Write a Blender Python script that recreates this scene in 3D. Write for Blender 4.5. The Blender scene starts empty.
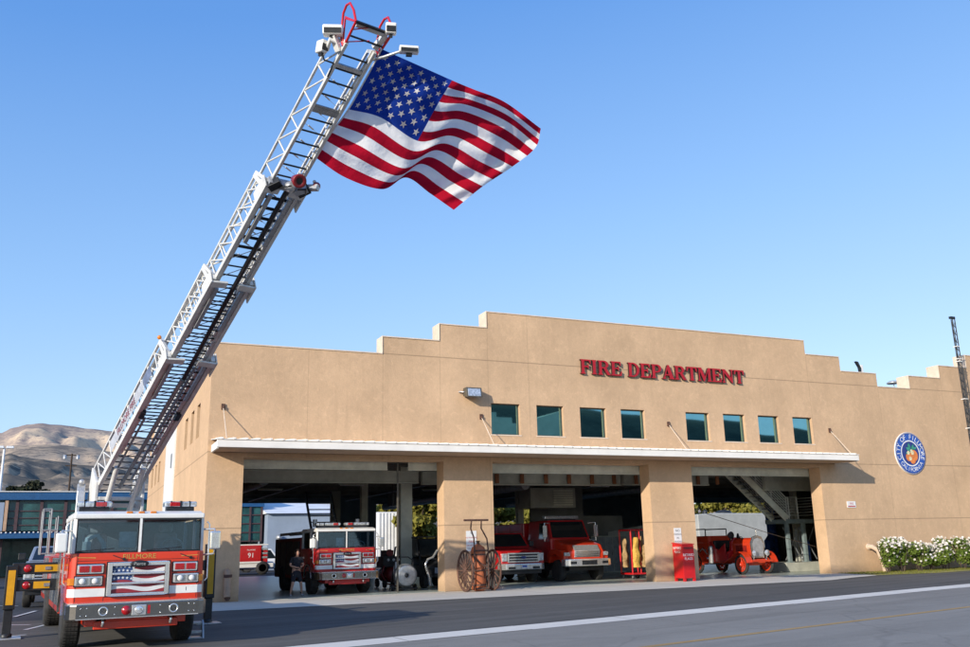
import bpy, bmesh, math, random
from mathutils import Matrix, Vector
random.seed(7)
R = math.radians
scn = bpy.context.scene
COL = scn.collection
PI = math.pi

# ------------------------------------------------------------------ camera model
F_PX, CAMH = 891.509, 1.75
def _rot(ax, a):
    return Matrix.Rotation(a, 3, ax)
def cam_matrix():
    y, p, r = R(24.47748), R(13.96305), R(-1.40344)
    Mz = Matrix(((1, 0, 0), (0, 0, -1), (0, 1, 0))) @ Matrix(((math.cos(y), -math.sin(y), 0), (math.sin(y), math.cos(y), 0), (0, 0, 1)))
    Rx = Matrix(((1, 0, 0), (0, math.cos(p), math.sin(p)), (0, -math.sin(p), math.cos(p))))
    Rr = Matrix(((math.cos(r), -math.sin(r), 0), (math.sin(r), math.cos(r), 0), (0, 0, 1)))
    return Rr @ Rx @ Mz
CM = cam_matrix()
C0 = Vector((0, 0, CAMH))
def ray(x, y):
    return CM.transposed() @ Vector((x - 485, y - 323.5, F_PX))
def G(x, y, z=0.0):
    d = ray(x, y); return C0 + d * ((z - CAMH) / d.z)
def P(x, y, Y):
    d = ray(x, y); return C0 + d * (Y / d.y)
def PX(x, y, X):
    d = ray(x, y); return C0 + d * (X / d.x)
def PD(x, y, depth):
    d = ray(x, y); return C0 + d * (depth / F_PX)
def proj(p):
    c = CM @ (Vector(p) - C0); return (c.x / c.z * F_PX + 485, c.y / c.z * F_PX + 323.5, c.z)

# ------------------------------------------------------------------ materials
def nodes(name):
    m = bpy.data.materials.new(name); m.use_nodes = True
    nt = m.node_tree; nt.nodes.clear()
    return m, nt, nt.nodes, nt.links
def pmat(name, col, rough=0.5, metal=0.0, var=0.12, scale=3.0, bump=0.0, bscale=60.0, coat=0.0, col2=None, stretch=(1, 1, 1), dirt=0.0, spec=0.5):
    m, nt, N, L = nodes(name)
    out = N.new('ShaderNodeOutputMaterial'); b = N.new('ShaderNodeBsdfPrincipled')
    L.new(b.outputs[0], out.inputs[0])
    tc = N.new('ShaderNodeTexCoord'); mp = N.new('ShaderNodeMapping'); mp.inputs['Scale'].default_value = stretch
    L.new(tc.outputs['Object'], mp.inputs[0])
    nz = N.new('ShaderNodeTexNoise'); nz.inputs['Scale'].default_value = scale; nz.inputs['Detail'].default_value = 6; nz.inputs['Roughness'].default_value = .6
    L.new(mp.outputs[0], nz.inputs[0])
    rp = N.new('ShaderNodeValToRGB')
    c2 = col2 if col2 else tuple(max(0, c * (1 - var * 2.2)) for c in col)
    c1 = tuple(min(1, c * (1 + var)) for c in col)
    rp.color_ramp.elements[0].position = .3; rp.color_ramp.elements[0].color = (*c2, 1)
    rp.color_ramp.elements[1].position = .7; rp.color_ramp.elements[1].color = (*c1, 1)
    L.new(nz.outputs[0], rp.inputs[0])
    csock = rp.outputs[0]
    if dirt > 0:
        n2 = N.new('ShaderNodeTexNoise'); n2.inputs['Scale'].default_value = 1.7; n2.inputs['Detail'].default_value = 8
        L.new(tc.outputs['Object'], n2.inputs[0])
        mr = N.new('ShaderNodeMapRange'); mr.inputs[1].default_value = .5; mr.inputs[2].default_value = .75; mr.inputs[4].default_value = dirt
        L.new(n2.outputs[0], mr.inputs[0])
        mx = N.new('ShaderNodeMixRGB'); mx.inputs[2].default_value = (.09, .07, .05, 1)
        L.new(mr.outputs[0], mx.inputs[0]); L.new(csock, mx.inputs[1]); csock = mx.outputs[0]
    L.new(csock, b.inputs['Base Color'])
    b.inputs['Roughness'].default_value = rough; b.inputs['Metallic'].default_value = metal
    b.inputs['Coat Weight'].default_value = coat; b.inputs['Coat Roughness'].default_value = .06
    b.inputs['Specular IOR Level'].default_value = spec
    if bump > 0:
        n3 = N.new('ShaderNodeTexNoise'); n3.inputs['Scale'].default_value = bscale; n3.inputs['Detail'].default_value = 4
        L.new(tc.outputs['Object'], n3.inputs[0])
        bp = N.new('ShaderNodeBump'); bp.inputs['Strength'].default_value = bump; bp.inputs['Distance'].default_value = .02
        L.new(n3.outputs[0], bp.inputs['Height']); L.new(bp.outputs[0], b.inputs['Normal'])
    return m
def math_node(N, L, op, a, b=None, c=None):
    n = N.new('ShaderNodeMath'); n.operation = op
    for i, v in enumerate((a, b, c)):
        if v is None: continue
        if isinstance(v, (int, float)): n.inputs[i].default_value = v
        else: L.new(v, n.inputs[i])
    return n.outputs[0]
def mix(N, L, fac, a, b, mode='MIX'):
    n = N.new('ShaderNodeMixRGB'); n.blend_type = mode
    for i, v in enumerate((fac, a, b)):
        if isinstance(v, (int, float)): n.inputs[i].default_value = v
        elif isinstance(v, tuple): n.inputs[i].default_value = (*v, 1)
        else: L.new(v, n.inputs[i])
    return n.outputs[0]
def noise(N, L, vec, scale, detail=5, rough=.55, sc=None):
    if sc:
        mp = N.new('ShaderNodeMapping'); mp.inputs['Scale'].default_value = sc; L.new(vec, mp.inputs[0]); vec = mp.outputs[0]
    n = N.new('ShaderNodeTexNoise'); n.inputs['Scale'].default_value = scale; n.inputs['Detail'].default_value = detail; n.inputs['Roughness'].default_value = rough
    L.new(vec, n.inputs[0]); return n.outputs[0]
def ramp(N, L, v, a, b, lo=0., hi=1.):
    n = N.new('ShaderNodeMapRange'); L.new(v, n.inputs[0])
    n.inputs[1].default_value = a; n.inputs[2].default_value = b; n.inputs[3].default_value = lo; n.inputs[4].default_value = hi
    return n.outputs[0]

def stucco(name, col, joints=(), vjoints=(), topz=9.4):
    m, nt, N, L = nodes(name)
    out = N.new('ShaderNodeOutputMaterial'); b = N.new('ShaderNodeBsdfPrincipled'); L.new(b.outputs[0], out.inputs[0])
    geo = N.new('ShaderNodeNewGeometry'); pos = geo.outputs['Position']
    sep = N.new('ShaderNodeSeparateXYZ'); L.new(pos, sep.inputs[0])
    n1 = noise(N, L, pos, .55, 6, .6)
    n2 = noise(N, L, pos, 5.0, 6, .65)
    n3 = noise(N, L, pos, 2.2, 5, .6, (1, 1, .10))      # rain streaks run down the wall
    c = mix(N, L, ramp(N, L, n1, .3, .7), tuple(x * .86 for x in col), tuple(min(1, x * 1.1) for x in col))
    c = mix(N, L, ramp(N, L, n2, .35, .7, 0, .28), c, tuple(x * .72 for x in col))
    c = mix(N, L, ramp(N, L, n3, .48, .74, 0, .22), c, tuple(x * .70 for x in col))
    n5 = noise(N, L, pos, 7.0, 5, .65, (1, 1, .045)); drip = ramp(N, L, noise(N, L, pos, .8, 3, .5, (1, 1, .3)), .4, .65)
    c = mix(N, L, math_node(N, L, 'MULTIPLY', ramp(N, L, n5, .52, .72, 0, .20), drip), c, tuple(x * .60 for x in col))
    nd = N.new('ShaderNodeTexNoise'); nd.inputs['Scale'].default_value = 2.6; nd.inputs['Detail'].default_value = 7; nd.inputs['Roughness'].default_value = .72; nd.inputs['Distortion'].default_value = 1.6; L.new(pos, nd.inputs[0])
    c = mix(N, L, ramp(N, L, nd.outputs[0], .54, .70, 0, .42), c, tuple(min(1, x * 1.30) for x in col)); c = mix(N, L, ramp(N, L, nd.outputs[0], .46, .32, 0, .30), c, tuple(x * .74 for x in col))
    n6 = noise(N, L, pos, 16, 4, .7)
    c = mix(N, L, ramp(N, L, n6, .35, .68, 0, .22), c, tuple(x * .62 for x in col))
    n4 = noise(N, L, pos, .33, 3, .5)
    c = mix(N, L, ramp(N, L, n4, .58, .72, 0, .25), c, tuple(min(1, x * 1.28) for x in col))
    # grime close to the ground
    c = mix(N, L, ramp(N, L, math_node(N, L, 'ADD', sep.outputs[2], math_node(N, L, 'MULTIPLY', n2, .5)), .75, .25, 0, .35), c, (.12, .09, .06))
    for z in joints:
        d = math_node(N, L, 'ABSOLUTE', math_node(N, L, 'SUBTRACT', sep.outputs[2], z))
        c = mix(N, L, ramp(N, L, d, .014, .03, .55, 0), c, tuple(x * .35 for x in col))
    for x in vjoints:
        d = math_node(N, L, 'ABSOLUTE', math_node(N, L, 'SUBTRACT', sep.outputs[0], x))
        c = mix(N, L, ramp(N, L, d, .010, .025, .28, 0), c, tuple(q * .45 for q in col))
    L.new(c, b.inputs['Base Color']); b.inputs['Roughness'].default_value = .92; b.inputs['Specular IOR Level'].default_value = .2
    nb = noise(N, L, pos, 38, 5, .7); nb2 = noise(N, L, pos, 3.5, 4, .6)
    h = math_node(N, L, 'ADD', nb, math_node(N, L, 'MULTIPLY', nb2, 2.0))
    bp = N.new('ShaderNodeBump'); bp.inputs['Strength'].default_value = .35; bp.inputs['Distance'].default_value = .02
    L.new(h, bp.inputs['Height']); L.new(bp.outputs[0], b.inputs['Normal'])
    return m
def paving(name, col, col2, crack=0.0, speck=.3, patch=.5, rough=.9, streak=None):
    m, nt, N, L = nodes(name)
    out = N.new('ShaderNodeOutputMaterial'); b = N.new('ShaderNodeBsdfPrincipled'); L.new(b.outputs[0], out.inputs[0])
    geo = N.new('ShaderNodeNewGeometry'); pos = geo.outputs['Position']
    n1 = noise(N, L, pos, .28, 6, .62); n2 = noise(N, L, pos, 2.6, 6, .7); n3 = noise(N, L, pos, 55, 3, .7)
    c = mix(N, L, ramp(N, L, n1, .32, .68), col, col2)
    c = mix(N, L, ramp(N, L, n2, .3, .75, 0, patch), c, tuple(x * .62 for x in col))
    c = mix(N, L, ramp(N, L, n3, .3, .7, 0, speck), c, tuple(min(1, x * 1.9) for x in col2))
    if streak:
        mpr = N.new('ShaderNodeMapping'); mpr.vector_type = 'TEXTURE'; mpr.inputs['Rotation'].default_value = (0, 0, math.atan(.222)); L.new(pos, mpr.inputs[0])
        n5 = noise(N, L, mpr.outputs[0], 1.0, 6, .62, streak)
        c = mix(N, L, ramp(N, L, n5, .47, .72, 0, .60), c, tuple(min(1, x * 1.55 + .01) for x in col2))
        n8 = noise(N, L, mpr.outputs[0], 1.7, 5, .6, (streak[0] * .6, streak[1], 1))
        c = mix(N, L, ramp(N, L, n8, .54, .70, 0, .50), c, tuple(x * .55 for x in col))
        n9 = noise(N, L, pos, 9, 5, .75)
        c = mix(N, L, ramp(N, L, n9, .52, .70, 0, .45), c, tuple(min(1, x * 1.5) for x in col2))
    if crack > 0:
        v = N.new('ShaderNodeTexVoronoi'); v.feature = 'DISTANCE_TO_EDGE'; v.inputs['Scale'].default_value = .35
        wob = N.new('ShaderNodeMixRGB'); wob.inputs[0].default_value = .25; L.new(pos, wob.inputs[1])
        nn = N.new('ShaderNodeTexNoise'); nn.inputs['Scale'].default_value = 1.2; L.new(pos, nn.inputs[0]); L.new(nn.outputs[1], wob.inputs[2])
        L.new(wob.outputs[0], v.inputs[0])
        c = mix(N, L, ramp(N, L, v.outputs[0], .004, .012, crack, 0), c, tuple(x * .25 for x in col))
    st_ = noise(N, L, pos, .9, 5, .7); c = mix(N, L, ramp(N, L, st_, .62, .72, 0, .45), c, tuple(x * .5 for x in col))
    st2 = noise(N, L, pos, 3.1, 4, .6); c = mix(N, L, ramp(N, L, st2, .66, .74, 0, .35), c, tuple(min(1, x * 1.5) for x in col2))
    L.new(c, b.inputs['Base Color']); b.inputs['Roughness'].default_value = rough; b.inputs['Specular IOR Level'].default_value = .25
    bp = N.new('ShaderNodeBump'); bp.inputs['Strength'].default_value = .3; bp.inputs['Distance'].default_value = .01
    L.new(n3, bp.inputs['Height']); L.new(bp.outputs[0], b.inputs['Normal'])
    return m
def glassmat(name, tint, refl=(1, 1, 1), gl=.25, rough=.02):
    """tinted pane: part mirror, part see-through"""
    m, nt, N, L = nodes(name)
    out = N.new('ShaderNodeOutputMaterial'); mx = N.new('ShaderNodeMixShader'); t = N.new('ShaderNodeBsdfTransparent'); g = N.new('ShaderNodeBsdfGlossy')
    tc = N.new('ShaderNodeTexCoord'); nz = noise(N, L, tc.outputs['Object'], 1.2, 2, .4)
    bp = N.new('ShaderNodeBump'); bp.inputs['Strength'].default_value = .02; L.new(nz, bp.inputs['Height']); L.new(bp.outputs[0], g.inputs['Normal'])
    t.inputs[0].default_value = (*tint, 1); g.inputs[0].default_value = (*refl, 1); g.inputs[1].default_value = rough
    fr = N.new('ShaderNodeFresnel'); fr.inputs[0].default_value = 1.5
    f = math_node(N, L, 'ADD', fr.outputs[0], gl)
    L.new(f, mx.inputs[0]); L.new(t.outputs[0], mx.inputs[1]); L.new(g.outputs[0], mx.inputs[2]); L.new(mx.outputs[0], out.inputs[0])
    return m
def cloth(name, col, trans=.35):
    m, nt, N, L = nodes(name)
    out = N.new('ShaderNodeOutputMaterial'); mx = N.new('ShaderNodeMixShader'); d = N.new('ShaderNodeBsdfDiffuse'); t = N.new('ShaderNodeBsdfTranslucent')
    tc = N.new('ShaderNodeTexCoord'); nz = noise(N, L, tc.outputs['Object'], 2.5, 4, .5)
    c = mix(N, L, ramp(N, L, nz, .3, .7), tuple(x * .86 for x in col), tuple(min(1, x * 1.06) for x in col))
    L.new(c, d.inputs[0]); L.new(c, t.inputs[0]); mx.inputs[0].default_value = trans
    L.new(d.outputs[0], mx.inputs[1]); L.new(t.outputs[0], mx.inputs[2]); L.new(mx.outputs[0], out.inputs[0])
    n3 = noise(N, L, tc.outputs['Object'], 7, 4, .6, (1, 1, 1))
    bp = N.new('ShaderNodeBump'); bp.inputs['Strength'].default_value = .5; bp.inputs['Distance'].default_value = .06; L.new(n3, bp.inputs['Height']); L.new(bp.outputs[0], d.inputs['Normal'])
    return m
def leafmat(name, c1, c2, trans=.3):
    m, nt, N, L = nodes(name)
    out = N.new('ShaderNodeOutputMaterial'); mx = N.new('ShaderNodeMixShader'); d = N.new('ShaderNodeBsdfDiffuse'); t = N.new('ShaderNodeBsdfTranslucent')
    geo = N.new('ShaderNodeNewGeometry')
    nz = noise(N, L, geo.outputs['Position'], 1.6, 3, .6)
    f = math_node(N, L, 'ADD', ramp(N, L, nz, .3, .7, 0, .6), math_node(N, L, 'MULTIPLY', geo.outputs['Random Per Island'], .4))
    c = mix(N, L, f, c1, c2)
    L.new(c, d.inputs[0]); L.new(c, t.inputs[0]); mx.inputs[0].default_value = trans
    L.new(d.outputs[0], mx.inputs[1]); L.new(t.outputs[0], mx.inputs[2]); L.new(mx.outputs[0], out.inputs[0])
    return m

M = {}
WALL = (.655, .440, .268)
M['stucco'] = stucco('stucco', WALL, joints=(9.46, 5.33, 2.57), vjoints=(7.9, 10.95, 13.45, 15.65, 17.6, 33.65, 38.47, 43.3))
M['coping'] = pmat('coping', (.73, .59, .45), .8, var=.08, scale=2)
M['white'] = pmat('white_paint', (.82, .80, .76), .4, var=.04, scale=4, coat=.2)
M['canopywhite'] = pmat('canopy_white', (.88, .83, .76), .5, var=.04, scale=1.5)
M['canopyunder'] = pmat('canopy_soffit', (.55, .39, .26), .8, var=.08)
M['ladderwhite'] = pmat('ladder_white', (.69, .68, .65), .42, var=.08, scale=6, dirt=.14)
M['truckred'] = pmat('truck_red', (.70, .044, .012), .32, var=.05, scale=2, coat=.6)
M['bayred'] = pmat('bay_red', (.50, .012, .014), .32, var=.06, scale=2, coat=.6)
M['antred'] = pmat('antique_red', (.62, .045, .012), .36, var=.08, scale=4, coat=.4)
M['boxred'] = pmat('box_red', (.56, .008, .012), .35, var=.06, scale=3, coat=.3)
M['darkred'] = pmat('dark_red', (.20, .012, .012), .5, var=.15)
M['chrome'] = pmat('chrome', (.83, .82, .80), .15, metal=.74, var=.06, scale=6)
M['steel'] = pmat('brushed_steel', (.47, .46, .44), .26, metal=.85, var=.12, scale=9, bump=.05)
M['alum'] = pmat('aluminium', (.50, .51, .52), .42, metal=.5, var=.12, scale=7)
M['black'] = pmat('black_paint', (.018, .018, .02), .42, var=.3, scale=5)
M['blackmetal'] = pmat('black_metal', (.03, .032, .036), .45, var=.3, scale=5, metal=.3)
M['rubber'] = pmat('rubber', (.032, .031, .030), .85, var=.25, scale=7, bump=.2, bscale=40, dirt=.35)
M['yellow'] = pmat('reflective_yellow', (.72, .36, .01), .4, var=.06, scale=8)
M['amber'] = pmat('amber_lens', (.75, .22, .01), .2, var=.1, coat=.5)
M['redlens'] = pmat('red_lens', (.42, .008, .012), .15, var=.15, scale=20, coat=1)
M['clearlens'] = pmat('clear_lens', (.66, .68, .70), .12, metal=.45, var=.25, scale=14, coat=1)
M['bumpermetal'] = pmat('bumper_metal', (.37, .355, .33), .15, metal=1, var=.08, scale=2)
M['gold'] = pmat('gold_leaf', (.75, .45, .10), .35, metal=.4, var=.08)
M['signred'] = pmat('sign_red', (.46, .010, .018), .4, var=.08, scale=3)
M['signside'] = pmat('sign_return', (.04, .012, .012), .6, var=.2)
M['greygreen'] = pmat('bay_grey', (.72, .72, .60), .7, var=.10, scale=1.6, dirt=.15)
M['bayd'] = pmat('bay_dark_grey', (.46, .46, .39), .7, var=.12, scale=1.6)
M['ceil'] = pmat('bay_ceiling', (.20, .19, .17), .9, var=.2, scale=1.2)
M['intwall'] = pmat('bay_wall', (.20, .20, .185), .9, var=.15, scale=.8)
M['brown'] = pmat('brown_bracket', (.26, .09, .03), .6, var=.15)
M['galv'] = pmat('galvanised', (.30, .315, .32), .5, metal=.35, var=.15, scale=5)
M['tealgrey'] = pmat('teal_grey_paint', (.20, .25, .25), .55, var=.12, scale=4)
M['rust'] = pmat('rusty_iron', (.13, .065, .045), .85, var=.3, scale=14, bump=.3, bscale=70)
M['terra'] = pmat('terracotta_tank', (.50, .14, .055), .65, var=.14, scale=5, dirt=.2)
M['signwhite'] = pmat('sign_white', (.80, .79, .77), .5, var=.05)
M['ink'] = pmat('ink_black', (.03, .03, .035), .6, var=.1)
M['inkred'] = pmat('ink_red', (.50, .03, .03), .6, var=.1)
M['whiteletter'] = pmat('white_lettering', (.85, .84, .82), .5, var=.03)
M['skin'] = pmat('skin', (.46, .25, .17), .55, var=.08, scale=12)
M['hair'] = pmat('dark_hair', (.035, .022, .015), .7, var=.3, scale=30)
M['navy'] = pmat('navy_cloth', (.012, .013, .02), .9, var=.25, scale=12)
M['shoe'] = pmat('grey_shoe', (.30, .30, .30), .8, var=.2, scale=14)
M['seat'] = pmat('grey_seat', (.34, .40, .44), .8, var=.2, scale=6)
M['cabin'] = pmat('cab_interior', (.13, .16, .19), .85, var=.2, scale=3)
M['paper'] = pmat('pale_vinyl', (.62, .70, .72), .6, var=.12, scale=8)
M['blue'] = pmat('seal_blue', (.03, .10, .42), .5, var=.08)
M['sealnavy'] = pmat('seal_navy', (.03, .05, .22), .5, var=.1)
M['sealgreen'] = pmat('seal_green', (.06, .38, .26), .5, var=.35, scale=7)
M['sealorange'] = pmat('seal_orange', (.82, .25, .06), .5, var=.15, scale=8)
M['sealcream'] = pmat('seal_cream', (.85, .75, .45), .5, var=.15)
M['fasciablue'] = pmat('fascia_blue', (.014, .085, .22), .5, var=.1)
M['teal'] = pmat('teal_panel', (.028, .10, .10), .35, var=.25, scale=1.2, coat=.2)
M['beige'] = pmat('beige_pipe', (.62, .47, .35), .8, var=.1)
M['nozzlered'] = pmat('nozzle_red', (.24, .010, .014), .4, var=.15, coat=.3)
M['maroon'] = pmat('maroon_mullion', (.075, .04, .045), .6, var=.15)
M['bluegrey'] = pmat('bluegrey_wall', (.27, .33, .42), .85, var=.06, scale=.6)
M['palewall'] = pmat('pale_wall', (.88, .88, .62), .9, var=.08, scale=.5)
M['palegrey'] = pmat('pale_grey_box', (.42, .42, .39), .6, var=.08, scale=.9, dirt=.06)
M['whitebox'] = pmat('white_container', (.80, .80, .80), .6, var=.05, scale=1)
M['bluetarp'] = pmat('blue_tarp', (.03, .10, .40), .6, var=.25, scale=5)
M['hoseyel'] = pmat('yellow_hose', (.70, .42, .08), .8, var=.2, scale=14)
M['hosetan'] = pmat('tan_turnout', (.42, .27, .12), .9, var=.25, scale=9)
M['wood'] = pmat('pole_wood', (.075, .05, .035), .9, var=.25, scale=6)
M['bark'] = pmat('bark', (.10, .07, .05), .95, var=.3, scale=8, bump=.4, bscale=30)
M['silver'] = pmat('silver_car', (.36, .40, .45), .3, metal=.5, var=.05, coat=.5)
M['whitecar'] = pmat('white_car', (.78, .78, .78), .3, var=.03, coat=.5)
M['tan'] = pmat('tan_pipe', (.48, .31, .20), .8, var=.1)
M['leaf'] = leafmat('rose_leaf', (.06, .12, .02), (.27, .33, .07))
M['petal'] = leafmat('white_petal', (.80, .74, .66), (.90, .86, .82), .25)
M['treeleaf'] = leafmat('tree_leaf', (.12, .125, .02), (.40, .34, .08))
M['cedar'] = leafmat('cedar_leaf', (.022, .032, .020), (.085, .085, .055))
M['darkleaf'] = leafmat('dark_leaf', (.02, .035, .012), (.06, .08, .025))
M['grass'] = leafmat('grass_blade', (.10, .13, .022), (.30, .27, .07))
M['lawn'] = paving('lawn', (.17, .18, .045), (.33, .28, .10), speck=.5, patch=.5)
M['drive'] = paving('driveway_asphalt', (.074, .070, .062), (.108, .102, .092), speck=.30, patch=.35, streak=(.06, .9, 1), rough=.9)
M['road'] = paving('road_asphalt', (.175, .160, .138), (.225, .207, .180), crack=.15, speck=.55, patch=.3, streak=(.05, .5, 1))
M['lot'] = paving('lot_asphalt', (.035, .037, .042), (.06, .062, .07), crack=.3, speck=.35, patch=.4)
M['concrete'] = paving('apron_concrete', (.56, .49, .385), (.68, .61, .50), speck=.25, patch=.30)
M['gutter'] = paving('gutter_concrete', (.70, .63, .53), (.80, .73, .62), speck=.2, patch=.25)
M['floor'] = paving('bay_floor', (.38, .42, .36), (.48, .52, .45), speck=.15, patch=.3, rough=.28)
M['ypaint'] = paving('yellow_paint', (.33, .205, .085), (.38, .25, .11), speck=.5, patch=.7)
M['wpaint'] = paving('white_paint_line', (.50, .50, .50), (.66, .66, .66), speck=.4, patch=.6)
M['glass'] = glassmat('cab_glass', (.72, .80, .84), (.45, .58, .68), .05)
M['wglass'] = pmat('window_glass', (.23, .47, .50), .02, metal=1, var=.03, scale=2)
M['darkglass'] = pmat('dark_glass', (.012, .016, .018), .06, var=.1, coat=1)
M['frame'] = pmat('window_frame', (.05, .07, .06), .5, var=.1)
M['flagred'] = cloth('flag_red', (.44, .009, .028), .42)
M['flagwhite'] = cloth('flag_white', (.84, .83, .83), .42)
M['flagblue'] = cloth('flag_blue', (.014, .044, .28), .42)
M['bronze'] = pmat('bronze_housing', (.13, .115, .09), .5, var=.15, metal=.3)
M['railpaint'] = pmat('rail_paint', (.55, .56, .52), .5, var=.08)
M['boardgrey'] = pmat('board_grey', (.46, .48, .53), .5, var=.1)
M['boardblue'] = pmat('board_blue', (.16, .20, .32), .5, var=.2)
M['fred'] = pmat('decal_red', (.30, .03, .04), .4, var=.1)
M['fwhite'] = pmat('decal_white', (.72, .72, .72), .4, var=.05)
M['fblue'] = pmat('decal_blue', (.03, .07, .20), .4, var=.1)

# ------------------------------------------------------------------ mesh builder
class MB:
    def __init__(s): s.v = []; s.f = []; s.m = []; s.s = []
    def add(s, vs, fs, mi=0, sm=False):
        o = len(s.v); s.v += [tuple(v) for v in vs]
        for f in fs: s.f.append(tuple(i + o for i in f)); s.m.append(mi); s.s.append(sm)
        return s
    def bx(s, x0, x1, y0, y1, z0, z1, mi=0, mat=None):
        v = [(x, y, z) for z in (z0, z1) for y in (y0, y1) for x in (x0, x1)]
        if mat is not None: v = [mat @ Vector(p) for p in v]
        return s.add(v, [(0, 2, 3, 1), (4, 5, 7, 6), (0, 1, 5, 4), (2, 6, 7, 3), (0, 4, 6, 2), (1, 3, 7, 5)], mi)
    def box(s, c, d, mi=0, mat=None):
        return s.bx(c[0] - d[0] / 2, c[0] + d[0] / 2, c[1] - d[1] / 2, c[1] + d[1] / 2, c[2] - d[2] / 2, c[2] + d[2] / 2, mi, mat)
    def bar(s, p, q, a, b, up=(0, 0, 1), mi=0):
        """box beam from p to q, a wide sideways, b thick along up"""
        p = Vector(p); q = Vector(q); d = (q - p).normalized(); u = Vector(up)
        w = d.cross(u)
        if w.length < 1e-4: w = d.cross(Vector((1, 0, 0)))
        w.normalize(); u = w.cross(d)
        v = [e + w * (i * a / 2) + u * (j * b / 2) for e in (p, q) for i, j in ((-1, -1), (1, -1), (1, 1), (-1, 1))]
        return s.add(v, [(0, 3, 2, 1), (4, 5, 6, 7), (0, 1, 5, 4), (1, 2, 6, 5), (2, 3, 7, 6), (3, 0, 4, 7)], mi)
    def tube(s, pts, r, n=8, mi=0, closed=False):
        pts = [Vector(p) for p in pts]; k = len(pts)
        rs = r if isinstance(r, (list, tuple)) else [r] * k
        vs = []; prev = None
        for i, p in enumerate(pts):
            if closed: t = pts[(i + 1) % k] - pts[i - 1]
            else: t = pts[min(i + 1, k - 1)] - pts[max(i - 1, 0)]
            t.normalize()
            if prev is None:
                a = t.cross(Vector((0, 0, 1)))
                if a.length < .05: a = t.cross(Vector((1, 0, 0)))
            else: a = prev - t * prev.dot(t)
            a.normalize(); prev = a; b = t.cross(a)
            vs += [p + (a * math.cos(2 * PI * j / n) + b * math.sin(2 * PI * j / n)) * rs[i] for j in range(n)]
        fs = []
        for i in range(k if closed else k - 1):
            o, q = i * n, ((i + 1) % k) * n
            fs += [(o + j, o + (j + 1) % n, q + (j + 1) % n, q + j) for j in range(n)]
        s.add(vs, fs, mi, True)
        if not closed:
            s.add(vs[:n], [tuple(range(n))[::-1]], mi); s.add(vs[-n:], [tuple(range(n))], mi)
        return s
    def lathe(s, prof, c, axis='z', n=24, mi=0, sm=True, mat=None):
        """prof [(r, h)] about an axis through c"""
        vs = []
        for r, h in prof:
            for j in range(n):
                a = 2 * PI * j / n; x, y = r * math.cos(a), r * math.sin(a)
                p = {'z': (x, y, h), 'x': (h, x, y), 'y': (y, h, x)}[axis]
                p = Vector((p[0] + c[0], p[1] + c[1], p[2] + c[2]))
                vs.append(mat @ p if mat is not None else p)
        fs = []
        for i in range(len(prof) - 1):
            fs += [(i * n + j, i * n + (j + 1) % n, (i + 1) * n + (j + 1) % n, (i + 1) * n + j) for j in range(n)]
        s.add(vs, fs, mi, sm)
        if prof[0][0] > 1e-4: s.add(vs[:n], [tuple(range(n))[::-1]], mi)
        if prof[-1][0] > 1e-4: s.add(vs[-n:], [tuple(range(n))], mi)
        return s
    def prism(s, poly, axis, a, b, mi=0, mat=None):
        """poly in the two axes other than `axis` (x: y,z / y: x,z / z: x,y)"""
        def pt(p, c): return {'x': (c, p[0], p[1]), 'y': (p[0], c, p[1]), 'z': (p[0], p[1], c)}[axis]
        n = len(poly); vs = [pt(p, a) for p in poly] + [pt(p, b) for p in poly]
        if mat is not None: vs = [mat @ Vector(p) for p in vs]
        fs = [tuple(range(n))[::-1], tuple(range(n, 2 * n))] + [(i, (i + 1) % n, n + (i + 1) % n, n + i) for i in range(n)]
        return s.add(vs, fs, mi)
    def ball(s, c, r, n=12, mi=0, sc=(1, 1, 1)):
        vs = []; fs = []
        for i in range(n // 2 + 1):
            t = PI * i / (n // 2)
            for j in range(n):
                a = 2 * PI * j / n
                vs.append((c[0] + r * sc[0] * math.sin(t) * math.cos(a), c[1] + r * sc[1] * math.sin(t) * math.sin(a), c[2] + r * sc[2] * math.cos(t)))
        for i in range(n // 2):
            fs += [(i * n + j, (i + 1) * n + j, (i + 1) * n + (j + 1) % n, i * n + (j + 1) % n) for j in range(n)]
        return s.add(vs, fs, mi, True)
    def quad(s, *p, mi=0): return s.add(p, [tuple(range(len(p)))], mi)
    def build(s, name, mats, parent=None, bevel=0, seg=2, world=False, weld=False, ang=32):
        if isinstance(mats, str): mats = [mats]
        me = bpy.data.meshes.new(name)
        vs = s.v
        if world and parent is not None:
            p = parent
            while p.parent: p = p.parent
            inv = (Matrix.Translation(p.location) @ Matrix.Rotation(p.rotation_euler.z, 4, 'Z')).inverted()
            vs = [tuple(inv @ Vector(v)) for v in vs]
        me.from_pydata(vs, [], s.f)
        for m in mats: me.materials.append(M[m])
        me.polygons.foreach_set('material_index', s.m); me.polygons.foreach_set('use_smooth', s.s)
        bm = bmesh.new(); bm.from_mesh(me)
        if weld or bevel: bmesh.ops.remove_doubles(bm, verts=bm.verts, dist=1e-5)
        bmesh.ops.recalc_face_normals(bm, faces=bm.faces)
        if bevel:
            ed = [e for e in bm.edges if len(e.link_faces) == 2 and e.calc_face_angle(0) > R(ang) and e.calc_length() > bevel * 1.2]
            bmesh.ops.bevel(bm, geom=ed, offset=bevel, segments=seg, affect='EDGES', clamp_overlap=True, profile=.5)
        bm.to_mesh(me); bm.free(); me.update()
        o = bpy.data.objects.new(name, me); COL.objects.link(o)
        if parent is not None: o.parent = parent
        return o
def tag(o, label=None, cat=None, group=None, kind=None):
    if label: o['label'] = label
    if cat: o['category'] = cat
    if group: o['group'] = group
    if kind: o['kind'] = kind
    return o
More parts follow.
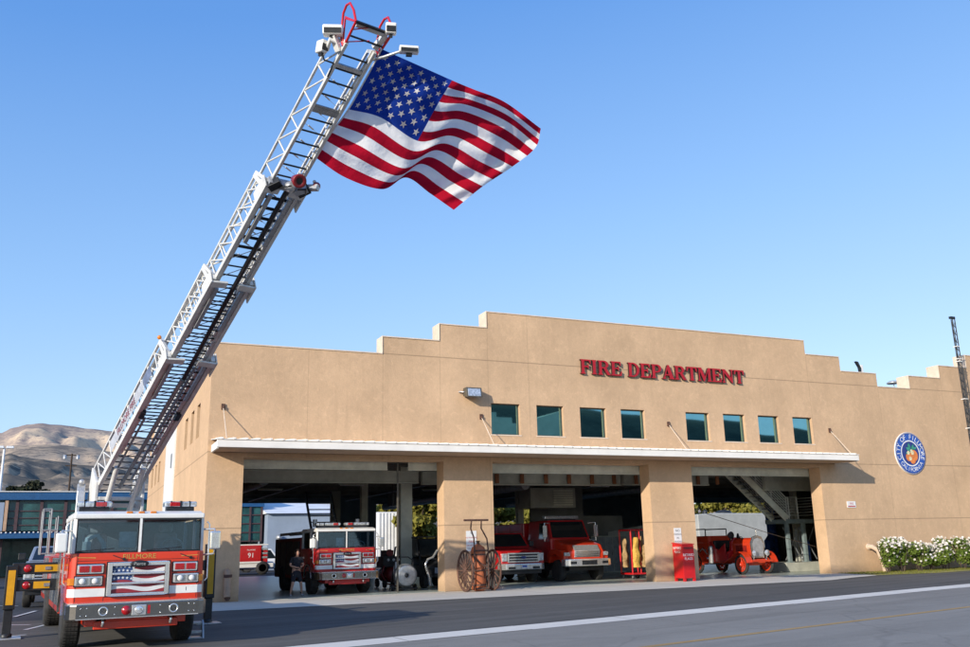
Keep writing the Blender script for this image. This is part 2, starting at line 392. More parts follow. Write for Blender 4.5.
def thing(name, label, cat, loc=(0, 0, 0), rotz=0, group=None):
    o = bpy.data.objects.new(name, None); COL.objects.link(o); o.empty_display_size = .2
    o.location = loc; o.rotation_euler = (0, 0, rotz)
    return tag(o, label, cat, group)
def struct(mb, name, mats, **k): return tag(mb.build(name, mats, **k), kind='structure')
def dup(root, loc=None, rotz=None, label=None, parent=None):
    c = root.copy(); COL.objects.link(c)
    if parent is not None: c.parent = parent
    if loc is not None: c.location = loc
    if rotz is not None: c.rotation_euler = (0, 0, rotz)
    if label: c['label'] = label
    for ch in list(root.children): dup(ch, parent=c)
    return c
_tc = {}
def glyphs(mb, txt, size, mat, depth=.004, mi=0, align='CENTER', xs=1.0):
    """text lying in the local xy plane of mat, extruded along z"""
    key = (txt, align)
    if key not in _tc:
        cu = bpy.data.curves.new('lettering', 'FONT'); cu.body = txt; cu.align_x = align; cu.align_y = 'CENTER'; cu.size = 1; cu.extrude = 0; cu.resolution_u = 3
        ob = bpy.data.objects.new('lettering', cu); COL.objects.link(ob)
        dg = bpy.context.evaluated_depsgraph_get(); me = bpy.data.meshes.new_from_object(ob.evaluated_get(dg))
        _tc[key] = ([tuple(v.co) for v in me.vertices], [tuple(p.vertices) for p in me.polygons])
        bpy.data.objects.remove(ob); bpy.data.curves.remove(cu); bpy.data.meshes.remove(me)
    vs, fs = _tc[key]
    top = [mat @ Vector((v[0] * size * xs, v[1] * size, depth)) for v in vs]
    mb.add(top, fs, mi)
def face_mat(origin, right, up):
    r = Vector(right).normalized(); u = Vector(up).normalized(); n = r.cross(u)
    m = Matrix((r, u, n)).transposed().to_4x4(); m.translation = Vector(origin); return m
def leafcloud(mb, c, rad, n, size, mi=0, shell=.55, seed=0, flat=False, asp=.6):
    rnd = random.Random(seed)
    for _ in range(n):
        while True:
            d = Vector((rnd.uniform(-1, 1), rnd.uniform(-1, 1), rnd.uniform(-1, 1)))
            if shell < d.length < 1: break
        p = Vector((c[0] + d.x * rad[0], c[1] + d.y * rad[1], c[2] + d.z * rad[2]))
        nrm = (d * .8 + Vector((rnd.uniform(-1, 1), rnd.uniform(-1, 1), rnd.uniform(-.3, 1)))).normalized()
        a = nrm.orthogonal().normalized(); a.rotate(Matrix.Rotation(rnd.uniform(0, 6.28), 3, nrm)); b = nrm.cross(a)
        s_ = size * rnd.uniform(.6, 1.4)
        mb.add([p + a * s_, p + b * s_ * asp, p - a * s_, p - b * s_ * asp], [(0, 1, 2, 3)], mi)
SUN_E, SKY_E, SKY_SAT, SKY_V = 5.0, .15, 1.12, 1.8
# ------------------------------------------------------------------ ground, roads
SL = .222
def gy(x, off): return 20 + SL * (x - 15) + off
def sheet(mb, pts, z): mb.quad(*[(p[0], p[1], z) for p in pts])
g = MB(); sheet(g, [(-5000, -3000), (6000, -3000), (6000, 7000), (-5000, 7000)], -.03)
M['dust'] = paving('dry_ground', (.20, .155, .105), (.28, .22, .15), speck=.3, patch=.4)
struct(g, 'ground', 'dust')
g = MB(); sheet(g, [(-120, gy(-120, 0)), (130, gy(130, 0)), (130, 150), (-120, 150)], -.012)
struct(g, 'parking_lot', 'lot')
g = MB(); sheet(g, [(-120, gy(-120, -.9)), (-30, gy(-30, 0)), (42.0, gy(42, 0)), (39.3, 30.9), (36.8, 30.45), (33.4, 31.0), (28.8, 29.2), (4.0, 29.2), (-6, 29.2), (-6, 27), (-120, 20)], 0)
struct(g, 'driveway', 'drive')
g = MB(); sheet(g, [(-150, gy(-150, -.9)), (150, gy(150, -.9)), (150, gy(150, -16)), (-150, gy(-150, -16))], 0)
struct(g, 'road', 'road')
g = MB()
for i in range(-40, 40):                                             # gutter cast in bays with open joints
    x0, x1 = i * 3.0 + .006, i * 3.0 + 2.994
    g.bx(0, 0, 0, 0, 0, 0)
    g.v = g.v[:-8]; g.f = g.f[:-6]; g.m = g.m[:-6]; g.s = g.s[:-6]
    dz = .004 + .002 * ((i * 7) % 3)
    sheet(g, [(x0, gy(x0, -.95)), (x1, gy(x1, -.95)), (x1, gy(x1, .02)), (x0, gy(x0, .02))], dz)
struct(g, 'gutter', 'gutter')
g = MB(); sheet(g, [(-150, gy(-150, -5.0)), (150, gy(150, -5.0)), (150, gy(150, -5.19)), (-150, gy(-150, -5.19))], .004)
struct(g, 'road_line', 'ypaint')
g = MB()
for x0, x1 in ((2.9, 9.4), (9.42, 15.9), (15.92, 22.4), (22.42, 28.8)):
    sheet(g, [(x0, 29.25), (x1, 29.25), (x1, 34.3), (x0, 34.3)], .006)
sheet(g, [(28.82, 29.25), (31.2, 30.3), (33.4, 31.05), (34.3, 34.3), (28.82, 34.3)], .006)
struct(g, 'apron', 'concrete')
g = MB()
for (a, b) in (((-3, 606), (18, 606)), ((14, 617), (36, 611)), ((8, 625), (30, 625)), ((25, 630), (62, 621)), ((-2, 638), (26, 635))):
    p, q = G(*a), G(*b); d = (q - p).normalized(); w = Vector((-d.y, d.x, 0)) * .06
    g.quad(p - w, q - w, q + w, p + w)
for v in range(len(g.v)): g.v[v] = (g.v[v][0], g.v[v][1], .007)
struct(g, 'parking_line', 'wpaint')

# ------------------------------------------------------------------ the fire station
FY, TH = 34.2, .75
SX = 4.24
def parapet(x):
    for a, b, z in ((10.95, 13.45, 10.15), (13.45, 15.65, 10.88), (15.65, 33.65, 11.6), (33.65, 35.95, 10.88), (35.95, 38.47, 10.13),
                    (40.86, 43.3, 10.14), (43.3, 45.6, 10.86), (45.6, 63.6, 11.6)):
        if a <= x < b: return z
    return 9.43
OPEN = ((5.56, 13.55), (15.75, 23.55), (25.9, 33.75)); OZ = 5.13
WINX = [(15.76, 17.12), (17.93, 19.26), (20.10, 21.45), (22.24, 23.53), (25.83, 27.18), (28.02, 29.32), (30.14, 31.43), (32.33, 33.6)]
WZ0, WZ1 = 6.29, 7.62
def grid_wall(mb, xs, zs, solid, conv, t0, t1):
    nx, nz = len(xs) - 1, len(zs) - 1
    S = lambda i, j: 0 <= i < nx and 0 <= j < nz and solid((xs[i] + xs[i + 1]) / 2, (zs[j] + zs[j + 1]) / 2)
    for i in range(nx):
        for j in range(nz):
            if not S(i, j): continue
            a, b, c, d = xs[i], xs[i + 1], zs[j], zs[j + 1]
            q = lambda *p: mb.quad(*[conv(*k) for k in p])
            q((a, t0, c), (b, t0, c), (b, t0, d), (a, t0, d)); q((a, t1, c), (b, t1, c), (b, t1, d), (a, t1, d))
            if not S(i - 1, j): q((a, t0, c), (a, t1, c), (a, t1, d), (a, t0, d))
            if not S(i + 1, j): q((b, t0, c), (b, t1, c), (b, t1, d), (b, t0, d))
            if not S(i, j - 1): q((a, t0, c), (b, t0, c), (b, t1, c), (a, t1, c))
            if not S(i, j + 1): q((a, t0, d), (b, t0, d), (b, t1, d), (a, t1, d))
station = thing('fire_station', 'two storey tan stucco fire station with stepped parapet and open bays', 'building', (SX, FY, 0))
steps = [10.95, 13.45, 15.65, 33.65, 35.95, 38.47, 40.86, 43.3, 45.6]
XS = sorted(set([SX, 63.6] + steps + [v for o in OPEN for v in o] + [v for o in WINX for v in o]))
ZS = [0, OZ, WZ0, WZ1, 9.43, 10.135, 10.87, 11.6]
w = MB()
def fsolid(x, z):
    if z > parapet(x): return False
    if z < OZ and any(a < x < b for a, b in OPEN): return False
    if WZ0 < z < WZ1 and any(a < x < b for a, b in WINX): return False
    return True
grid_wall(w, XS, ZS, fsolid, lambda x, y, z: (x, y, z), FY, FY + TH)
front = w.build('front_wall', 'stucco', station, world=True, weld=True)
# splayed lower jambs
SWIN = [(37.15, 38.15), (39.2, 40.2), (41.5, 42.6)]; FWIN = [(55.2, 56.3), (57.6, 58.7), (60.2, 61.3)]
BK = 64.0
w = MB()
ys = sorted(set([FY + TH, BK] + [v for o in SWIN + FWIN for v in o]))
grid_wall(w, ys, [0, 5.75, 6.22, 6.95, 7.6, 9.4], lambda y, z: not ((6.22 < z < 7.6 and any(a < y < b for a, b in SWIN)) or (5.75 < z < 6.95 and any(a < y < b for a, b in FWIN))),
          lambda y, x, z: (x, y, z), SX, SX + .4)
w.build('side_wall', 'stucco', station, world=True, weld=True)
w = MB()
ROP = [(7.6, 16.6, 4.95), (19.9, 25.2, 4.88), (29.2, 35.2, 4.55), (45.5, 57.0, 4.85)]
xs = sorted(set([SX + .4, 63.2] + [v for o in ROP for v in o[:2]]))
grid_wall(w, xs, [0, 4.55, 4.85, 4.95, 9.4], lambda x, z: not any(a < x < b and z < c - .02 for a, b, c in ROP), lambda x, y, z: (x, y, z), BK - .4, BK)
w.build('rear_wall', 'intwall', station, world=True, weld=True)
w = MB(); w.bx(63.2, 63.6, FY + TH, BK, 0, 9.4); w.build('end_wall', 'stucco', station, world=True)
w = MB()
xs2 = [SX] + steps + [63.6]
for a, b in zip(xs2[:-1], xs2[1:]):
    z = parapet((a + b) / 2) + .002; w.bx(a + .003, b - .003, FY - .03, FY + TH + .02, z, z + .055)
w.bx(SX - .03, SX + .42, FY + TH + .03, BK, 9.402, 9.455)
for x in (10.95, 13.45, 15.65, 40.86, 43.3, 45.6): w.bx(x - .035, x - .003, FY - .03, FY + TH + .02, parapet(x - .1) + .06, parapet(x + .1) + .06)  # pale strips added on left step faces to imitate full sun there
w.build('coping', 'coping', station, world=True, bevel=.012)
w = MB(); w.bx(SX + .42, 63.15, FY + TH + .02, BK - .42, 5.35, 5.55); w.bx(SX + .42, 63.15, FY + TH + .02, BK - .42, 9.0, 9.15)
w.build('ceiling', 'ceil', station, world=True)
w = MB()
for y in (39.6, 43.5, 47.5, 51.5, 55.5, 59.5): w.bx(SX + .5, 62.9, y - .12, y + .12, 5.02, 5.345)
w.build('ceiling_beam', 'ceil', station, world=True)
w = MB(); w.bx(SX + .42, 63.1, FY + .02, BK + 2.0, 0.0, .012); fl = w.build('bay_floor', 'floor', station, world=True)
for a, b in WINX:
    f = MB(); y0 = FY + .16; t = .045
    f.bx(a + .004, a + t, y0, y0 + .08, WZ0 + .004, WZ1 - .004); f.bx(b - t, b - .004, y0, y0 + .08, WZ0 + .004, WZ1 - .004)
    f.bx(a + t, b - t, y0, y0 + .08, WZ0 + .004, WZ0 + t); f.bx(a + t, b - t, y0, y0 + .08, WZ1 - t, WZ1 - .004)
    fo = f.build('window', 'frame', station, world=True)
    tx, tz = random.uniform(-.010, .010), random.uniform(-.006, .006)
    f = MB(); f.quad((a + t, y0 + .04, WZ0 + t), (b - t, y0 + .04 + tx, WZ0 + t), (b - t, y0 + .04 + tx + tz, WZ1 - t), (a + t, y0 + .04 + tz, WZ1 - t))
    f.build('pane', 'wglass', fo, world=True)
    f = MB(); f.bx(a - .05, b + .05, FY - .022, FY + .15, WZ0 - .05, WZ0 - .003); f.build('sill', 'coping', fo, world=True)
for a, b in SWIN + FWIN:
    z0, z1 = (6.22, 7.6) if a < 45 else (5.75, 6.95)
    f = MB(); x0 = SX + .18; t = .05
    f.bx(x0, x0 + .06, a + .004, a + t, z0 + .004, z1 - .004); f.bx(x0, x0 + .06, b - t, b - .004, z0 + .004, z1 - .004); f.bx(x0, x0 + .06, a + t, b - t, z1 - t, z1 - .004); f.bx(x0, x0 + .06, a + t, b - t, z0 + .004, z0 + t)
    fo = f.build('window', 'frame', station, world=True)
    f = MB(); f.bx(x0 + .02, x0 + .04, a + t, b - t, z0 + t, z1 - t); f.build('pane', 'darkglass', fo, world=True)
d = MB(); d.bx(SX - .05, SX - .004, 46.5, 50.9, .05, 7.75)
so = d.build('side_door', 'whitebox', station, world=True, bevel=.01)
d = MB(); d.bx(SX - .08, SX - .054, 47.5, 48.0, 5.9, 6.6); d.build('door_vent', 'galv', so, world=True)
d = MB(); d.bx(SX - .07, SX - .004, 46.28, 46.46, .05, 7.9); d.bx(SX - .07, SX - .004, 50.94, 51.12, .05, 7.9); d.bx(SX - .07, SX - .004, 46.461, 50.939, 7.76, 7.9); d.build('door_frame', 'white', so, world=True)
# base trim line on the pillars (thin reglet)
for a, b in ((SX - .02, OPEN[0][0]), (OPEN[0][1], OPEN[1][0]), (OPEN[1][1], OPEN[2][0]), (OPEN[2][1], 47)):
    d = MB(); d.bx(a, b, FY - .018, FY - .002, .02, .24); d.build('base_trim', 'stucco', station, world=True, bevel=.006)
# overhead doors parked behind each opening, and the beams behind them
for k, (a, b) in enumerate(OPEN):
    d = MB(); zz = (4.80, 4.74, 4.74)[k]; y0 = FY + TH + .06
    cuts = [(a - .1, b + .1)] if k else [(a - .1, 11.42), (12.32, b + .1)]
    for c0, c1 in cuts: d.bx(c0, c1, y0, y0 + .06, zz, 5.3); d.bx(c0, c1, y0 - .02, y0 - .003, zz, zz + .05)
    d.build('overhead_door', 'greygreen', station, world=True, bevel=.008)
for a, b, y, z0, z1 in ((4.8, 13.7, 37.6, 4.47, 5.0), (13.9, 24.2, 37.6, 4.42, 4.98), (24.4, 29.5, 37.6, 4.45, 4.98), (33.2, 36.5, 37.6, 4.2, 4.98)):
    d = MB(); d.bx(a, b, y, y + .25, z0, z1); d.bx(a, b, y - .06, y - .001, z0, z0 + .05); d.bx(a, b, y - .06, y - .001, z1 - .05, z1)
    d.build('bay_beam', 'bayd', station, world=True)
for px in (497, 522, 546, 569, 592, 614, 636, 698, 717):
    p = P(px, 479, 37.5); d = MB(); d.bx(p.x - .09, p.x + .09, 37.46, 37.53, 4.49, 4.91); d.build('bracket', 'brown', station, world=True)
for x, y, wd, mn in ((13.5, 39.4, .55, 'greygreen'), (13.6, 46, .34, 'greygreen'), (13.6, 52, .5, 'bayd'), (18.0, 46, .4, 'bayd'), (22.7, 46, .36, 'bayd'), (26.35, 38.2, .52, 'greygreen'), (36.95, 39.7, .3, 'bayd')):
    d = MB(); d.bx(x, x + wd, y, y + wd, .014, 5.345); d.bx(x - .06, x + wd + .06, y - .06, y + wd + .06, .014, .05); d.build('column', mn, station, world=True, bevel=.01)
d = MB(); d.bx(11.88, 11.945, FY + TH + .2, FY + TH + .265, .014, 5.3); d.build('door_post', 'bronze', station, world=True, bevel=.008)
for q in ((27.5, 30.2, 47, 47.15, 3.3), (24.0, 27.5, 47, 47.15, 5.3), (44.95, 62, 51, 51.2, 5.34)):
    d = MB(); d.bx(*q[:4], .015, q[4]); d.build('partition_wall', 'intwall', station, world=True)
d = MB()
p0, p1 = P(608, 532, 46.9), P(652, 521, 46.9)
d.quad((p0.x, 46.9, .02), (p1.x + 1, 46.9, .02), (p1.x + 1, 46.9, p1.z), (p0.x, 46.9, p0.z)); d.build('drywall_panel', 'palegrey', station, world=True)
d = MB(); d.bx(22.5, 25.3, 44, 45.4, 3.65, 4.72)
un = d.build('duct_unit', 'bayd', station, world=True, bevel=.02)
d = MB()
for i in range(7): d.bx(23.9, 25.1, 43.94, 43.985, 3.78 + i * .125, 3.86 + i * .125)
d.build('duct_grille', 'greygreen', un, world=True)
for x, z, r_ in ((7.4, 4.72, .22), (20.2, 4.6, .24), (30.0, 4.7, .20)):
    d = MB(); d.tube([(x, 40.0, z), (x, 62.5, z)], r_, 14); d.build('air_duct', 'galv', station, world=True)
for x in (6.2, 10.6, 17.3, 21.6, 28.2):
    d = MB(); d.tube([(x, 38.2, 5.0), (x, 62.5, 5.0)], .035, 6); d.build('ceiling_pipe', 'galv', station, world=True)
# canopy
CYF = 32.65
cn = MB(); cn.bx(4.36, 34.85, CYF, CYF + .10, 5.345, 5.61); cn.bx(4.36, 4.44, CYF + .103, FY - .003, 5.30, 5.57); cn.bx(34.77, 34.85, CYF + .103, FY - .003, 5.30, 5.57)
can = cn.build('canopy', 'canopywhite', station, world=True, bevel=.012)
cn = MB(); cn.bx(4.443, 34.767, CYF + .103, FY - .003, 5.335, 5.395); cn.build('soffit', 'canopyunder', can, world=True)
cn = MB(); cn.prism([(CYF - .03, 5.615), (FY - .003, 5.765), (FY - .003, 5.795), (CYF - .03, 5.642)], 'x', 4.34, 34.87)
x = 4.50
while x < 34.8:
    cn.prism([(CYF - .05, 5.635), (FY - .004, 5.785), (FY - .004, 5.845), (CYF - .05, 5.69)], 'x', x, x + .07); x += .43
cn.build('canopy_roofing', 'canopywhite', can, world=True)
for x in (4.72, 15.28, 24.80, 34.7):
    d = MB(); d.tube([(x, FY - .05, 6.98), (x, 32.95, 5.70)], .017, 8)
    d.build('canopy_rod', 'coping', can, world=True)
    d = MB(); d.bx(x - .07, x + .07, FY - .05, FY - .002, 6.9, 7.12); d.bx(x - .03, x + .03, FY - .11, FY - .052, 6.94, 7.04); d.build('rod_bracket', 'rust', can, world=True, bevel=.008)

# ------------------------------------------------------------------ FIRE DEPARTMENT lettering (serif capitals drawn as outlines)
TK, TN, SH, SE = .205, .075, .075, .075
def arc(cx, cy, rx, ry, a0, a1, n=12): return [(cx + rx * math.cos(R(a0 + (a1 - a0) * i / n)), cy + ry * math.sin(R(a0 + (a1 - a0) * i / n))) for i in range(n + 1)]
def Lstem(x, t=TK): return [(x - SE, 0), (x + t + SE, 0), (x + t + SE, SH * .6), (x + t, SH * 1.3), (x + t, 1 - SH * 1.3), (x + t + SE, 1 - SH * .6), (x + t + SE, 1), (x - SE, 1), (x - SE, 1 - SH * .6), (x, 1 - SH * 1.3), (x, SH * 1.3), (x - SE, SH * .6)]
a0 = SE; b0 = a0 + TK
def armF(mid):  # F body
    return [(0, 0), (b0 + SE, 0), (b0 + SE, SH * .6), (b0, SH * 1.4), (b0, .46), (.50, .46), (.54, .36), (.60, .36), (.60, .68), (.54, .68), (.50, .56), (b0, .56), (b0, .90), (.62, .90), (.70, .70), (.76, .70), (.74, 1), (0, 1), (0, 1 - SH * .6), (a0, 1 - SH * 1.4), (a0, SH * 1.4), (0, SH * .6)]
GL = {
 'F': (.78, [armF(0)]),
 'I': (.40, [[(x + 0, y) for x, y in Lstem(a0)]]),
 'E': (.82, [[(0, 0), (.78, 0), (.82, .32), (.75, .32), (.66, .10), (b0, .10), (b0, .46), (.50, .46), (.54, .36), (.60, .36), (.60, .68), (.54, .68), (.50, .56), (b0, .56), (b0, .90), (.62, .90), (.70, .70), (.76, .70), (.74, 1), (0, 1), (0, 1 - SH * .6), (a0, 1 - SH * 1.4), (a0, SH * 1.4), (0, SH * .6)]]),
 'D': (.90, [[(0, 0), (.38, 0)] + arc(.38, .5, .50, .5, -90, 90, 16) + [(.38, 1), (0, 1), (0, 1 - SH * .6), (a0, 1 - SH * 1.4), (a0, SH * 1.4), (0, SH * .6)], [(b0, .09), (.38, .09)] + arc(.38, .5, .28, .41, -90, 90, 16) + [(.38, .91), (b0, .91)]]),
 'P': (.80, [[(0, 0), (b0 + SE, 0), (b0 + SE, SH * .6), (b0, SH * 1.4), (b0, .42), (.42, .42)] + arc(.44, .71, .35, .29, -90, 90, 14) + [(.42, 1), (0, 1), (0, 1 - SH * .6), (a0, 1 - SH * 1.4), (a0, SH * 1.4), (0, SH * .6)], [(b0, .51), (.42, .51)] + arc(.42, .71, .16, .20, -90, 90, 12) + [(.42, .91), (b0, .91)]]),
 'R': (.92, [[(0, 0), (b0 + SE, 0), (b0 + SE, SH * .6), (b0, SH * 1.4), (b0, .45), (.42, .45), (.66, 0), (.94, 0), (.94, SH * .7), (.87, SH * .9), (.63, .48)] + arc(.46, .73, .33, .27, -55, 90, 12) + [(.42, 1), (0, 1), (0, 1 - SH * .6), (a0, 1 - SH * 1.4), (a0, SH * 1.4), (0, SH * .6)], [(b0, .54), (.40, .54)] + arc(.42, .725, .16, .185, -80, 90, 12) + [(.42, .91), (b0, .91)]]),
 'A': (.94, [[(-.02, 0), (.28, 0), (.28, SH * .6), (.20, SH * 1.2), (.255, .25), (.53, .25), (.585, SH * 1.2), (.51, SH * .6), (.51, 0), (.97, 0), (.97, SH * .6), (.88, SH * 1.2), (.57, 1.01), (.42, 1.01), (.10, SH * 1.2), (-.02, SH * .6)], [(.29, .345), (.495, .345), (.40, .70)]]),
 'T': (.86, [[(.25, 0), (.61, 0), (.61, SH * .6), (.535, SH * 1.4), (.535, .90), (.70, .90), (.79, .66), (.86, .66), (.84, 1), (.02, 1), (0, .66), (.07, .66), (.16, .90), (.325, .90), (.325, SH * 1.4), (.25, SH * .6)]]),
 'M': (1.12, [[(0, 0), (.26, 0), (.26, SH * .6), (.17, SH * 1.4), (.17, .78), (.47, 0), (.54, 0), (.86, .80), (.86, SH * 1.4), (.78, SH * .6), (.78, 0), (1.14, 0), (1.14, SH * .6), (1.065, SH * 1.4), (1.065, 1 - SH * 1.4), (1.14, 1 - SH * .6), (1.14, 1), (.87, 1), (.60, .33), (.33, 1), (0, 1), (0, 1 - SH * .6), (.085, 1 - SH * 1.4), (.085, SH * 1.4), (0, SH * .6)]]),
 'N': (.98, [[(0, 0), (.27, 0), (.27, SH * .6), (.18, SH * 1.4), (.18, .74), (.80, -.01), (.88, -.01), (.88, 1 - SH * 1.4), (.97, 1 - SH * .6), (.97, 1), (.70, 1), (.70, 1 - SH * .6), (.79, 1 - SH * 1.4), (.79, .36), (.27, 1), (0, 1), (0, 1 - SH * .6), (.09, 1 - SH * 1.4), (.09, SH * 1.4), (0, SH * .6)]]),
}
def serif(ch, ox, oz, h, xs, y0, y1):
    cu = bpy.data.curves.new('letter_outline', 'CURVE'); cu.dimensions = '2D'; cu.fill_mode = 'FRONT'
    for loop in GL[ch][1]:
        sp = cu.splines.new('POLY'); sp.points.add(len(loop) - 1); sp.use_cyclic_u = True
        for i, (x, y) in enumerate(loop): sp.points[i].co = (x * h * xs, y * h, 0, 1)
    ob = bpy.data.objects.new('letter_outline', cu); COL.objects.link(ob)
    me = bpy.data.meshes.new_from_object(ob.evaluated_get(bpy.context.evaluated_depsgraph_get()))
    flat = [(v.co.x, v.co.y) for v in me.vertices]; fs = [tuple(p.vertices) for p in me.polygons]
    bpy.data.objects.remove(ob); bpy.data.curves.remove(cu); bpy.data.meshes.remove(me)
    mb = MB(); mb.add([(ox + x, y0, oz + y) for x, y in flat], fs, 0)
    for loop in GL[ch][1]:
        n = len(loop); vs = [(ox + x * h * xs, y0 + .0005, oz + y * h) for x, y in loop] + [(ox + x * h * xs, y1, oz + y * h) for x, y in loop]
        mb.add(vs, [(i, (i + 1) % n, n + (i + 1) % n, n + i) for i in range(n)], 1)
    return mb
sign = thing('wall_sign', 'red raised serif letters reading FIRE DEPARTMENT high on the tan wall', 'sign', (20.2, FY, 9.12))
LH = .66; txt = 'FIRE DEPARTMENT'; gap = .055
tot = sum((GL[c][0] + gap) if c != ' ' else .42 for c in txt) * LH
sxs = (29.46 - 20.18) / tot; cx = 20.18
for c in txt:
    if c == ' ': cx += .42 * LH * sxs; continue
    mb = serif(c, cx, 9.125, LH, sxs, FY - .13, FY - .03)
    o = mb.build('letter', ['signred', 'signside'], sign, world=True)
    cx += (GL[c][0] + gap) * LH * sxs

# ------------------------------------------------------------------ town seal
def disc(mb, c, r0, r1, y, a0=0, a1=360, n=64, mi=0):
    k = max(2, int(n * abs(a1 - a0) / 360))
    for i in range(k):
        t0, t1 = R(a0 + (a1 - a0) * i / k), R(a0 + (a1 - a0) * (i + 1) / k)
        q = lambda r, t: (c[0] + r * math.cos(t), y, c[2] + r * math.sin(t))
        if r0 <= 0: mb.quad((c[0], y, c[2]), q(r1, t0), q(r1, t1), mi=mi)
        else: mb.quad(q(r0, t0), q(r1, t0), q(r1, t1), q(r0, t1), mi=mi)
SC = (40.17, FY, 5.95); SR = 1.115
seal = thing('round_seal', 'round blue and white town seal with oranges fixed on the tan wall', 'emblem', (SC[0], FY, SC[2] - SR))
mb = MB(); mb.lathe([(SR - .01, -.05), (SR, -.04), (SR, 0)], (SC[0], FY - .002, SC[2]), 'y', 64, 0); mb.build('seal_disc', 'whiteletter', seal, world=True)
mb = MB(); disc(mb, SC, SR * .62, SR * .94, FY - .057, -155, -25, mi=0); disc(mb, SC, SR * .62, SR * .94, FY - .057, -25, 205, mi=0)
mb.build('seal_ring', 'blue', seal, world=True)
mb = MB(); disc(mb, SC, 0, SR * .56, FY - .057); mb.build('seal_field', 'sealnavy', seal, world=True)
mb = MB()
for (dx, dz, r, sx_) in ((.20, -.12, .30, 1), (-.16, -.20, .22, 1), (.10, -.36, .20, 1.1)):
    disc(mb, (SC[0] + dx, 0, SC[2] + dz), 0, r, FY - .062 - r * .02, n=28)
mb.build('seal_orange', 'sealorange', seal, world=True)
mb = MB()
for ang, l, ox, oz in ((150, .42, .05, .1), (95, .46, -.05, .1), (60, .42, .06, .12), (190, .38, 0, .05), (25, .3, .2, .2)):
    t = R(ang); d_ = (math.cos(t), math.sin(t)); n_ = (-d_[1], d_[0]); o_ = (SC[0] + ox, SC[2] + oz)
    pts = [(0, 0), (.35, .13), (.7, .11), (1, 0), (.7, -.11), (.35, -.13)]
    mb.quad(*[(o_[0] + d_[0] * l * a + n_[0] * l * b * 1.6, FY - .0725 - ang * 1e-5, o_[1] + d_[1] * l * a + n_[1] * l * b * 1.6) for a, b in pts])
mb.build('seal_leaf', 'sealgreen', seal, world=True)
mb = MB()
for dx, dz, r in ((-.18, .02, .09), (.12, .03, .10), (-.08, -.28, .09), (.06, .13, .07)):
    for k in range(5):
        t = R(72 * k + 20); disc(mb, (SC[0] + dx + r * .7 * math.cos(t), 0, SC[2] + dz + r * .7 * math.sin(t)), 0, r * .55, FY - .0765 - k * .0002, n=10)
mb.build('seal_blossom', 'sealcream', seal, world=True)
mb = MB()
def ringtext(s, a_mid, step, r, size, inner):
    for i, ch in enumerate(s):
        a = a_mid + (i - (len(s) - 1) / 2) * step
        if ch == ' ': continue
        t = R(a); up = Vector((math.cos(t), 0, math.sin(t)))
        if inner: up = -up
        right = Vector((up.z, 0, -up.x))
        glyphs(mb, ch, size, face_mat((SC[0] + r * math.cos(t), FY - .058, SC[2] + r * math.sin(t)), right, up), .004)
ringtext('CITY OF FILLMORE', 90, -14.2, SR * .775, .37, False)
ringtext('CALIFORNIA', 270, 11.5, SR * .785, .30, True)
mb.build('seal_lettering', 'whiteletter', seal, world=True)
mb = MB(); disc(mb, SC, SR * .925, SR * .95, FY - .0615); disc(mb, SC, SR * .965, SR * .985, FY - .0555, n=80); mb.build('seal_rim', 'sealnavy', seal, world=True)

# ------------------------------------------------------------------ things on the wall
fl_ = thing('floodlight', 'square bronze floodlight with glass face fixed left of the first window', 'light', (14.79, FY, 7.72))
mb = MB(); mb.prism([(FY - .48, 7.75), (FY - .40, 8.18), (FY - .05, 8.18), (FY - .05, 7.84)], 'x', 14.45, 15.16); mb.bx(14.7, 14.9, FY - .05, FY - .002, 7.9, 8.1); mb.build('housing', 'bronze', fl_, world=True, bevel=.02)
mb = MB(); mb.prism([(FY - .492, 7.80), (FY - .425, 8.13), (FY - .40, 8.13), (FY - .46, 7.80)], 'x', 14.52, 15.09); mb.build('lens', 'clearlens', fl_, world=True, bevel=.02)
mb = MB(); mb.tube([(14.45, FY - .2, 8.0), (14.3, FY - .12, 8.02), (14.28, FY - .01, 8.02)], .03, 8); mb.build('conduit', 'alum', fl_, world=True)
def wall_sign(name, label, x, z, w_, h_, lines, group=None):
    t = thing(name, label, 'sign', (x, FY, z), 0)
    mb = MB(); mb.bx(x - w_ / 2, x + w_ / 2, FY - .012, FY - .003, z - h_ / 2, z + h_ / 2); mb.build('sign_plate', 'signwhite', t, world=True, bevel=.003)
    mb = MB(); mb2 = MB()
    for s, dz, sz, red in lines: glyphs(mb2 if red else mb, s, sz, face_mat((x, FY - .0125, z + dz), (1, 0, 0), (0, 0, 1)), .002)
    if mb.v: mb.build('sign_lettering', 'ink', t, world=True)
    if mb2.v: mb2.build('sign_red_lettering', 'inkred', t, world=True)
    return t
wall_sign('parking_sign', 'white no parking sign on the pillar above the red drop box', 24.87, 1.93, .40, .74, [('NO', .25, .15, False), ('PARKING', .09, .10, False), ('IN', -.07, .13, False), ('DRIVEWAY', -.22, .085, False)])
wall_sign('parking_sign', 'white sign with red lettering on the pillar behind the old hose cart', 14.72, 1.93, .46, .80, [('*', .28, .22, False), ('NO PARKING', .13, .085, True), ('FIRE', -.03, .14, True), ('DRIVEWAY', -.18, .085, True), ('TOW AWAY', -.29, .065, False)])
ks = thing('alarm_plate', 'small white plate with red lettering right of the third bay', 'sign', (35.55, FY, 3.15))
mb = MB(); mb.bx(35.28, 35.86, FY - .03, FY - .003, 3.15, 3.46); mb.build('plate', 'signwhite', ks, world=True, bevel=.006)
mb = MB(); glyphs(mb, 'FIRE', .15, face_mat((35.57, FY - .031, 3.34), (1, 0, 0), (0, 0, 1)), .002); mb.bx(35.33, 35.81, FY - .0335, FY - .031, 3.19, 3.24); mb.build('plate_lettering', 'inkred', ks, world=True)
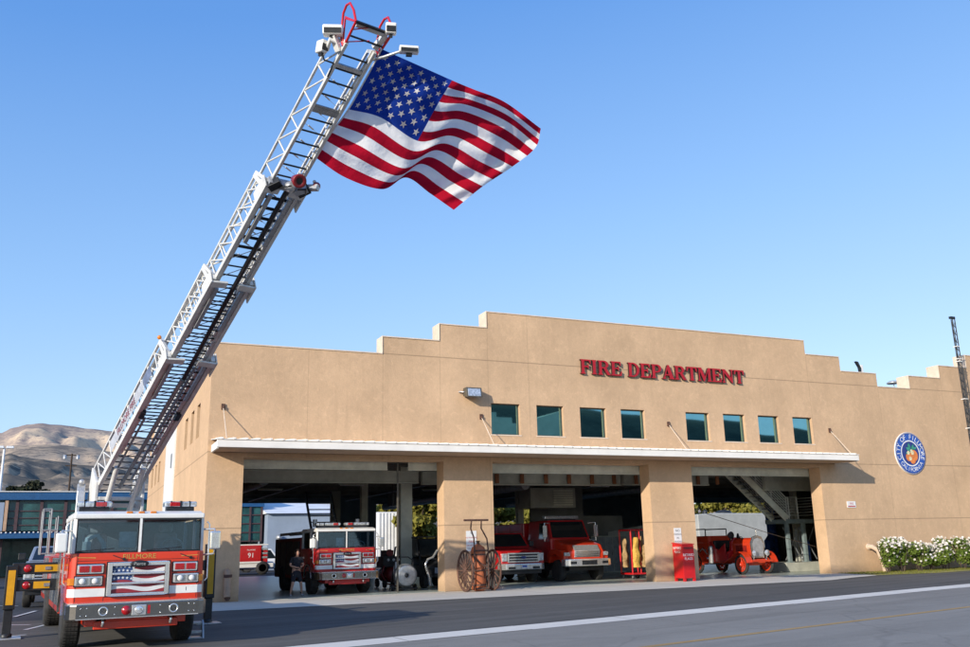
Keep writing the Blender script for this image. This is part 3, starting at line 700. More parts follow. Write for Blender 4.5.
sp = thing('hose_bib', 'small brass hose bib low on the tan wall left of the roses', 'tap', (37.3, FY, .95))
mb = MB(); mb.tube([(37.3, FY - .002, 1.12), (37.3, FY - .16, 1.10), (37.3, FY - .2, .98)], .03, 8); mb.build('spout', 'rust', sp, world=True)
mb = MB(); mb.lathe([(.0, 0), (.09, 0), (.09, .02), (0, .02)], (37.3, FY - .12, 1.2), 'z', 12); mb.tube([(37.3, FY - .12, 1.1), (37.3, FY - .12, 1.2)], .015, 6); mb.build('handle', 'rust', sp, world=True)
dn = thing('downspout', 'dark tan curved drain pipe at the foot of the first pillar', 'pipe', (5.05, FY - .2, 0))
p = P(228, 575, FY - .2); q = P(228, 600, FY - .2)
mb = MB(); mb.tube([(p.x, FY - .02, p.z + .1), (p.x, FY - .14, p.z + .06), (p.x, FY - .2, p.z - .12), (p.x, FY - .2, .32), (p.x, FY - .26, .16)], .125, 16); mb.build('pipe', 'tan', dn, world=True)
mb = MB(); mb.lathe([(.145, -.05), (.145, .05)], (p.x, FY - .2, .9), 'z', 16); mb.lathe([(.105, 0), (.0, .001)], (p.x, FY - .272, .15), 'y', 14); mb.build('pipe_collar', 'rust', dn, world=True)
dn = thing('standpipe', 'beige elbow pipe rising from the grass beside the first rose bush', 'pipe', (38.9, FY - .5, 0))
a_ = P(871, 551, FY - .15); b_ = P(880, 572, FY - .45)
mb = MB(); mb.tube([(a_.x, FY - .01, 1.22), (a_.x + .05, FY - .2, 1.22), (a_.x + .18, FY - .42, 1.05), (a_.x + .3, FY - .55, .45), (a_.x + .34, FY - .58, .0)], [.12, .12, .115, .11, .12], 14); mb.build('pipe', 'beige', dn, world=True)
mb = MB(); mb.lathe([(.15, -.06), (.15, 0)], (a_.x + .0, FY - .005, 1.22), 'y', 14); mb.build('pipe_flange', 'coping', dn, world=True)

# mast in front of the right end
ms = thing('radio_mast', 'tall slim dark lattice radio mast with white clamps at the far right', 'mast', (44.1, 33.4, 0))
mb = MB()
for dx, dy in ((-.09, 0), (.09, 0), (0, .15)): mb.tube([(44.1 + dx, 33.4 + dy, 0), (44.1 + dx, 33.4 + dy, 13.45)], .03, 6)
z = .3; k = 0
while z < 13.2:
    c = [(-.09, 0), (.09, 0), (0, .15)]
    for i in range(3):
        a_, b_ = c[i], c[(i + 1) % 3]; mb.tube([(44.1 + a_[0], 33.4 + a_[1], z), (44.1 + b_[0], 33.4 + b_[1], z + .45)], .014, 4)
    z += .45
mb.build('lattice', 'blackmetal', ms, world=True)
mb = MB()
for z in (7.3, 8.9, 11.0, 11.15, 11.85): mb.bx(43.97, 44.23, 33.35, 33.6, z, z + .04)
mb.build('clamp', 'white', ms, world=True)
mb = MB(); mb.bx(43.85, 44.2, 33.35, 33.5, 13.45, 13.58); mb.build('mast_head', 'black', ms, world=True, bevel=.01)
ds = thing('roof_lamp', 'small round dark lamp on a bracket above the lowest parapet', 'light', (40.6, 36, 9.46))
p = P(893, 383, 36)
mb = MB(); mb.tube([(p.x + .1, 36, 9.2), (p.x + .05, 36, p.z - .1)], .03, 6); mb.build('bracket', 'alum', ds, world=True)
mb = MB(); mb.lathe([(.0, .14), (.22, .10), (.36, 0), (.3, -.05), (0, -.08)], (p.x, 36, p.z), 'z', 18); mb.build('shade', 'alum', ds, world=True)
ds = thing('roof_camera', 'white post with small dark camera standing behind the stepped parapet', 'camera', (38.7, 36, 9.1))
p = P(859.5, 369, 36)
mb = MB(); mb.bx(p.x + .12, p.x + .30, 36, 36.2, 9.16, p.z + .25); mb.build('post', 'white', ds, world=True, bevel=.02)
mb = MB(); mb.prism([(p.x - .25, p.z + .42), (p.x - .08, p.z + .40), (p.x + .08, p.z + .05), (p.x + .02, p.z - .3), (p.x - .04, p.z + .1)], 'y', 35.95, 36.1); mb.build('camera_head', 'blackmetal', ds, world=True)
# ------------------------------------------------------------------ fire engines
def wheel(par, x, y, r, w, side, rimmat='chrome', tyre='rubber', n=32, spokes=0):
    """road wheel with axle along x; side=-1 outer face toward -x"""
    mb = MB()
    mb.lathe([(r * .60, -w / 2), (r * .90, -w / 2), (r * .97, -w * .42), (r, -w * .30), (r, w * .30), (r * .97, w * .42), (r * .90, w / 2), (r * .60, w / 2)], (x, y, r), 'x', n)
    for k in range(0 if n < 30 else 40):                              # tread blocks
        a = 2 * PI * k / 40
        m = Matrix.Translation((x, y, r)) @ Matrix.Rotation(a, 4, 'X')
        for dx in (-.33, -.11, .11, .33): mb.box((dx * w * .8, 0, r + .004), (w * .15, r * .10, .018), 0, m)
    t = mb.build('wheel', tyre, par)
    mb = MB(); s = side
    mb.lathe([(r * .60, s * w * .46), (r * .57, s * w * .40), (r * .50, s * w * .22), (r * .30, s * w * .20), (r * .26, s * w * .40), (r * .20, s * w * .46), (0, s * w * .48)], (x, y, r), 'x', n)
    mb.lathe([(r * .60, -s * w * .46), (r * .5, -s * w * .2), (0, -s * w * .2)], (x, y, r), 'x', n)
    for k in range(8):
        a = 2 * PI * k / 8; mb.lathe([(.02, 0), (.02, s * .04)], (x + s * w * .2, y + r * .38 * math.cos(a), r + r * .38 * math.sin(a)), 'x', 6)
    mb.build('rim', rimmat, t)
    return t
def flag_decal(par, x0, x1, z0, z1, y, name='flag_decal'):
    """waving stars and stripes painted on the grille insert"""
    mb = MB(); nx, nz = 26, 7
    wv = lambda u: .07 * math.sin(u * 6.5 + .4)
    q = lambda u, v: (x0 + (x1 - x0) * u, y - .012 * math.sin(u * 6.5), min(z1, max(z0, z0 + (z1 - z0) * (v * 1.12 - .06 + wv(u)))))
    for j in range(nz):
        for i in range(nx):
            u0, u1, v0, v1 = i / nx, (i + 1) / nx, j / nz, (j + 1) / nz
            blue = u1 < .42 and j >= 3
            mb.quad(q(u0, v0), q(u1, v0), q(u1, v1), q(u0, v1), mi=2 if blue else (0 if j % 2 == 0 else 1))
    for r_ in range(4):
        for c in range(5):
            u, v = .045 + c * .08 + (r_ % 2) * .03, .5 + r_ * .125
            p = q(u, v)
            pts = []
            for k in range(10):
                a = PI / 2 + k * PI / 5; rr = .030 if k % 2 == 0 else .013
                pts.append((p[0] + rr * math.cos(a), p[1] - .006, min(z1, p[2] + rr * math.sin(a))))
            mb.quad(*pts, mi=1)
    return mb.build(name, ['fred', 'fwhite', 'fblue'], par)
def engine(t, red, hw=1.22, ladder=False):
    """cab-over fire engine; local frame: x across, y=0 at the bumper face and growing backwards"""
    zt, zb = 2.42, 1.78; yf = .42; yr = 3.2
    # lower cab shell with rounded front
    mb = MB()
    prof = [(-hw, yr), (-hw, yf + .10), (-hw + .03, yf + .04), (-hw + .10, yf), (hw - .10, yf), (hw - .03, yf + .04), (hw, yf + .10), (hw, yr)]
    mb.prism(prof, 'z', .86, zb); cab = mb.build('cab', red, t, bevel=.015)
    mb = MB()
    for a, b in ((-hw - .003, -.56), (.56, hw + .003)):
        pr = [(x, y) for x, y in ((a, yf + .10), (a + .03, yf + .035), (a + .11, yf - .006), (b, yf - .006), (b, yf + .02), (a + .12, yf + .02), (a + .04, yf + .06), (a + .02, yf + .11))] if a < 0 else \
             [(b, yf + .10), (b - .03, yf + .035), (b - .11, yf - .006), (a, yf - .006), (a, yf + .02), (b - .12, yf + .02), (b - .04, yf + .06), (b - .02, yf + .11)]
        mb = MB(); mb.prism(pr, 'z', .985, 1.135); mb.build('stripe', 'white', cab)
        x_ = -hw - .006 if a < 0 else hw + .001
        mb = MB(); mb.bx(x_, x_ + .005, yf + .12, yr, .985, 1.135); mb.build('stripe', 'white', cab)
    # upper cab: pillars, roof
    mb = MB(); yw = yf + .10
    mb.prism([(-hw + .015, yf + .06), (hw - .015, yf + .06), (hw - .015, yr), (-hw + .015, yr)], 'z', zt, zt + .10)
    mb.prism([(yf + .08, zt + .10), (yf + .30, zt + .15), (yr - .1, zt + .15), (yr, zt + .10)], 'x', -hw + .04, hw - .04)
    mb.build('cab_roof', 'white', t, bevel=.035, seg=3)
    for s in (-1, 1):
        mb = MB(); mb.prism([(s * (hw - .075), yf + .09), (s * (hw - .012), yf + .11), (s * (hw - .012), yf + .22), (s * (hw - .075), yf + .19)], 'z', zb, zt)
        mb.build('pillar', 'white', t, bevel=.006)
        for yy in (1.35, 1.55, 2.75): mb = MB(); mb.bx(s * hw - s * .012 - .03 * (s > 0), s * hw - s * .012 + .03 * (s < 0), yy, yy + .12, zb, zt); mb.build('pillar', 'white', t, bevel=.006)
    mb = MB(); mb.bx(-.026, .026, yf + .06, yf + .12, zb, zt); mb.build('pillar', 'white', t, bevel=.006)
    mb = MB(); mb.bx(-hw + .05, hw - .05, yr - .06, yr - .01, zb, zt); mb.build('back_panel', 'white', t)
    mb = MB(); mb.bx(-hw + .075, -.027, yf + .075, yf + .085, zb + .03, zt - .03); wl = mb.build('windshield', 'glass', t)
    mb = MB(); mb.bx(.027, hw - .075, yf + .075, yf + .085, zb + .03, zt - .03); wr = mb.build('windshield', 'glass', t)
    for (a, b), wp_ in (((-hw + .075, -.027), wl), ((.027, hw - .075), wr)):
        mb = MB(); y0, y1 = yf + .06, yf + .10
        mb.prism([(a, zb + .001), (b, zb + .001), (b, zt - .001), (a, zt - .001), (a, zb + .03), (a + .02, zb + .03), (a + .02, zt - .03), (b - .02, zt - .03), (b - .02, zb + .03), (a, zb + .03)], 'y', y0, y1) if False else mb.bx(a, b, y0, y1, zb + .001, zb + .03)
        mb.bx(a, b, y0, y1, zt - .03, zt - .001); mb.bx(a, a + .02, y0, y1, zb + .03, zt - .03); mb.bx(b - .02, b, y0, y1, zb + .03, zt - .03); mb.build('gasket', 'black', wp_)
    for s in (-1, 1):
        for y0, y1 in ((yf + .23, 1.34), (1.68, 2.74)):
            mb = MB(); x = s * (hw + .004); dr = MB()
            dr.bx(min(x, x + s * .012), max(x, x + s * .012), y0 - .02, y1 + .03, .9, 1.76); dd = dr.build('door', red, t, bevel=.006)
            mb.bx(s * (hw - .03) - .004, s * (hw - .03) + .004, y0, y1, zb + .02, zt - .02); mb.build('side_window', 'glass', dd)
            mb = MB(); mb.bx(min(x + s * .012, x + s * .04), max(x + s * .012, x + s * .04), y1 - .2, y1 - .03, 1.4, 1.46); mb.build('door_handle', 'chrome', dd)
        mb = MB(); x = s * (hw + .05)
        mb.tube([(x, yf + .14, 1.2), (x + s * .05, yf + .14, 1.25), (x + s * .05, yf + .14, 2.3), (x, yf + .14, 2.35)], .016, 8); mb.build('grab_rail', 'chrome', t)
    # interior
    mb = MB(); mb.bx(-hw + .06, hw - .06, yf + .14, 1.0, 1.66, zb + .01); mb.bx(-hw + .08, hw - .08, 2.5, 2.6, zb, zt - .01); mb.build('dashboard', 'cabin', t)
    for x in (-.72, .66):
        mb = MB(); mb.bx(x - .24, x + .24, 1.25, 1.75, 1.4, 1.62); mb.prism([(1.62, 1.6), (1.78, 1.6), (1.86, 2.16), (1.72, 2.16)], 'x', x - .23, x + .23)
        mb.bx(x - .14, x + .14, 1.74, 1.86, 2.17, 2.36); mb.build('seat', 'seat', t, bevel=.05, seg=3)
    mb = MB(); m_ = Matrix.Translation((.66, 1.02, 1.86)) @ Matrix.Rotation(R(-50), 4, 'X')
    mb.tube([m_ @ Vector((.23 * math.cos(k * PI / 12), .23 * math.sin(k * PI / 12), 0)) for k in range(24)], .018, 6, closed=True); mb.bar(m_ @ Vector((-.22, 0, 0)), m_ @ Vector((.22, 0, 0)), .03, .03); mb.tube([m_ @ Vector((0, 0, 0)), m_ @ Vector((0, 0, -.3))], .03, 8)
    mb.build('steering_wheel', 'seat', t)
    mb = MB(); mb.bx(-.36, -.04, .74, .80, 1.86, 2.18); mb.bx(-.24, -.16, .78, .84, 1.78, 1.86); mb.build('tablet', 'paper', t, bevel=.02)
    if ladder:
        mb = MB(); mb.tube([(-.95, .85, 1.8), (-.92, .84, 2.05), (-.75, .84, 2.12), (-.62, .86, 1.95), (-.6, .88, 1.78)], .05, 8); mb.bx(-1.0, -.86, .78, .9, 1.78, 2.0); mb.build('headset', 'paper', t)
    # wipers
    for x in (-.62, .62):
        mb = MB(); mb.bar((x + .34, yf - .012, 1.655), (x - .12, yf + .05, 1.835), .03, .016); mb.lathe([(.03, -.02), (.03, .0)], (x + .34, yf - .006, 1.655), 'y', 10); mb.bar((x - .50, yf + .05, 1.815), (x + .16, yf + .05, 1.86), .022, .018); mb.build('wiper', 'black', t)
    # gold name over the grille
    mb = MB(); glyphs(mb, 'FILLMORE', .125, face_mat((0, yf - .004, 1.70), (1, 0, 0), (0, 0, 1)), .002, xs=1.12); mb.build('lettering', 'gold', t)
    mb = MB()
    for s in (-1, 1): mb.prism([(s * .78, 1.685), (s * 1.1, 1.70), (s * 1.1, 1.71), (s * .78, 1.70)], 'y', yf - .004, yf - .001)
    mb.build('pinstripe', 'gold', t)
    # grille with the flag insert
    gx, g0, g1 = .56, .985, 1.60
    mb = MB()
    mb.bx(-gx, -gx + .08, yf - .09, yf - .003, g0, g1); mb.bx(gx - .08, gx, yf - .09, yf - .003, g0, g1)
    mb.bx(-gx + .08, gx - .08, yf - .09, yf - .003, g1 - .07, g1); mb.bx(-gx + .08, gx - .08, yf - .09, yf - .003, g0, g0 + .045)
    for z in (1.19, 1.37): mb.bx(-gx + .083, gx - .083, yf - .095, yf - .05, z, z + .04)
    gr = mb.build('grille', 'chrome', t, bevel=.014, seg=3)
    flag_decal(gr, -gx + .085, gx - .085, g0 + .05, g1 - .075, yf - .03)
    mb = MB(); mb.lathe([(.17, 0), (.17, -.02), (.15, -.03), (0, -.032)], (0, 0, 0), 'y', 28); mb.v = [(v[0], v[1] + yf - .09, v[2] * .38 + g1 - .035) for v in mb.v]; bd = mb.build('badge', 'black', gr)
    mb = MB(); glyphs(mb, 'Pierce', .085, face_mat((0, yf - .1225, g1 - .038), (1, 0, 0), (0, 0, 1)), .002); mb.build('badge_script', 'chrome', bd)
    # panel seams and lamp surrounds
    mb = MB()
    for s in (-1, 1):
        mb.bx(s * 1.095 - .004, s * 1.095 + .004, yf - .0035, yf - .0005, .90, 1.77); mb.bx(s * .60 - .004, s * .60 + .004, yf - .0035, yf - .0005, .90, .975)
    mb.bx(-1.09, 1.09, yf - .0035, yf - .0005, 1.635, 1.643); mb.bx(-.595, .595, yf - .0035, yf - .0005, .965, .973)
    mb.build('panel_seam', 'black', cab)
    for s in (-1, 1):
        mb = MB(); mb.bx(s * .86 - .245, s * .86 + .245, yf - .012, yf - .0042, 1.39, 1.59); mb.bx(s * .88 - .255, s * .88 + .255, yf - .012, yf - .0042, 1.17, 1.37); mb.build('lamp_surround', 'black', cab)
    mb = MB(); mb.bx(-.58, .58, yf - .010, yf - .0042, .975, 1.615); mb.build('grille_surround', 'black', cab)
    # lamps
    for s in (-1, 1):
        xc = s * .86
        mb = MB(); mb.bx(xc - .23, xc + .23, yf - .05, yf - .003, 1.405, 1.575); lb = mb.build('warning_light', 'chrome', t, bevel=.02, seg=3)
        for k in (-1, 1):
            mb = MB(); mb.bx(xc + k * .105 - .09, xc + k * .105 + .09, yf - .075, yf - .045, 1.43, 1.55); mb.build('lens', 'redlens', lb, bevel=.02, seg=3)
        xc = s * .88
        mb = MB(); mb.bx(xc - .24, xc + .24, yf - .05, yf - .003, 1.185, 1.355); lb = mb.build('headlight', 'chrome', t, bevel=.02, seg=3)
        for k in (-1, 1):
            mb = MB(); mb.bx(xc + k * .11 - .095, xc + k * .11 + .095, yf - .065, yf - .045, 1.21, 1.33); ln_ = mb.build('lens', 'steel', lb, bevel=.02, seg=3); mb = MB(); mb.lathe([(.056, -.002), (.05, -.018), (.02, -.026), (0, -.028)], (xc + k * .11, yf - .066, 1.27), 'y', 18); mb.build('bulb', 'white', ln_)
        mb = MB(); mb.prism([(s * 1.125, yf - .02), (s * 1.205, yf + .0), (s * 1.235, yf + .09), (s * 1.235, yf + .2), (s * 1.2, yf + .2), (s * 1.13, yf + .01)], 'z', 1.20, 1.33); mb.build('marker_light', 'amber', t, bevel=.008)
    for x in (-.22, 0, .22):
        mb = MB(); mb.bx(x - .06, x + .06, yf + .07, yf + .14, zt + .095, zt + .14); mb.build('clearance_light', 'amber', t, bevel=.02)
    # bumper
    mb = MB(); bw = 1.24
    mb.prism([(-bw, .62), (-bw, .16), (-bw + .06, .06), (-bw + .16, 0), (bw - .16, 0), (bw - .06, .06), (bw, .16), (bw, .62), (bw - .05, .62), (bw - .05, .2), (bw - .2, .06), (-bw + .2, .06), (-bw + .05, .2), (-bw + .05, .62)], 'z', .60, .86)
    bp = mb.build('bumper', 'bumpermetal', t, bevel=.012, seg=3)
    mb = MB(); mb.prism([(-bw + .02, .6), (-bw + .02, .2), (-bw + .18, .03), (bw - .18, .03), (bw - .02, .2), (bw - .02, .6)], 'z', .862, .885); mb.build('bumper_deck', 'chrome', bp)
    mb = MB(); mb.bx(-bw + .16, bw - .16, -.006, .012, .602, .618); mb.build('bumper_edge', 'chrome', bp)
    for x in (-.62, .62):
        mb = MB(); mb.lathe([(.085, 0), (.085, -.02), (.065, -.025), (.06, .0), (0, .01)], (x, 0, .735), 'y', 20); mb.build('horn', 'chrome', bp)
    mb = MB(); mb.bx(-.13, .13, -.03, -.003, .635, .825); sb = mb.build('siren', 'chrome', bp, bevel=.012)
    mb = MB(); mb.lathe([(.075, -.035), (.06, -.05), (.03, -.04), (0, -.055)], (0, 0, .73), 'y', 20); mb.build('siren_horn', 'chrome', sb)
    mb = MB(); mb.lathe([(.085, 0), (.08, -.03), (0, -.04)], (-.22, 0, .735), 'y', 20); mb.build('siren_light', 'redlens', bp); mb = MB(); mb.bx(.15, .20, -.02, -.003, .66, .81); mb.build('siren_light', 'redlens', bp)
    mb = MB()
    for x in (-1.0, -.9, .9, 1.0, -.42, .38):
        for z in (.67, .80): mb = MB(); mb.lathe([(.012, 0), (.009, -.010), (0, -.011)], (x, 0, z), 'y', 8); mb.build('bolt', 'chrome', bp)
    mb = MB(); mb.bx(-.75, .75, .25, .36, .40, .55); mb.bx(-.55, .55, .12, .24, .55, .598); mb.bx(-.9, -.7, .3, 1.4, .46, .6); mb.bx(.7, .9, .3, 1.4, .46, .6); ch = mb.build('front_frame', red, t, bevel=.015)
    for x in (-.6, .6):
        mb = MB(); mb.tube([(x, .24, .50), (x, .16, .47), (x, .13, .53), (x, .18, .58)], .025, 8); mb.build('tow_hook', 'chrome', ch)
    mb = MB(); mb.bx(-.95, .95, 1.3, 11.5 if ladder else 8, .42, .72); mb.bx(-.9, .9, 1.2, 1.45, .40, .52); mb.build('chassis', 'black', t)
    # mirrors
    for s in (-1, 1):
        mb = MB(); x = s * (hw + .18)
        mb.bx(x - .105, x + .105, yf - .13, yf - .02, 1.80, 2.16); mo = mb.build('mirror', 'chrome' if s > 0 else 'white', t, bevel=.035, seg=3)
        mb = MB(); mb.tube([(s * hw, yf + .16, 2.2), (x, yf + .0, 2.2), (x, yf - .05, 2.1)], .018, 8); mb.tube([(s * hw, yf + .16, 1.7), (x, yf - .02, 1.72), (x, yf - .06, 1.82)], .018, 8); mb.build('mirror_arm', 'chrome', mo)
    # lightbars
    for s in (-1, 1):
        x0, x1 = ((-1.14, -.5) if s < 0 else (.5, 1.14)) if ladder else ((-1.1, -.1) if s < 0 else (.1, 1.1))
        mb = MB(); mb.bx(x0, x1, yf + .62, yf + .94, zt + .25, zt + .36); lb = mb.build('lightbar', 'clearlens', t, bevel=.03, seg=3)
        mb = MB(); mb.bx(x0 + .05, x1 - .05, yf + .66, yf + .9, zt + .152, zt + .248); mb.bx(x0 + .3, x0 + .34, yf + .61, yf + .95, zt + .245, zt + .37); mb.bx(x0 + .12, x0 + .14, yf + .61, yf + .95, zt + .245, zt + .37); mb.bx(x1 - .16, x1 - .14, yf + .61, yf + .95, zt + .245, zt + .37); mb.build('bracket', 'blackmetal', lb)
        mb = MB(); mb.bx((x1 - .3) if s < 0 else (x0 + .1), (x1 - .1) if s < 0 else (x0 + .3), yf + .60, yf + .64, zt + .26, zt + .345); mb.build('lens', 'redlens', lb, bevel=.01)
    # wheels
    for s in (-1, 1): wheel(t, s * 1.06, 1.72, .53, .34, s)
    for s in (-1, 1):
        mb = MB(); pts = [(1.72 + .66 * math.cos(R(a)), .53 + .66 * math.sin(R(a))) for a in range(10, 171, 10)]; pi_ = [(1.72 + .60 * math.cos(R(a)), .53 + .60 * math.sin(R(a))) for a in range(170, 9, -10)]
        x = s * (hw + .018); mb.prism(pts + pi_, 'x', min(x, x + s * .05), max(x, x + s * .05))
        mb.build('fender', 'steel', t)

RZ = R(3.4)
TR = Vector((1.215, 18.62, 0))
truck = thing('ladder_truck', 'red and white ladder truck with its long white aerial raised over the cab', 'fire truck', TR, RZ)
engine(truck, 'truckred', ladder=True)
mb = MB(); glyphs(mb, '1', .10, face_mat((.90, .413, 1.06), (1, 0, 0), (0, 0, 1)), .002); disc_ = None; mb.build('unit_number', 'ink', truck)
# body behind the cab
mb = MB(); mb.bx(-1.21, 1.21, 3.35, 13.6, .55, 1.75); mb.bx(-1.1, 1.1, 3.35, 9.6, 1.753, 2.2); mb.build('body', 'truckred', truck, bevel=.02)
mb = MB()
for s in (-1, 1):
    for y0 in (3.5, 4.8, 6.1, 9.8, 11.4):
        x = s * 1.213; mb = MB(); mb.bx(min(x, x + s * .02), max(x, x + s * .02), y0, y0 + 1.2, .7, 1.7); mb.build('locker_door', 'steel', truck, bevel=.008)
mb = MB(); mb.bx(-1.2, 1.2, 9.62, 13.58, 1.753, 1.80); mb.build('deck_plate', 'alum', truck)
for s in (-1, 1):
    wheel(truck, s * 1.04, 8.3, .53, .5, s)
# chrome handrail frame at the passenger side behind the cab
mb = MB()
for y in (3.7, 4.6):
    for x in (-1.64, -1.48, -1.34): mb.tube([(x, y, 1.78), (x, y, 2.76 if x < -1.4 else 2.6)], .017, 8)
    for z in (1.80, 2.3, 2.75): mb.tube([(-1.65, y, z), (-1.34 if z < 2.7 else -1.48, y, z)], .017, 8)
    mb.bar((-1.34, y, 1.9), (-1.15, y, 1.9), .05, .05)
for z in (1.80, 2.75): mb.tube([(-1.64, 3.7, z), (-1.64, 4.6, z)], .017, 8)
mb.build('step_rail', 'galv', truck)
# outriggers
def outrigger(s, y, reach, tall):
    mb = MB(); xi, xo = s * 1.2, s * reach
    for z0 in ((1.36, 1.00) if s < 0 else (1.30,)):
        mb.bx(min(xi, xo), max(xi, xo), y, y + .2, z0, z0 + .25)
    mb.bx(xo - .12, xo + .12, y - .04, y + .24, .62, tall)
    o = mb.build('outrigger', 'black', truck, bevel=.015)
    mb = MB(); mb.bx(xo - .09, xo + .09, y + .01, y + .19, .10, .62); mb.build('jack_leg', 'black', o, bevel=.01)
    mb = MB(); mb.lathe([(.12, .02), (.12, .08), (.06, .12), (0, .12)], (xo, y + .1, .02), 'z', 18); mb.build('jack_foot', 'blackmetal', o)
    mb = MB(); mb.bx(xo - .30, xo + .30, y - .2, y + .4, .002, .028); mb.build('ground_pad', 'alum', o, bevel=.006)
    mb = MB(); mb.bx(xo - .07, xo + .075, y - .048, y - .042, .72, tall - .10); mb.build('reflector', 'yellow', o)
    if s < 0:
        for z0, e in ((1.36, .0), (1.00, .14)): mb = MB(); mb.bx(xo + .45, xi - .02 - e, y - .008, y - .002, z0 + .05, z0 + .20); mb.build('reflector', 'yellow', o)
    if s < 0:
        for z0 in (1.36, 1.00):
            mb = MB(); mb.lathe([(.085, 0), (.08, -.025), (.04, -.04), (0, -.042)], (xo + .31, y - .002, z0 + .125), 'y', 18); mb.build('warning_lamp', 'redlens', o)
            mb = MB(); mb.bx(xo + .66, xo + .78, y - .03, y - .009, z0 + .09, z0 + .16); mb.build('latch', 'steel', o)
    return o
outrigger(-1, 4.6, 2.14, 1.56)
outrigger(1, 5.6, 2.36, 1.95)
mb = MB(); mb.tube([(1.40, 2.2, .95), (1.40, 2.2, 1.72)], .025, 8); mb.tube([(1.23, 2.2, 1.72), (1.40, 2.2, 1.72)], .02, 8); mb.tube([(1.23, 2.2, .95), (1.40, 2.2, .95)], .02, 8); mb.build('grab_rail', 'chrome', truck)
# turntable and pedestal
LB = P(113, 497, 31.3)
mb = MB(); c = LB
mb.lathe([(.95, 1.82), (.95, 2.02), (.8, 2.05), (.75, 2.25), (0, 2.25)], (c.x - .1, c.y + .2, 0), 'z', 32); tt = mb.build('turntable', 'white', truck, world=True)

# ------------------------------------------------------------------ the aerial ladder
LT = C0 + ray(371, 35) * (17.75 / F_PX)
Ld = (LT - LB).normalized(); Lw = Ld.cross(Vector((0, 0, 1))).normalized(); Lw = Lw if Lw.x > 0 else -Lw
Ln = Lw.cross(Ld); Ln = Ln if Ln.z > 0 else -Ln
LLEN = (LT - LB).length
def LP(s, w, n): return LB + Ld * s + Lw * w + Ln * n
mb = MB()
for s in (-1, 1):
    a = LP(-.25, s * .70, -.10); b = LP(.55, s * .70, .72); c = LP(.9, s * .70, .0)
    base = [(c.x, c.y, 2.2), (a.x, a.y + .3, 2.2), (a.x, a.y + .2, a.z), tuple(b), tuple(c)]
    v0 = [Vector(p) + Lw * (-.04) for p in base]; v1 = [Vector(p) + Lw * .04 for p in base]; n_ = 5
    mb.add(v0 + v1, [tuple(range(n_))[::-1], tuple(range(n_, 2 * n_))] + [(i, (i + 1) % n_, n_ + (i + 1) % n_, n_ + i) for i in range(n_)])
mb.bar(LP(-.1, -.9, -.25), LP(-.1, .95, -.25), .22, .13, up=(0, 0, 1))
mb.bar(LP(.5, -.64, -.35), LP(.5, .64, -.35), .5, .1, up=(0, 0, 1))
mb.build('pedestal', 'ladderwhite', truck, world=True, bevel=.01)
mb = MB(); p = LP(0, -.95, 0)
mb.prism([(p.y - .3, 2.2), (p.y + .5, 2.2), (p.y + .35, 3.6), (p.y + .15, 3.95), (p.y - .05, 3.7)], 'x', p.x - .14, p.x + .10); mb.ball((p.x - .02, p.y + .1, 3.98), .10, 10); mb.build('control_stand', 'alum', truck, world=True, bevel=.03)
mb = MB()
for s in (-1, 1): mb.tube([LP(-.3, s * .35, -.9), LP(1.9, s * .40, -.06)], .08, 12)
mb.build('lift_cylinder', 'ladderwhite', truck, world=True)
def s_at(px, py): return min((math.hypot(proj(LP(k * .05, 0, 0))[0] - px, proj(LP(k * .05, 0, 0))[1] - py), k * .05) for k in range(60, 400))[1]
S1, S2, S3 = s_at(193, 357), s_at(234, 281), s_at(288, 190)
SECT = ((0.0, S1, .60, .70, 0.0, .12, .17), (2.6, S2, .48, .62, .05, .10, .14), (5.4, S3, .40, .56, .09, .09, .12), (8.2, LLEN - .40, .325, .46, .12, .07, .09))
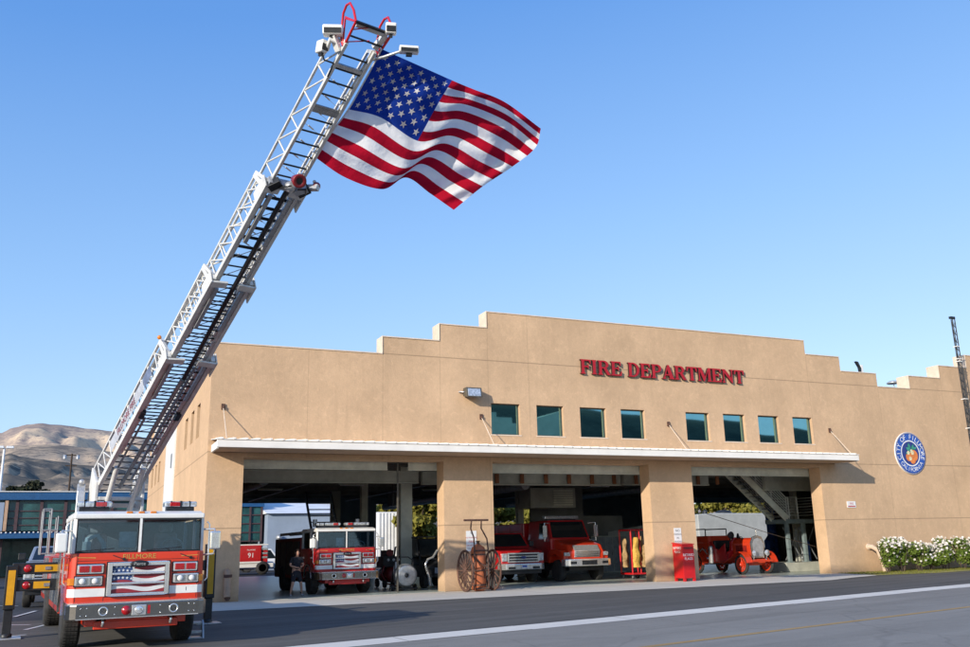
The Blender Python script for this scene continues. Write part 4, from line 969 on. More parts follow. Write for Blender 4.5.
for k, (s0, s1, hw, h, n0, rw, rn) in enumerate(SECT):
    sec = None; mb = MB(); fl = .10 + .02 * k
    vis0 = s0
    for sg in (-1, 1):
        mb.bar(LP(s0, sg * hw, n0), LP(s1, sg * hw, n0), rw, rn, up=Ln)
        mb.bar(LP(s0, sg * (hw - rw * .65), n0 + rn * .5), LP(s1, sg * (hw - rw * .65), n0 + rn * .5), rw * .5, .03, up=Ln)
    sec = mb.build('ladder_section', 'ladderwhite', truck, world=True, bevel=.008)
    for sg in (-1, 1):
        mb = MB(); ht = hw + fl * .6
        tp = lambda s: LP(s, sg * ht, n0 + h); bt = lambda s: LP(s, sg * (hw + .01), n0 + rn * .45)
        st = .62 if k < 3 else .70
        n_ = max(2, int((s1 - s0 - .5) / st)); st = (s1 - s0 - .5) / n_
        mb.bar(tp(s0 + .25), tp(s1 - .28), .06 if k < 2 else .05, .06 if k < 2 else .05, up=Ln)
        for i in range(n_):
            a = s0 + .25 + st * i
            mb.tube([bt(a), tp(a)], .020, 6); mb.tube([tp(a), bt(a + st)], .020, 6)
        mb.bar(bt(s0 + .02), tp(s0 + .25), .06, .06, up=Ln); mb.bar(bt(s1 - .02), tp(s1 - .28), .09 if k < 3 else .05, .07, up=Ln)
        mb.build('side_truss', 'ladderwhite', sec, world=True)
    rs = s0 + .3 if k == 0 else max(s0, SECT[k - 1][1] - (3.4 if k < 3 else 2.6))
    nr = int((s1 - rs) / .34)
    for i in range(nr):
        a = rs + .1 + i * .34
        mb = MB(); mb.tube([LP(a, -hw + rw * .5, n0 + .005), LP(a, hw - rw * .5, n0 + .005)], .021, 6); mb.build('rung', 'blackmetal', sec, world=True)
    if k < 3:
        mb = MB(); a = rs
        while a < s1 - .8:
            mb.tube([LP(a, -hw + rw * .5, n0 - .02), LP(a + .68, hw - rw * .5, n0 - .02)], .011, 5); a += .68
        mb.build('lacing', 'steel', sec, world=True)
    if k < 3:
        for sg in (-1, 1):
            mb = MB(); a = LP(s1 - .10, sg * (hw + .07), n0 - .15); b = LP(s1 - .10, sg * hw * .30, n0 - .12)
            mb.bar(a, b, .20, .06, up=Ln)
            mb.bar(LP(s1 - .6, sg * (hw + .085), n0), LP(s1 + .02, sg * (hw + .085), n0), .03, .36, up=Ln)
            mb.bar(LP(s1 - .1, sg * (hw + .08), n0 - .1), LP(s1 - .35, sg * (hw + fl * .6 + .03), n0 + h * .98), .05, .11, up=Ln)
            mb.build('collar', 'ladderwhite', sec, world=True, bevel=.006)
        mb = MB()
        for sg in (-1, 1):
            mb.bar(LP(s1 - 1.9, sg * (hw - .16), n0 - .09), LP(s1 - .3, sg * (hw - .16), n0 - .09), .09, .07, up=Ln)
        mb.build('slide_rail', 'alum', sec, world=True)
        for sg in (-1, 1):
            mb = MB(); ss = 2.6; mb.bar(LP(s1 - ss - .3, sg * (hw - .10), n0 - .07), LP(s1 - ss, sg * (hw - .10), n0 - .07), .14, .12, up=Ln)
            if k == 0: mb.build('roller_block', 'black', sec, world=True)
    if k == 0:
        mb = MB(); mb.bar(LP(1.2, .22, -.06), LP(s1 - .4, .22, -.06), .06, .06, up=Ln); mb.bar(LP(1.2, -.36, -.05), LP(4.6, -.36, -.05), .05, .05, up=Ln); mb.build('cable_tray', 'galv', sec, world=True)
        mb = MB(); a, b = LP(s1 - .1, -hw - .17, .62), LP(s1 - .1, -hw - .17, .72)
        mb.ball(tuple(a), .06, 10); mb.build('beacon', 'amber', sec, world=True)
        # long name board inside the passenger-side truss
        mb = MB(); o0 = LP(2.5, -hw - .085, .16); 
        q = lambda s, n: LP(s, -hw - .035 - n * .085, n)
        mb.quad(q(2.3, .22), q(5.6, .22), q(5.6, .55), q(2.3, .55)); nb = mb.build('name_board', 'boardgrey', sec, world=True)
        mb = MB(); up = (q(3, .6) - q(3, .2)).normalized(); ct = (q(2.3, .39) + q(5.6, .39)) / 2
        nrm = Ld.cross(up)
        right = Ld if nrm.dot(Lw) < 0 else -Ld
        glyphs(mb, 'FILLMORE FIRE', .27, face_mat(ct + (right.cross(up)) * .012, right, up), .002); mb.build('name_board_lettering', 'fred', nb, world=True)
        mb = MB()
        mb.quad(*[q(a, b) + right.cross(up) * .008 for a, b in ((5.65, .22), (6.3, .22), (6.3, .55), (5.65, .55))]); mb.build('flag_panel', 'boardblue', nb, world=True)
    if k == 3:
        mb = MB(); mb.bar(LP(s1 - 1.7, -hw, n0), LP(s1 - 1.7, hw, n0), .20, .03, up=Ln); mb.build('cross_plate', 'steel', sec, world=True); mb = MB(); mb.bar(LP(s1 - .55, -hw, n0), LP(s1 - .55, hw, n0), .09, .05, up=Ln); mb.build('cross_plate', 'steel', sec, world=True)
        mb = MB()
        pts = []
        for i in range(60): pts.append(LP(s1 - 1.0 - i * .055, hw + .03 + .03 * math.cos(i * 1.3), n0 + .08 + .03 * math.sin(i * 1.3)))
        mb.tube(pts, .008, 5); mb.build('coiled_cable', 'black', sec, world=True)
        mb = MB()
        for i in range(14):
            a = s1 - .9 - i * .42
            mb.tube([LP(a, -hw + .04, n0 + .03), LP(a - .28, hw - .05, n0 + .10)], .006, 4); mb.bar(LP(a - .05, -hw * .5, n0 + .05), LP(a - .14, 0, n0 + .07), .03, .012, up=Ln)
        mb.build('cross_brace', 'white', sec, world=True)
# waterway and nozzle
WE = SECT[2][1] + .05
mb = MB(); mb.tube([LP(6.3, .10, -.05), LP(WE, .06, .0)], .058, 12); mb.build('waterway', 'black', truck, world=True)
mb = MB(); mb.tube([LP(.8, -.02, -.10), LP(6.6, .06, -.08)], .062, 12); mb.build('waterway', 'galv', truck, world=True)
mo = MB(); s = WE
mo.bar(LP(s, -.44, .02), LP(s, .50, .02), .16, .20, up=Ln); mo.tube([LP(s, .06, 0), LP(s + .25, .08, -.05), LP(s + .3, .0, -.22)], .075, 10); pass
mo.ball(tuple(LP(s + .1, .02, -.12)), .13, 10); mo.bar(LP(s, .1, -.04), LP(s, .3, -.04), .10, .10, up=Ln); mo.bar(LP(s - .05, .2, -.08), LP(s + .15, .42, -.08), .16, .14, up=Ln)
mon = mo.build('water_cannon', 'alum', truck, world=True)
mb = MB()
for sg, x in ((-1, -.30), (1, .40)): mb.bar(LP(s - .1, x - .1, -.05), LP(s + .12, x + .1, -.03), .2, .16, up=Ln)
mb.tube([LP(s + .1, .2, -.15), LP(s + .2, .35, -.2), LP(s, .45, -.12)], .025, 6); mb.tube([LP(s, -.2, -.12), LP(s + .2, -.1, -.24), LP(s + .25, .05, -.2)], .02, 6)
mb.build('cannon_motor', 'blackmetal', mon, world=True, bevel=.01)
c = LP(s + .42, .04, -.22); to = (C0 - c).normalized(); to = (to + Vector((.35, 0, -.1))).normalized()
rot = to.to_track_quat('Z', 'Y').to_matrix().to_4x4(); rot.translation = c
mb = MB(); mb.lathe([(.06, -.25), (.10, -.15), (.12, -.02), (.15, .08), (.16, .17), (.145, .19), (.07, .15), (.05, .10), (0, .10)], (0, 0, 0), 'z', 24, mat=rot); noz = mb.build('nozzle', 'nozzlered', mon, world=True)
mb = MB(); mb.lathe([(.07, .152), (.055, .115), (0, .112)], (0, 0, 0), 'z', 16, mat=rot); mb.build('nozzle_bore', 'black', noz, world=True)
c = LP(s + .25, .62, -.06)
mb = MB(); mb.ball(tuple(c), .10, 10); mb.tube([c, LP(s, .5, -.02)], .05, 8); mb.build('cannon_handwheel', 'nozzlered', mon, world=True)
mb = MB(); mb.ball(tuple(LP(s + .25, .60, .08)), .045, 8); mb.bar(LP(s + .1, .5, 0), LP(s + .3, .62, -.16), .12, .12, up=Ln); mb.build('cannon_bracket', 'alum', mon, world=True)
# tip: red egress rails, lamps
e = LLEN - .45; hw = .325
mb = MB()
for sg in (-1, 1):
    x = -.36 if sg < 0 else .45
    mb = MB(); mb.tube([LP(e - .05, x * .92, .12), LP(e + .55, x, .12)], .028, 8); mb.tube([LP(e - .05, x, .12), LP(e + .30, x * 1.05, .55), LP(e + .55, x, .12)], .02, 8)
    mb.tube([LP(e + .55, x, .12), LP(e + .62, x * 1.05, .40), LP(e + .60, x * 1.08, .66), LP(e + .48, x * 1.08, .76), LP(e + .30, x * 1.05, .74), LP(e + .0, x, .42), LP(e - .05, x, .12)], .026, 8)
    mb.tube([LP(e + .55, x, .12), LP(e + .32, x * 1.05, .58)], .02, 8)
    if sg < 0: mb.build('egress_rail', 'boxred', truck, world=True)
mb.tube([LP(e + .35, -.36, .12), LP(e + .55, .0, .12)], .012, 6); mb.tube([LP(e + .05, -.36, .12), LP(e + .25, .1, .12)], .012, 6)
mb.build('egress_rail', 'boxred', truck, world=True)
mb = MB(); mb.bar(LP(e + .55, -.36, .12), LP(e + .55, .45, .12), .05, .05, up=Ln); mb.bar(LP(e + .22, -.36, .12), LP(e + .22, .43, .12), .03, .03, up=Ln); mb.build('tip_rung', 'blackmetal', truck, world=True)
mb = MB(); mb.bar(LP(e + .47, -.30, .16), LP(e + .47, .40, .16), .10, .03, up=Ln); mb.bar(LP(e + .1, .30, .18), LP(e + .45, .38, .18), .12, .10, up=Ln); mb.build('tip_plate', 'ladderwhite', truck, world=True)
def spot(c, w_, d_, h_, yaw, name='spotlight'):
    m = Matrix.Translation(c) @ Matrix.Rotation(yaw, 4, 'Z') @ Matrix.Rotation(R(14), 4, 'X')
    mb = MB(); mb.box((0, 0, 0), (w_, d_, h_), 0, m); o = mb.build(name, 'white', truck, world=True, bevel=.03, seg=3)
    mb = MB(); mb.box((0, -d_ / 2 - .006, -.02), (w_ * .85, .012, h_ * .5), 0, m); mb.box((0, 0, -h_ / 2 - .03), (w_ * .3, d_ * .5, .055), 0, m); mb.build('lamp_face', 'black', o, world=True)
    return o
c1 = PD(333, 31, 17.9); spot(c1, .40, .26, .20, R(-20))
c2 = PD(322, 47, 18.0); spot(c2, .16, .24, .26, R(20), 'camera')
mb = MB(); mb.tube([c2 + Vector((.1, 0, -.05)), c1 + Vector((-.05, 0, -.2)), LP(e - .1, -.40, .2)], .05, 8); mb.bar(c1 + Vector((0, 0, -.1)), LP(e - .2, -.38, .12), .12, .10); mb.build('lamp_bracket', 'white', truck, world=True, bevel=.01)
mb = MB(); mb.tube([c2 + Vector((0, 0, -.12)), c2 + Vector((.05, 0, -.28)), c2 + Vector((.25, .02, -.30)), LP(e - .5, -.36, .1), LP(e - .8, -.36, .06)], .018, 6); mb.build('lamp_cable', 'black', truck, world=True)
c3 = PD(409, 50, 18.1); spot(c3, .40, .22, .14, R(-15))
mb = MB(); mb.tube([c3 + Vector((-.1, .05, 0)), c3 + Vector((-.45, .25, -.12)), LP(e - .15, .36, .14)], .03, 8); mb.build('lamp_arm', 'alum', truck, world=True)
c4 = PD(391, 29, 17.9); spot(c4, .22, .2, .22, R(-15), 'camera')

# wheel chock
ckp = G(195, 638); ck = thing('wheel_chock', 'grey aluminium wheel chock standing beside the front tyre', 'wheel chock', ckp, R(0))
mb = MB(); mb.prism([(-.20, 0), (.14, 0), (.14, .30), (.02, .36), (-.06, .30)], 'x', -.16, -.12); mb.prism([(-.20, 0), (.14, 0), (.14, .30), (.02, .36), (-.06, .30)], 'x', .12, .16)
mb.bx(-.117, .117, -.19, .13, 0, .03); mb.bx(-.117, .117, -.05, .12, .28, .33); mb.bx(-.117, .117, -.12, -.06, .10, .16)
mb.build('chock_frame', 'alum', ck, bevel=.008)
mb = MB(); mb.tube([(-.2, -.1, .0), (-.26, -.05, .2), (-.2, 0, .3), (-.15, .05, .31)], .012, 6); mb.build('chock_handle', 'alum', ck)

# ------------------------------------------------------------------ the flag
CTRL_U = [0, .2, .4, .55, .75, 1.0]
CTRL_V = [0, .27, .54, .77, 1.0]
GRID = [[(330, 145), (436, 192), (537, 237), (597, 262), (690, 300), (796, 378)],
        [(283, 232), (385, 268), (492, 312), (575, 318), (690, 366), (780, 434)],
        [(232, 322), (325, 346), (436, 415), (535, 400), (640, 452), (712, 490)],
        [(182, 390), (262, 428), (388, 494), (470, 462), (560, 514), (625, 548)],
        [(132, 462), (222, 522), (330, 556), (400, 522), (470, 568), (540, 617)]]
def cat(p0, p1, p2, p3, t): return .5 * ((2 * p1) + (-p0 + p2) * t + (2 * p0 - 5 * p1 + 4 * p2 - p3) * t * t + (-p0 + 3 * p1 - 3 * p2 + p3) * t ** 3)
def spl(ks, vs, t):
    n = len(ks); i = 0
    while i < n - 2 and t > ks[i + 1]: i += 1
    f = (t - ks[i]) / (ks[i + 1] - ks[i]); g_ = lambda j: vs[j] if 0 <= j < n else (vs[0] * 2 - vs[1] if j < 0 else vs[-1] * 2 - vs[-2])
    return cat(g_(i - 1), g_(i), g_(i + 1), g_(i + 2), f)
def rail_depth(px, py):
    return min(((math.hypot(proj(LP(s_ * .05, .36, .15))[0] - px, proj(LP(s_ * .05, .36, .15))[1] - py), proj(LP(s_ * .05, .36, .15))[2]) for s_ in range(200, 380)))[1]
DH0, DH1 = rail_depth(383, 49) - .05, rail_depth(316, 158) - .05
def flagpt(u, v):
    c = []
    for ax in (0, 1):
        row = [spl(CTRL_U, [p[ax] for p in GRID[j]], u) for j in range(5)]
        c.append(spl(CTRL_V, row, v))
    px, py = 270 + c[0] / 2.939, c[1] / 2.939
    # small ripples along the cloth
    dz = .16 * math.sin(7.5 * u + 2.2 * v + .6) * (.15 + u) + .07 * math.sin(17 * u - 5 * v) * (.2 + .8 * u) + .05 * math.sin(11 * v + 6 * u) * min(1, u * 3) + .075 * math.sin(26 * u + 9 * v + 1.5 * math.sin(6 * v)) * (.15 + u) + .05 * math.sin(15 * (u - .35 * v) + 3) * min(1, 4 * u) * (1 - .5 * u) + .032 * math.sin(41 * u - 13 * v + 2 * math.sin(7 * v)) + .03 * math.sin(33 * v + 8 * u + 1.2 * math.sin(9 * u)) + .10 * math.exp(-((u - .42 - (.08 * (v - .5))) / .05) ** 2) * v
    depth = DH0 + (DH1 - DH0) * v * (1 - u * .55) + 1.3 * u + dz
    return PD(px, py, depth)
flag = MB(); NU, NV = 96, 65
pts = [[flagpt(i / NU, j / NV) for i in range(NU + 1)] for j in range(NV + 1)]
o0 = 0; flag.v = [tuple(pts[j][i]) for j in range(NV + 1) for i in range(NU + 1)]
for j in range(NV):
    for i in range(NU):
        k = j * (NU + 1) + i; u = (i + .5) / NU; stripe = j // 5
        mi = 2 if (u < .4 and stripe < 7) else (0 if stripe % 2 == 0 else 1)
        flag.f.append((k, k + 1, k + NU + 2, k + NU + 1)); flag.m.append(mi); flag.s.append(True)
for r_ in range(9):
    for c_ in range(6 if r_ % 2 == 0 else 5):
        u = .4 * ((c_ * 2 + (1 if r_ % 2 == 0 else 2)) / 12); v = (7 / 13) * (r_ + 1) / 10
        e_ = 1e-3; du = (flagpt(u + e_, v) - flagpt(u - e_, v)) / (2 * e_); dv = (flagpt(u, v + e_) - flagpt(u, v - e_)) / (2 * e_)
        nr = du.cross(dv).normalized(); rr = .0308
        for side in (-1, 1):
            vs = []
            for k in range(10):
                a = -PI / 2 + k * PI / 5; q_ = rr if k % 2 == 0 else rr * .40
                vs.append(flagpt(u + q_ * .53 * math.cos(a), v + q_ * math.sin(a)) + nr * .006 * side)
            ce = flagpt(u, v) + nr * .006 * side
            flag.add([ce] + vs, [(0, k + 1, (k + 1) % 10 + 1) for k in range(10)], 1, True)
hd = MB(); hp = [flagpt(0, j / 20) for j in range(21)]
fo = flag.build('flag', ['flagred', 'flagwhite', 'flagblue']); tag(fo, 'large stars and stripes flag flying from the raised ladder tip', 'flag')
hd.tube([p + Vector((-.012, 0, 0)) for p in hp], .018, 6); ho = hd.build('heading_rope', 'flagwhite', fo)
# ------------------------------------------------------------------ vehicles in the bays
eng = thing('fire_engine', 'red fire engine with white roof parked in the left bay', 'fire truck', (9.93, 35.15, 0), R(0))
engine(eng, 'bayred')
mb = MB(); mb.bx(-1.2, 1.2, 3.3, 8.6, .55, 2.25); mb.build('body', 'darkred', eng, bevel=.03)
for y0 in (3.45, 4.75, 6.05, 7.3):
    for s in (-1, 1): mb = MB(); mb.bx(s * 1.215 - .012, s * 1.215 + .012, y0, y0 + 1.15, .7, 2.1); mb.build('locker_door', 'blackmetal', eng, bevel=.008)
mb = MB()
for s in (-1, 1): mb.bar((s * 1.0, 3.4, 2.45), (s * 1.0, 8.4, 2.45), .06, .12); mb.bar((s * .55, 3.4, 2.45), (s * .55, 8.4, 2.45), .06, .12)
for k in range(12): mb.tube([(-1.0, 3.6 + k * .4, 2.45), (-.55, 3.6 + k * .4, 2.45)], .02, 6)
for x in (-.9, .9): mb.tube([(x, 2.1, 2.64), (x, 2.1, 2.95)], .09, 10)
mb.build('roof_gear', 'alum', eng)
for s in (-1, 1): wheel(eng, s * 1.02, 6.7, .53, .5, s, 'steel')
def pickup(name, label, cat_, loc, rz, col, W=2.2, zh=1.5, zr=2.25, Ln_=6.0, plate=True, rear=False):
    """pickup; y=0 is the front bumper, growing backwards"""
    t = thing(name, label, cat_, loc, rz); h = W / 2
    mb = MB()
    mb.prism([(.12, .62), (.10, .95), (.14, zh - .12), (.28, zh - .02), (1.25, zh + .10), (1.5, zh + .14), (Ln_ - .1, zh + .14), (Ln_, zh), (Ln_ - .02, .6)], 'x', -h, h)
    body = mb.build('body', col, t, bevel=.06, seg=3)
    mb = MB()
    a, b = zh + .125, zr
    v = [(-h + .06, 1.35, a), (h - .06, 1.35, a), (h - .06, 3.6, a), (-h + .06, 3.6, a), (-h + .2, 2.0, b), (h - .2, 2.0, b), (h - .2, 3.35, b), (-h + .2, 3.35, b)]
    mb.add(v, [(0, 1, 2, 3), (4, 7, 6, 5), (0, 4, 5, 1), (1, 5, 6, 2), (2, 6, 7, 3), (3, 7, 4, 0)]); mb.build('cabin', col, t, bevel=.05, seg=3)
    L_ = lambda u, vv, q0, q1, q2, q3, o: None
    def pane(q, k0, k1, j0, j1, off, nm):
        q = [Vector(x) for x in q]
        f = lambda u, w: (q[0].lerp(q[1], u)).lerp(q[3].lerp(q[2], u), w)
        n = (q[1] - q[0]).cross(q[3] - q[0]).normalized() * off
        m2 = MB(); m2.quad(f(k0, j0) + n, f(k1, j0) + n, f(k1, j1) + n, f(k0, j1) + n); m2.build(nm, 'darkglass', t)
    pane([v[0], v[1], v[5], v[4]], .06, .94, .08, .9, .006, 'windshield'); pane([v[2], v[3], v[7], v[6]], .06, .94, .1, .9, .006, 'rear_window')
    pane([v[1], v[2], v[6], v[5]], .12, .9, .1, .9, .006, 'side_window'); pane([v[3], v[0], v[4], v[7]], .1, .88, .1, .9, .006, 'side_window')
    mb = MB(); mb.bx(-h + .32, h - .32, .05, .13, .98, zh - .12)
    g_ = mb.build('grille', 'blackmetal', t)
    mb = MB(); z0, z1 = .95, zh - .10
    mb.bx(-h + .30, h - .30, .02, .09, z1 - .07, z1); mb.bx(-h + .30, h - .30, .02, .09, z0, z0 + .06); mb.bx(-h + .30, -h + .37, .02, .09, z0 + .063, z1 - .073); mb.bx(h - .37, h - .30, .02, .09, z0 + .063, z1 - .073)
    for z in (.33, .62): mb.bx(-h + .373, h - .373, .03, .08, z0 + (z1 - z0) * z - .03, z0 + (z1 - z0) * z + .03)
    mb.build('grille_bar', 'chrome', g_, bevel=.012)
    mb = MB(); mb.lathe([(.14, 0), (.14, -.02), (0, -.03)], (0, 0, 0), 'y', 24); mb.v = [(x, y + .02, z * .45 + (z0 + z1) / 2) for x, y, z in mb.v]; mb.build('badge', 'sealnavy', g_)
    for s in (-1, 1):
        mb = MB(); mb.bx(s * (h - .16) - .13, s * (h - .16) + .13, .06, .2, 1.0, zh - .12); mb.build('headlight', 'clearlens', t, bevel=.03)
    mb = MB(); mb.prism([(-h - .02, .5), (-h - .02, .12), (-h + .2, -.02), (h - .2, -.02), (h + .02, .12), (h + .02, .5)], 'z', .62, .90); bp = mb.build('bumper', 'chrome', t, bevel=.04, seg=3)
    for s in (-1, 1): mb = MB(); mb.bx(s * .62 - .18, s * .62 + .18, -.026, -.0, .66, .76); mb.build('bumper_opening', 'black', bp)
    if plate:
        mb = MB(); mb.bx(-.17, .17, -.05, -.025, .68, .86); pl = mb.build('licence_plate', 'signwhite', bp)
        mb = MB(); mb.bx(-.12, .12, -.054, -.051, .73, .81); mb.build('plate_mark', 'blue', pl)
    mb = MB(); mb.bx(-h + .1, h - .1, .2, .35, .45, .62); mb.bx(-h + .25, h - .25, .3, Ln_ - .2, .42, .62); mb.build('underbody', 'black', t)
    for y in (1.15, Ln_ - 1.2):
        for s in (-1, 1): wheel(t, s * (h - .15), y, .44, .28, s, n=28)
    for s in (-1, 1):
        mb = MB(); x = s * (h + .16); mb.bx(x - .12, x + .12, 1.62, 1.72, zh + .18, zh + .42); mb.bar((s * h * .93, 1.7, zh + .2), (x, 1.68, zh + .22), .05, .05); mb.build('mirror', 'black', t, bevel=.02)
    return t
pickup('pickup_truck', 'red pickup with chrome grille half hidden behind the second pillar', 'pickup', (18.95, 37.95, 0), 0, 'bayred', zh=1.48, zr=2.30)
# red brush truck
bt = thing('brush_truck', 'red long nosed rescue truck with chrome bumper in the middle bay', 'fire truck', (22.05, 37.3, 0), 0)
mb = MB(); h = 1.22
mb.prism([(.25, .8), (.22, 1.35), (.45, 1.68), (1.6, 1.92), (1.75, 1.95), (1.75, .8)], 'x', -.95, .95); mb.build('hood', 'truckred', bt, bevel=.09, seg=3)
for s in (-1, 1):
    mb = MB(); mb.prism([(.35, .85), (.30, 1.2), (.55, 1.42), (1.5, 1.5), (1.95, 1.25), (1.95, .85), (1.75, .85), (1.6, 1.15), (1.2, 1.26), (.75, 1.1), (.6, .85)], 'x', s * .80 if s > 0 else -h, h if s > 0 else -.80); mb.build('fender', 'truckred', bt, bevel=.05, seg=3)
    mb = MB(); mb.bx(s * 1.02 - .17, s * 1.02 + .17, .24, .36, 1.16, 1.34); mb.build('headlight', 'clearlens', bt, bevel=.03)
mb = MB()
v = [(-1.1, 1.72, .9), (1.1, 1.72, .9), (1.1, 4.2, .9), (-1.1, 4.2, .9), (-1.1, 1.72, 1.95), (1.1, 1.72, 1.95), (1.1, 4.2, 1.95), (-1.1, 4.2, 1.95), (-1.0, 2.15, 2.86), (1.0, 2.15, 2.86), (1.0, 4.15, 2.86), (-1.0, 4.15, 2.86)]
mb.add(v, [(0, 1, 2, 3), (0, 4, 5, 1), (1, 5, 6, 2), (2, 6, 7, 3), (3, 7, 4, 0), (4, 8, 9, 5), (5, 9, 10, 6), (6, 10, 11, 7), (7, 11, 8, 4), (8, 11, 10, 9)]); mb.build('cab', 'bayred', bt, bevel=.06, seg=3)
mb = MB(); mb.quad((-.98, 1.735, 2.02), (.98, 1.735, 2.02), (.90, 2.09, 2.78), (-.90, 2.09, 2.78)); mb.build('windshield', 'darkglass', bt)
for s in (-1, 1):
    mb = MB(); mb.quad((s * 1.105, 2.1, 2.0), (s * 1.105, 2.95, 2.0), (s * 1.03, 2.95, 2.74), (s * 1.03, 2.3, 2.74)); mb.build('side_window', 'darkglass', bt)
    mb = MB(); x = s * 1.42; mb.tube([(s * 1.08, 1.85, 2.7), (x, 1.7, 2.72), (x, 1.7, 1.85), (s * 1.08, 1.85, 1.9)], .03, 8); mb.bx(x - .1, x + .1, 1.64, 1.72, 2.05, 2.6); mb.build('mirror', 'chrome', bt, bevel=.01)
mb = MB(); mb.prism([(.21, 1.10), (.15, 1.4), (.38, 1.66), (.40, 1.64), (.24, 1.4), (.26, 1.10)], 'x', -.68, .68); gr = mb.build('grille', 'chrome', bt, bevel=.03, seg=3)
mb = MB()
for k in range(5): mb.bx(-.6, .6, .14 + (0 if k < 3 else (k - 2) * .07), .2 + (0 if k < 3 else (k - 2) * .07), 1.16 + k * .085, 1.19 + k * .085)
mb.build('grille_bar', 'steel', gr)
mb = MB(); mb.prism([(-1.24, .5), (-1.24, .14), (-1.0, 0), (1.0, 0), (1.24, .14), (1.24, .5)], 'z', .70, 1.03); bp = mb.build('bumper', 'chrome', bt, bevel=.04, seg=3)
mb = MB(); mb.bx(-.4, .4, -.012, -.001, .76, .96)
for s in (-1, 1): mb.bx(s * .85 - .16, s * .85 + .16, -.006, .01, .8, .92)
mb.build('bumper_opening', 'blackmetal', bp)
mb = MB(); mb.bx(-.9, .9, .35, 7.5, .5, .8); mb.build('chassis', 'black', bt)
mb = MB(); mb.bx(-.95, .95, 2.5, 2.8, 2.92, 3.08); lb = mb.build('lightbar', 'clearlens', bt, bevel=.04); mb = MB(); mb.bx(-.8, .8, 2.55, 2.75, 2.865, 2.918); mb.build('bracket', 'black', lb)
mb = MB(); mb.bx(-1.24, 1.24, 4.35, 8.8, .7, 2.78); bd = mb.build('body', 'bayred', bt, bevel=.04)
for s in (-1, 1):
    for y0, z0, z1 in ((4.5, .85, 1.6), (4.5, 1.75, 2.65), (5.9, 1.3, 2.65), (7.3, .85, 2.65)): mb = MB(); mb.bx(s * 1.25 - .012, s * 1.25 + .012, y0, y0 + 1.2, z0, z1); mb.build('locker_door', 'bayred', bd, bevel=.01)
mb = MB()
for y0 in (4.6, 5.95, 7.4): mb.bx(-1.285, -1.263, y0 + .5, y0 + .72, 2.1, 2.35)
mb.build('latch', 'chrome', bd)
for y in (1.15, 6.6):
    for s in (-1, 1): wheel(bt, s * 1.02, y, .50, .30, s, n=28)

# antique engine
an = thing('antique_fire_engine', 'orange red antique fire engine with spoked wheels in the right bay', 'vintage truck', (31.55, 36.35, 0), 0)
def spoke_wheel(par, x, y, r, w, rim='antred', ns=12, tyre='rubber', hub='antred'):
    mb = MB(); pts = [(x, y + (r - w / 2) * math.cos(k * PI / 18), r + (r - w / 2) * math.sin(k * PI / 18)) for k in range(36)]
    mb.tube(pts, w / 2, 10, closed=True); t = mb.build('wheel', tyre, par)
    mb = MB(); q = [(x, y + (r - w) * math.cos(k * PI / 18), r + (r - w) * math.sin(k * PI / 18)) for k in range(36)]; mb.tube(q, w * .38, 8, closed=True)
    for k in range(ns):
        a = 2 * PI * k / ns; mb.tube([(x, y + .09 * math.cos(a), r + .09 * math.sin(a)), (x, y + (r - w) * math.cos(a), r + (r - w) * math.sin(a))], [.034, .026], 6)
    mb.lathe([(0, -w * 1.1), (.07, -w), (.12, -w * .5), (.12, w * .5), (.07, w), (0, w * 1.1)], (x, y, r), 'x', 14); mb.build('rim', rim, t)
    return t
for y in (.75, 4.3):
    for s in (-1, 1): spoke_wheel(an, s * .80, y, .50, .17)
mb = MB(); mb.prism([(-.36, .85), (.36, .85), (.42, 1.5), (.30, 1.72), (.12, 1.80), (-.12, 1.80), (-.30, 1.72), (-.42, 1.5)], 'y', .48, 1.85); mb.build('hood', 'antred', an, bevel=.02)
mb = MB(); mb.prism([(-.38, .80), (.38, .80), (.42, 1.55), (.28, 1.84), (0, 1.92), (-.28, 1.84), (-.42, 1.55)], 'y', .36, .47); ra = mb.build('radiator', 'steel', an, bevel=.02)
mb = MB(); mb.prism([(-.31, .88), (.31, .88), (.34, 1.5), (.22, 1.72), (0, 1.78), (-.22, 1.72), (-.34, 1.5)], 'y', .345, .357); mb.build('radiator_core', 'alum', ra)
mb = MB(); mb.tube([(0, .41, 1.9), (0, .41, 2.12)], .025, 8); mb.ball((0, .41, 2.14), .05, 8); mb.build('radiator_cap', 'chrome', ra)
for s in (-1, 1):
    mb = MB(); n_ = 10
    cv = [(.75 + .62 * math.cos(R(a)), .50 + .64 * math.sin(R(a))) for a in range(200, 20, -18)]
    cv = [(y, max(z, .62)) for y, z in cv] + [(2.0, .55)]
    top = cv; bot = [(y, z - .035) for y, z in cv[::-1]]; x0 = s * .80
    mb.prism([(y, z) for y, z in top] + bot, 'x', x0 - .2, x0 + .2); mb.build('fender', 'antred', an)
    mb = MB(); cv = [(4.3 + .62 * math.cos(R(a)), .50 + .64 * math.sin(R(a))) for a in range(180, -1, -18)]
    mb.prism(cv + [(y, z - .035) for y, z in cv[::-1]], 'x', x0 - .2, x0 + .2); mb.build('fender', 'antred', an)
    mb = MB(); mb.lathe([(.0, .16), (.10, .12), (.145, .02), (.15, 0)], (s * .40, .18, 1.05), 'y', 18); lm = mb.build('headlamp', 'chrome', an)
    mb = MB(); mb.lathe([(.14, .0), (.09, -.03), (0, -.04)], (s * .40, .178, 1.05), 'y', 18); mb.build('lens', 'clearlens', lm); mb = MB(); mb.tube([(s * .4, .24, .92), (s * .4, .3, .7)], .02, 6); mb.build('lamp_post', 'chrome', lm)
    mb = MB(); mb.bx(s * .8 - .16, s * .8 + .16, 1.75, 3.6, .50, .55); mb.build('running_board', 'blackmetal', an)
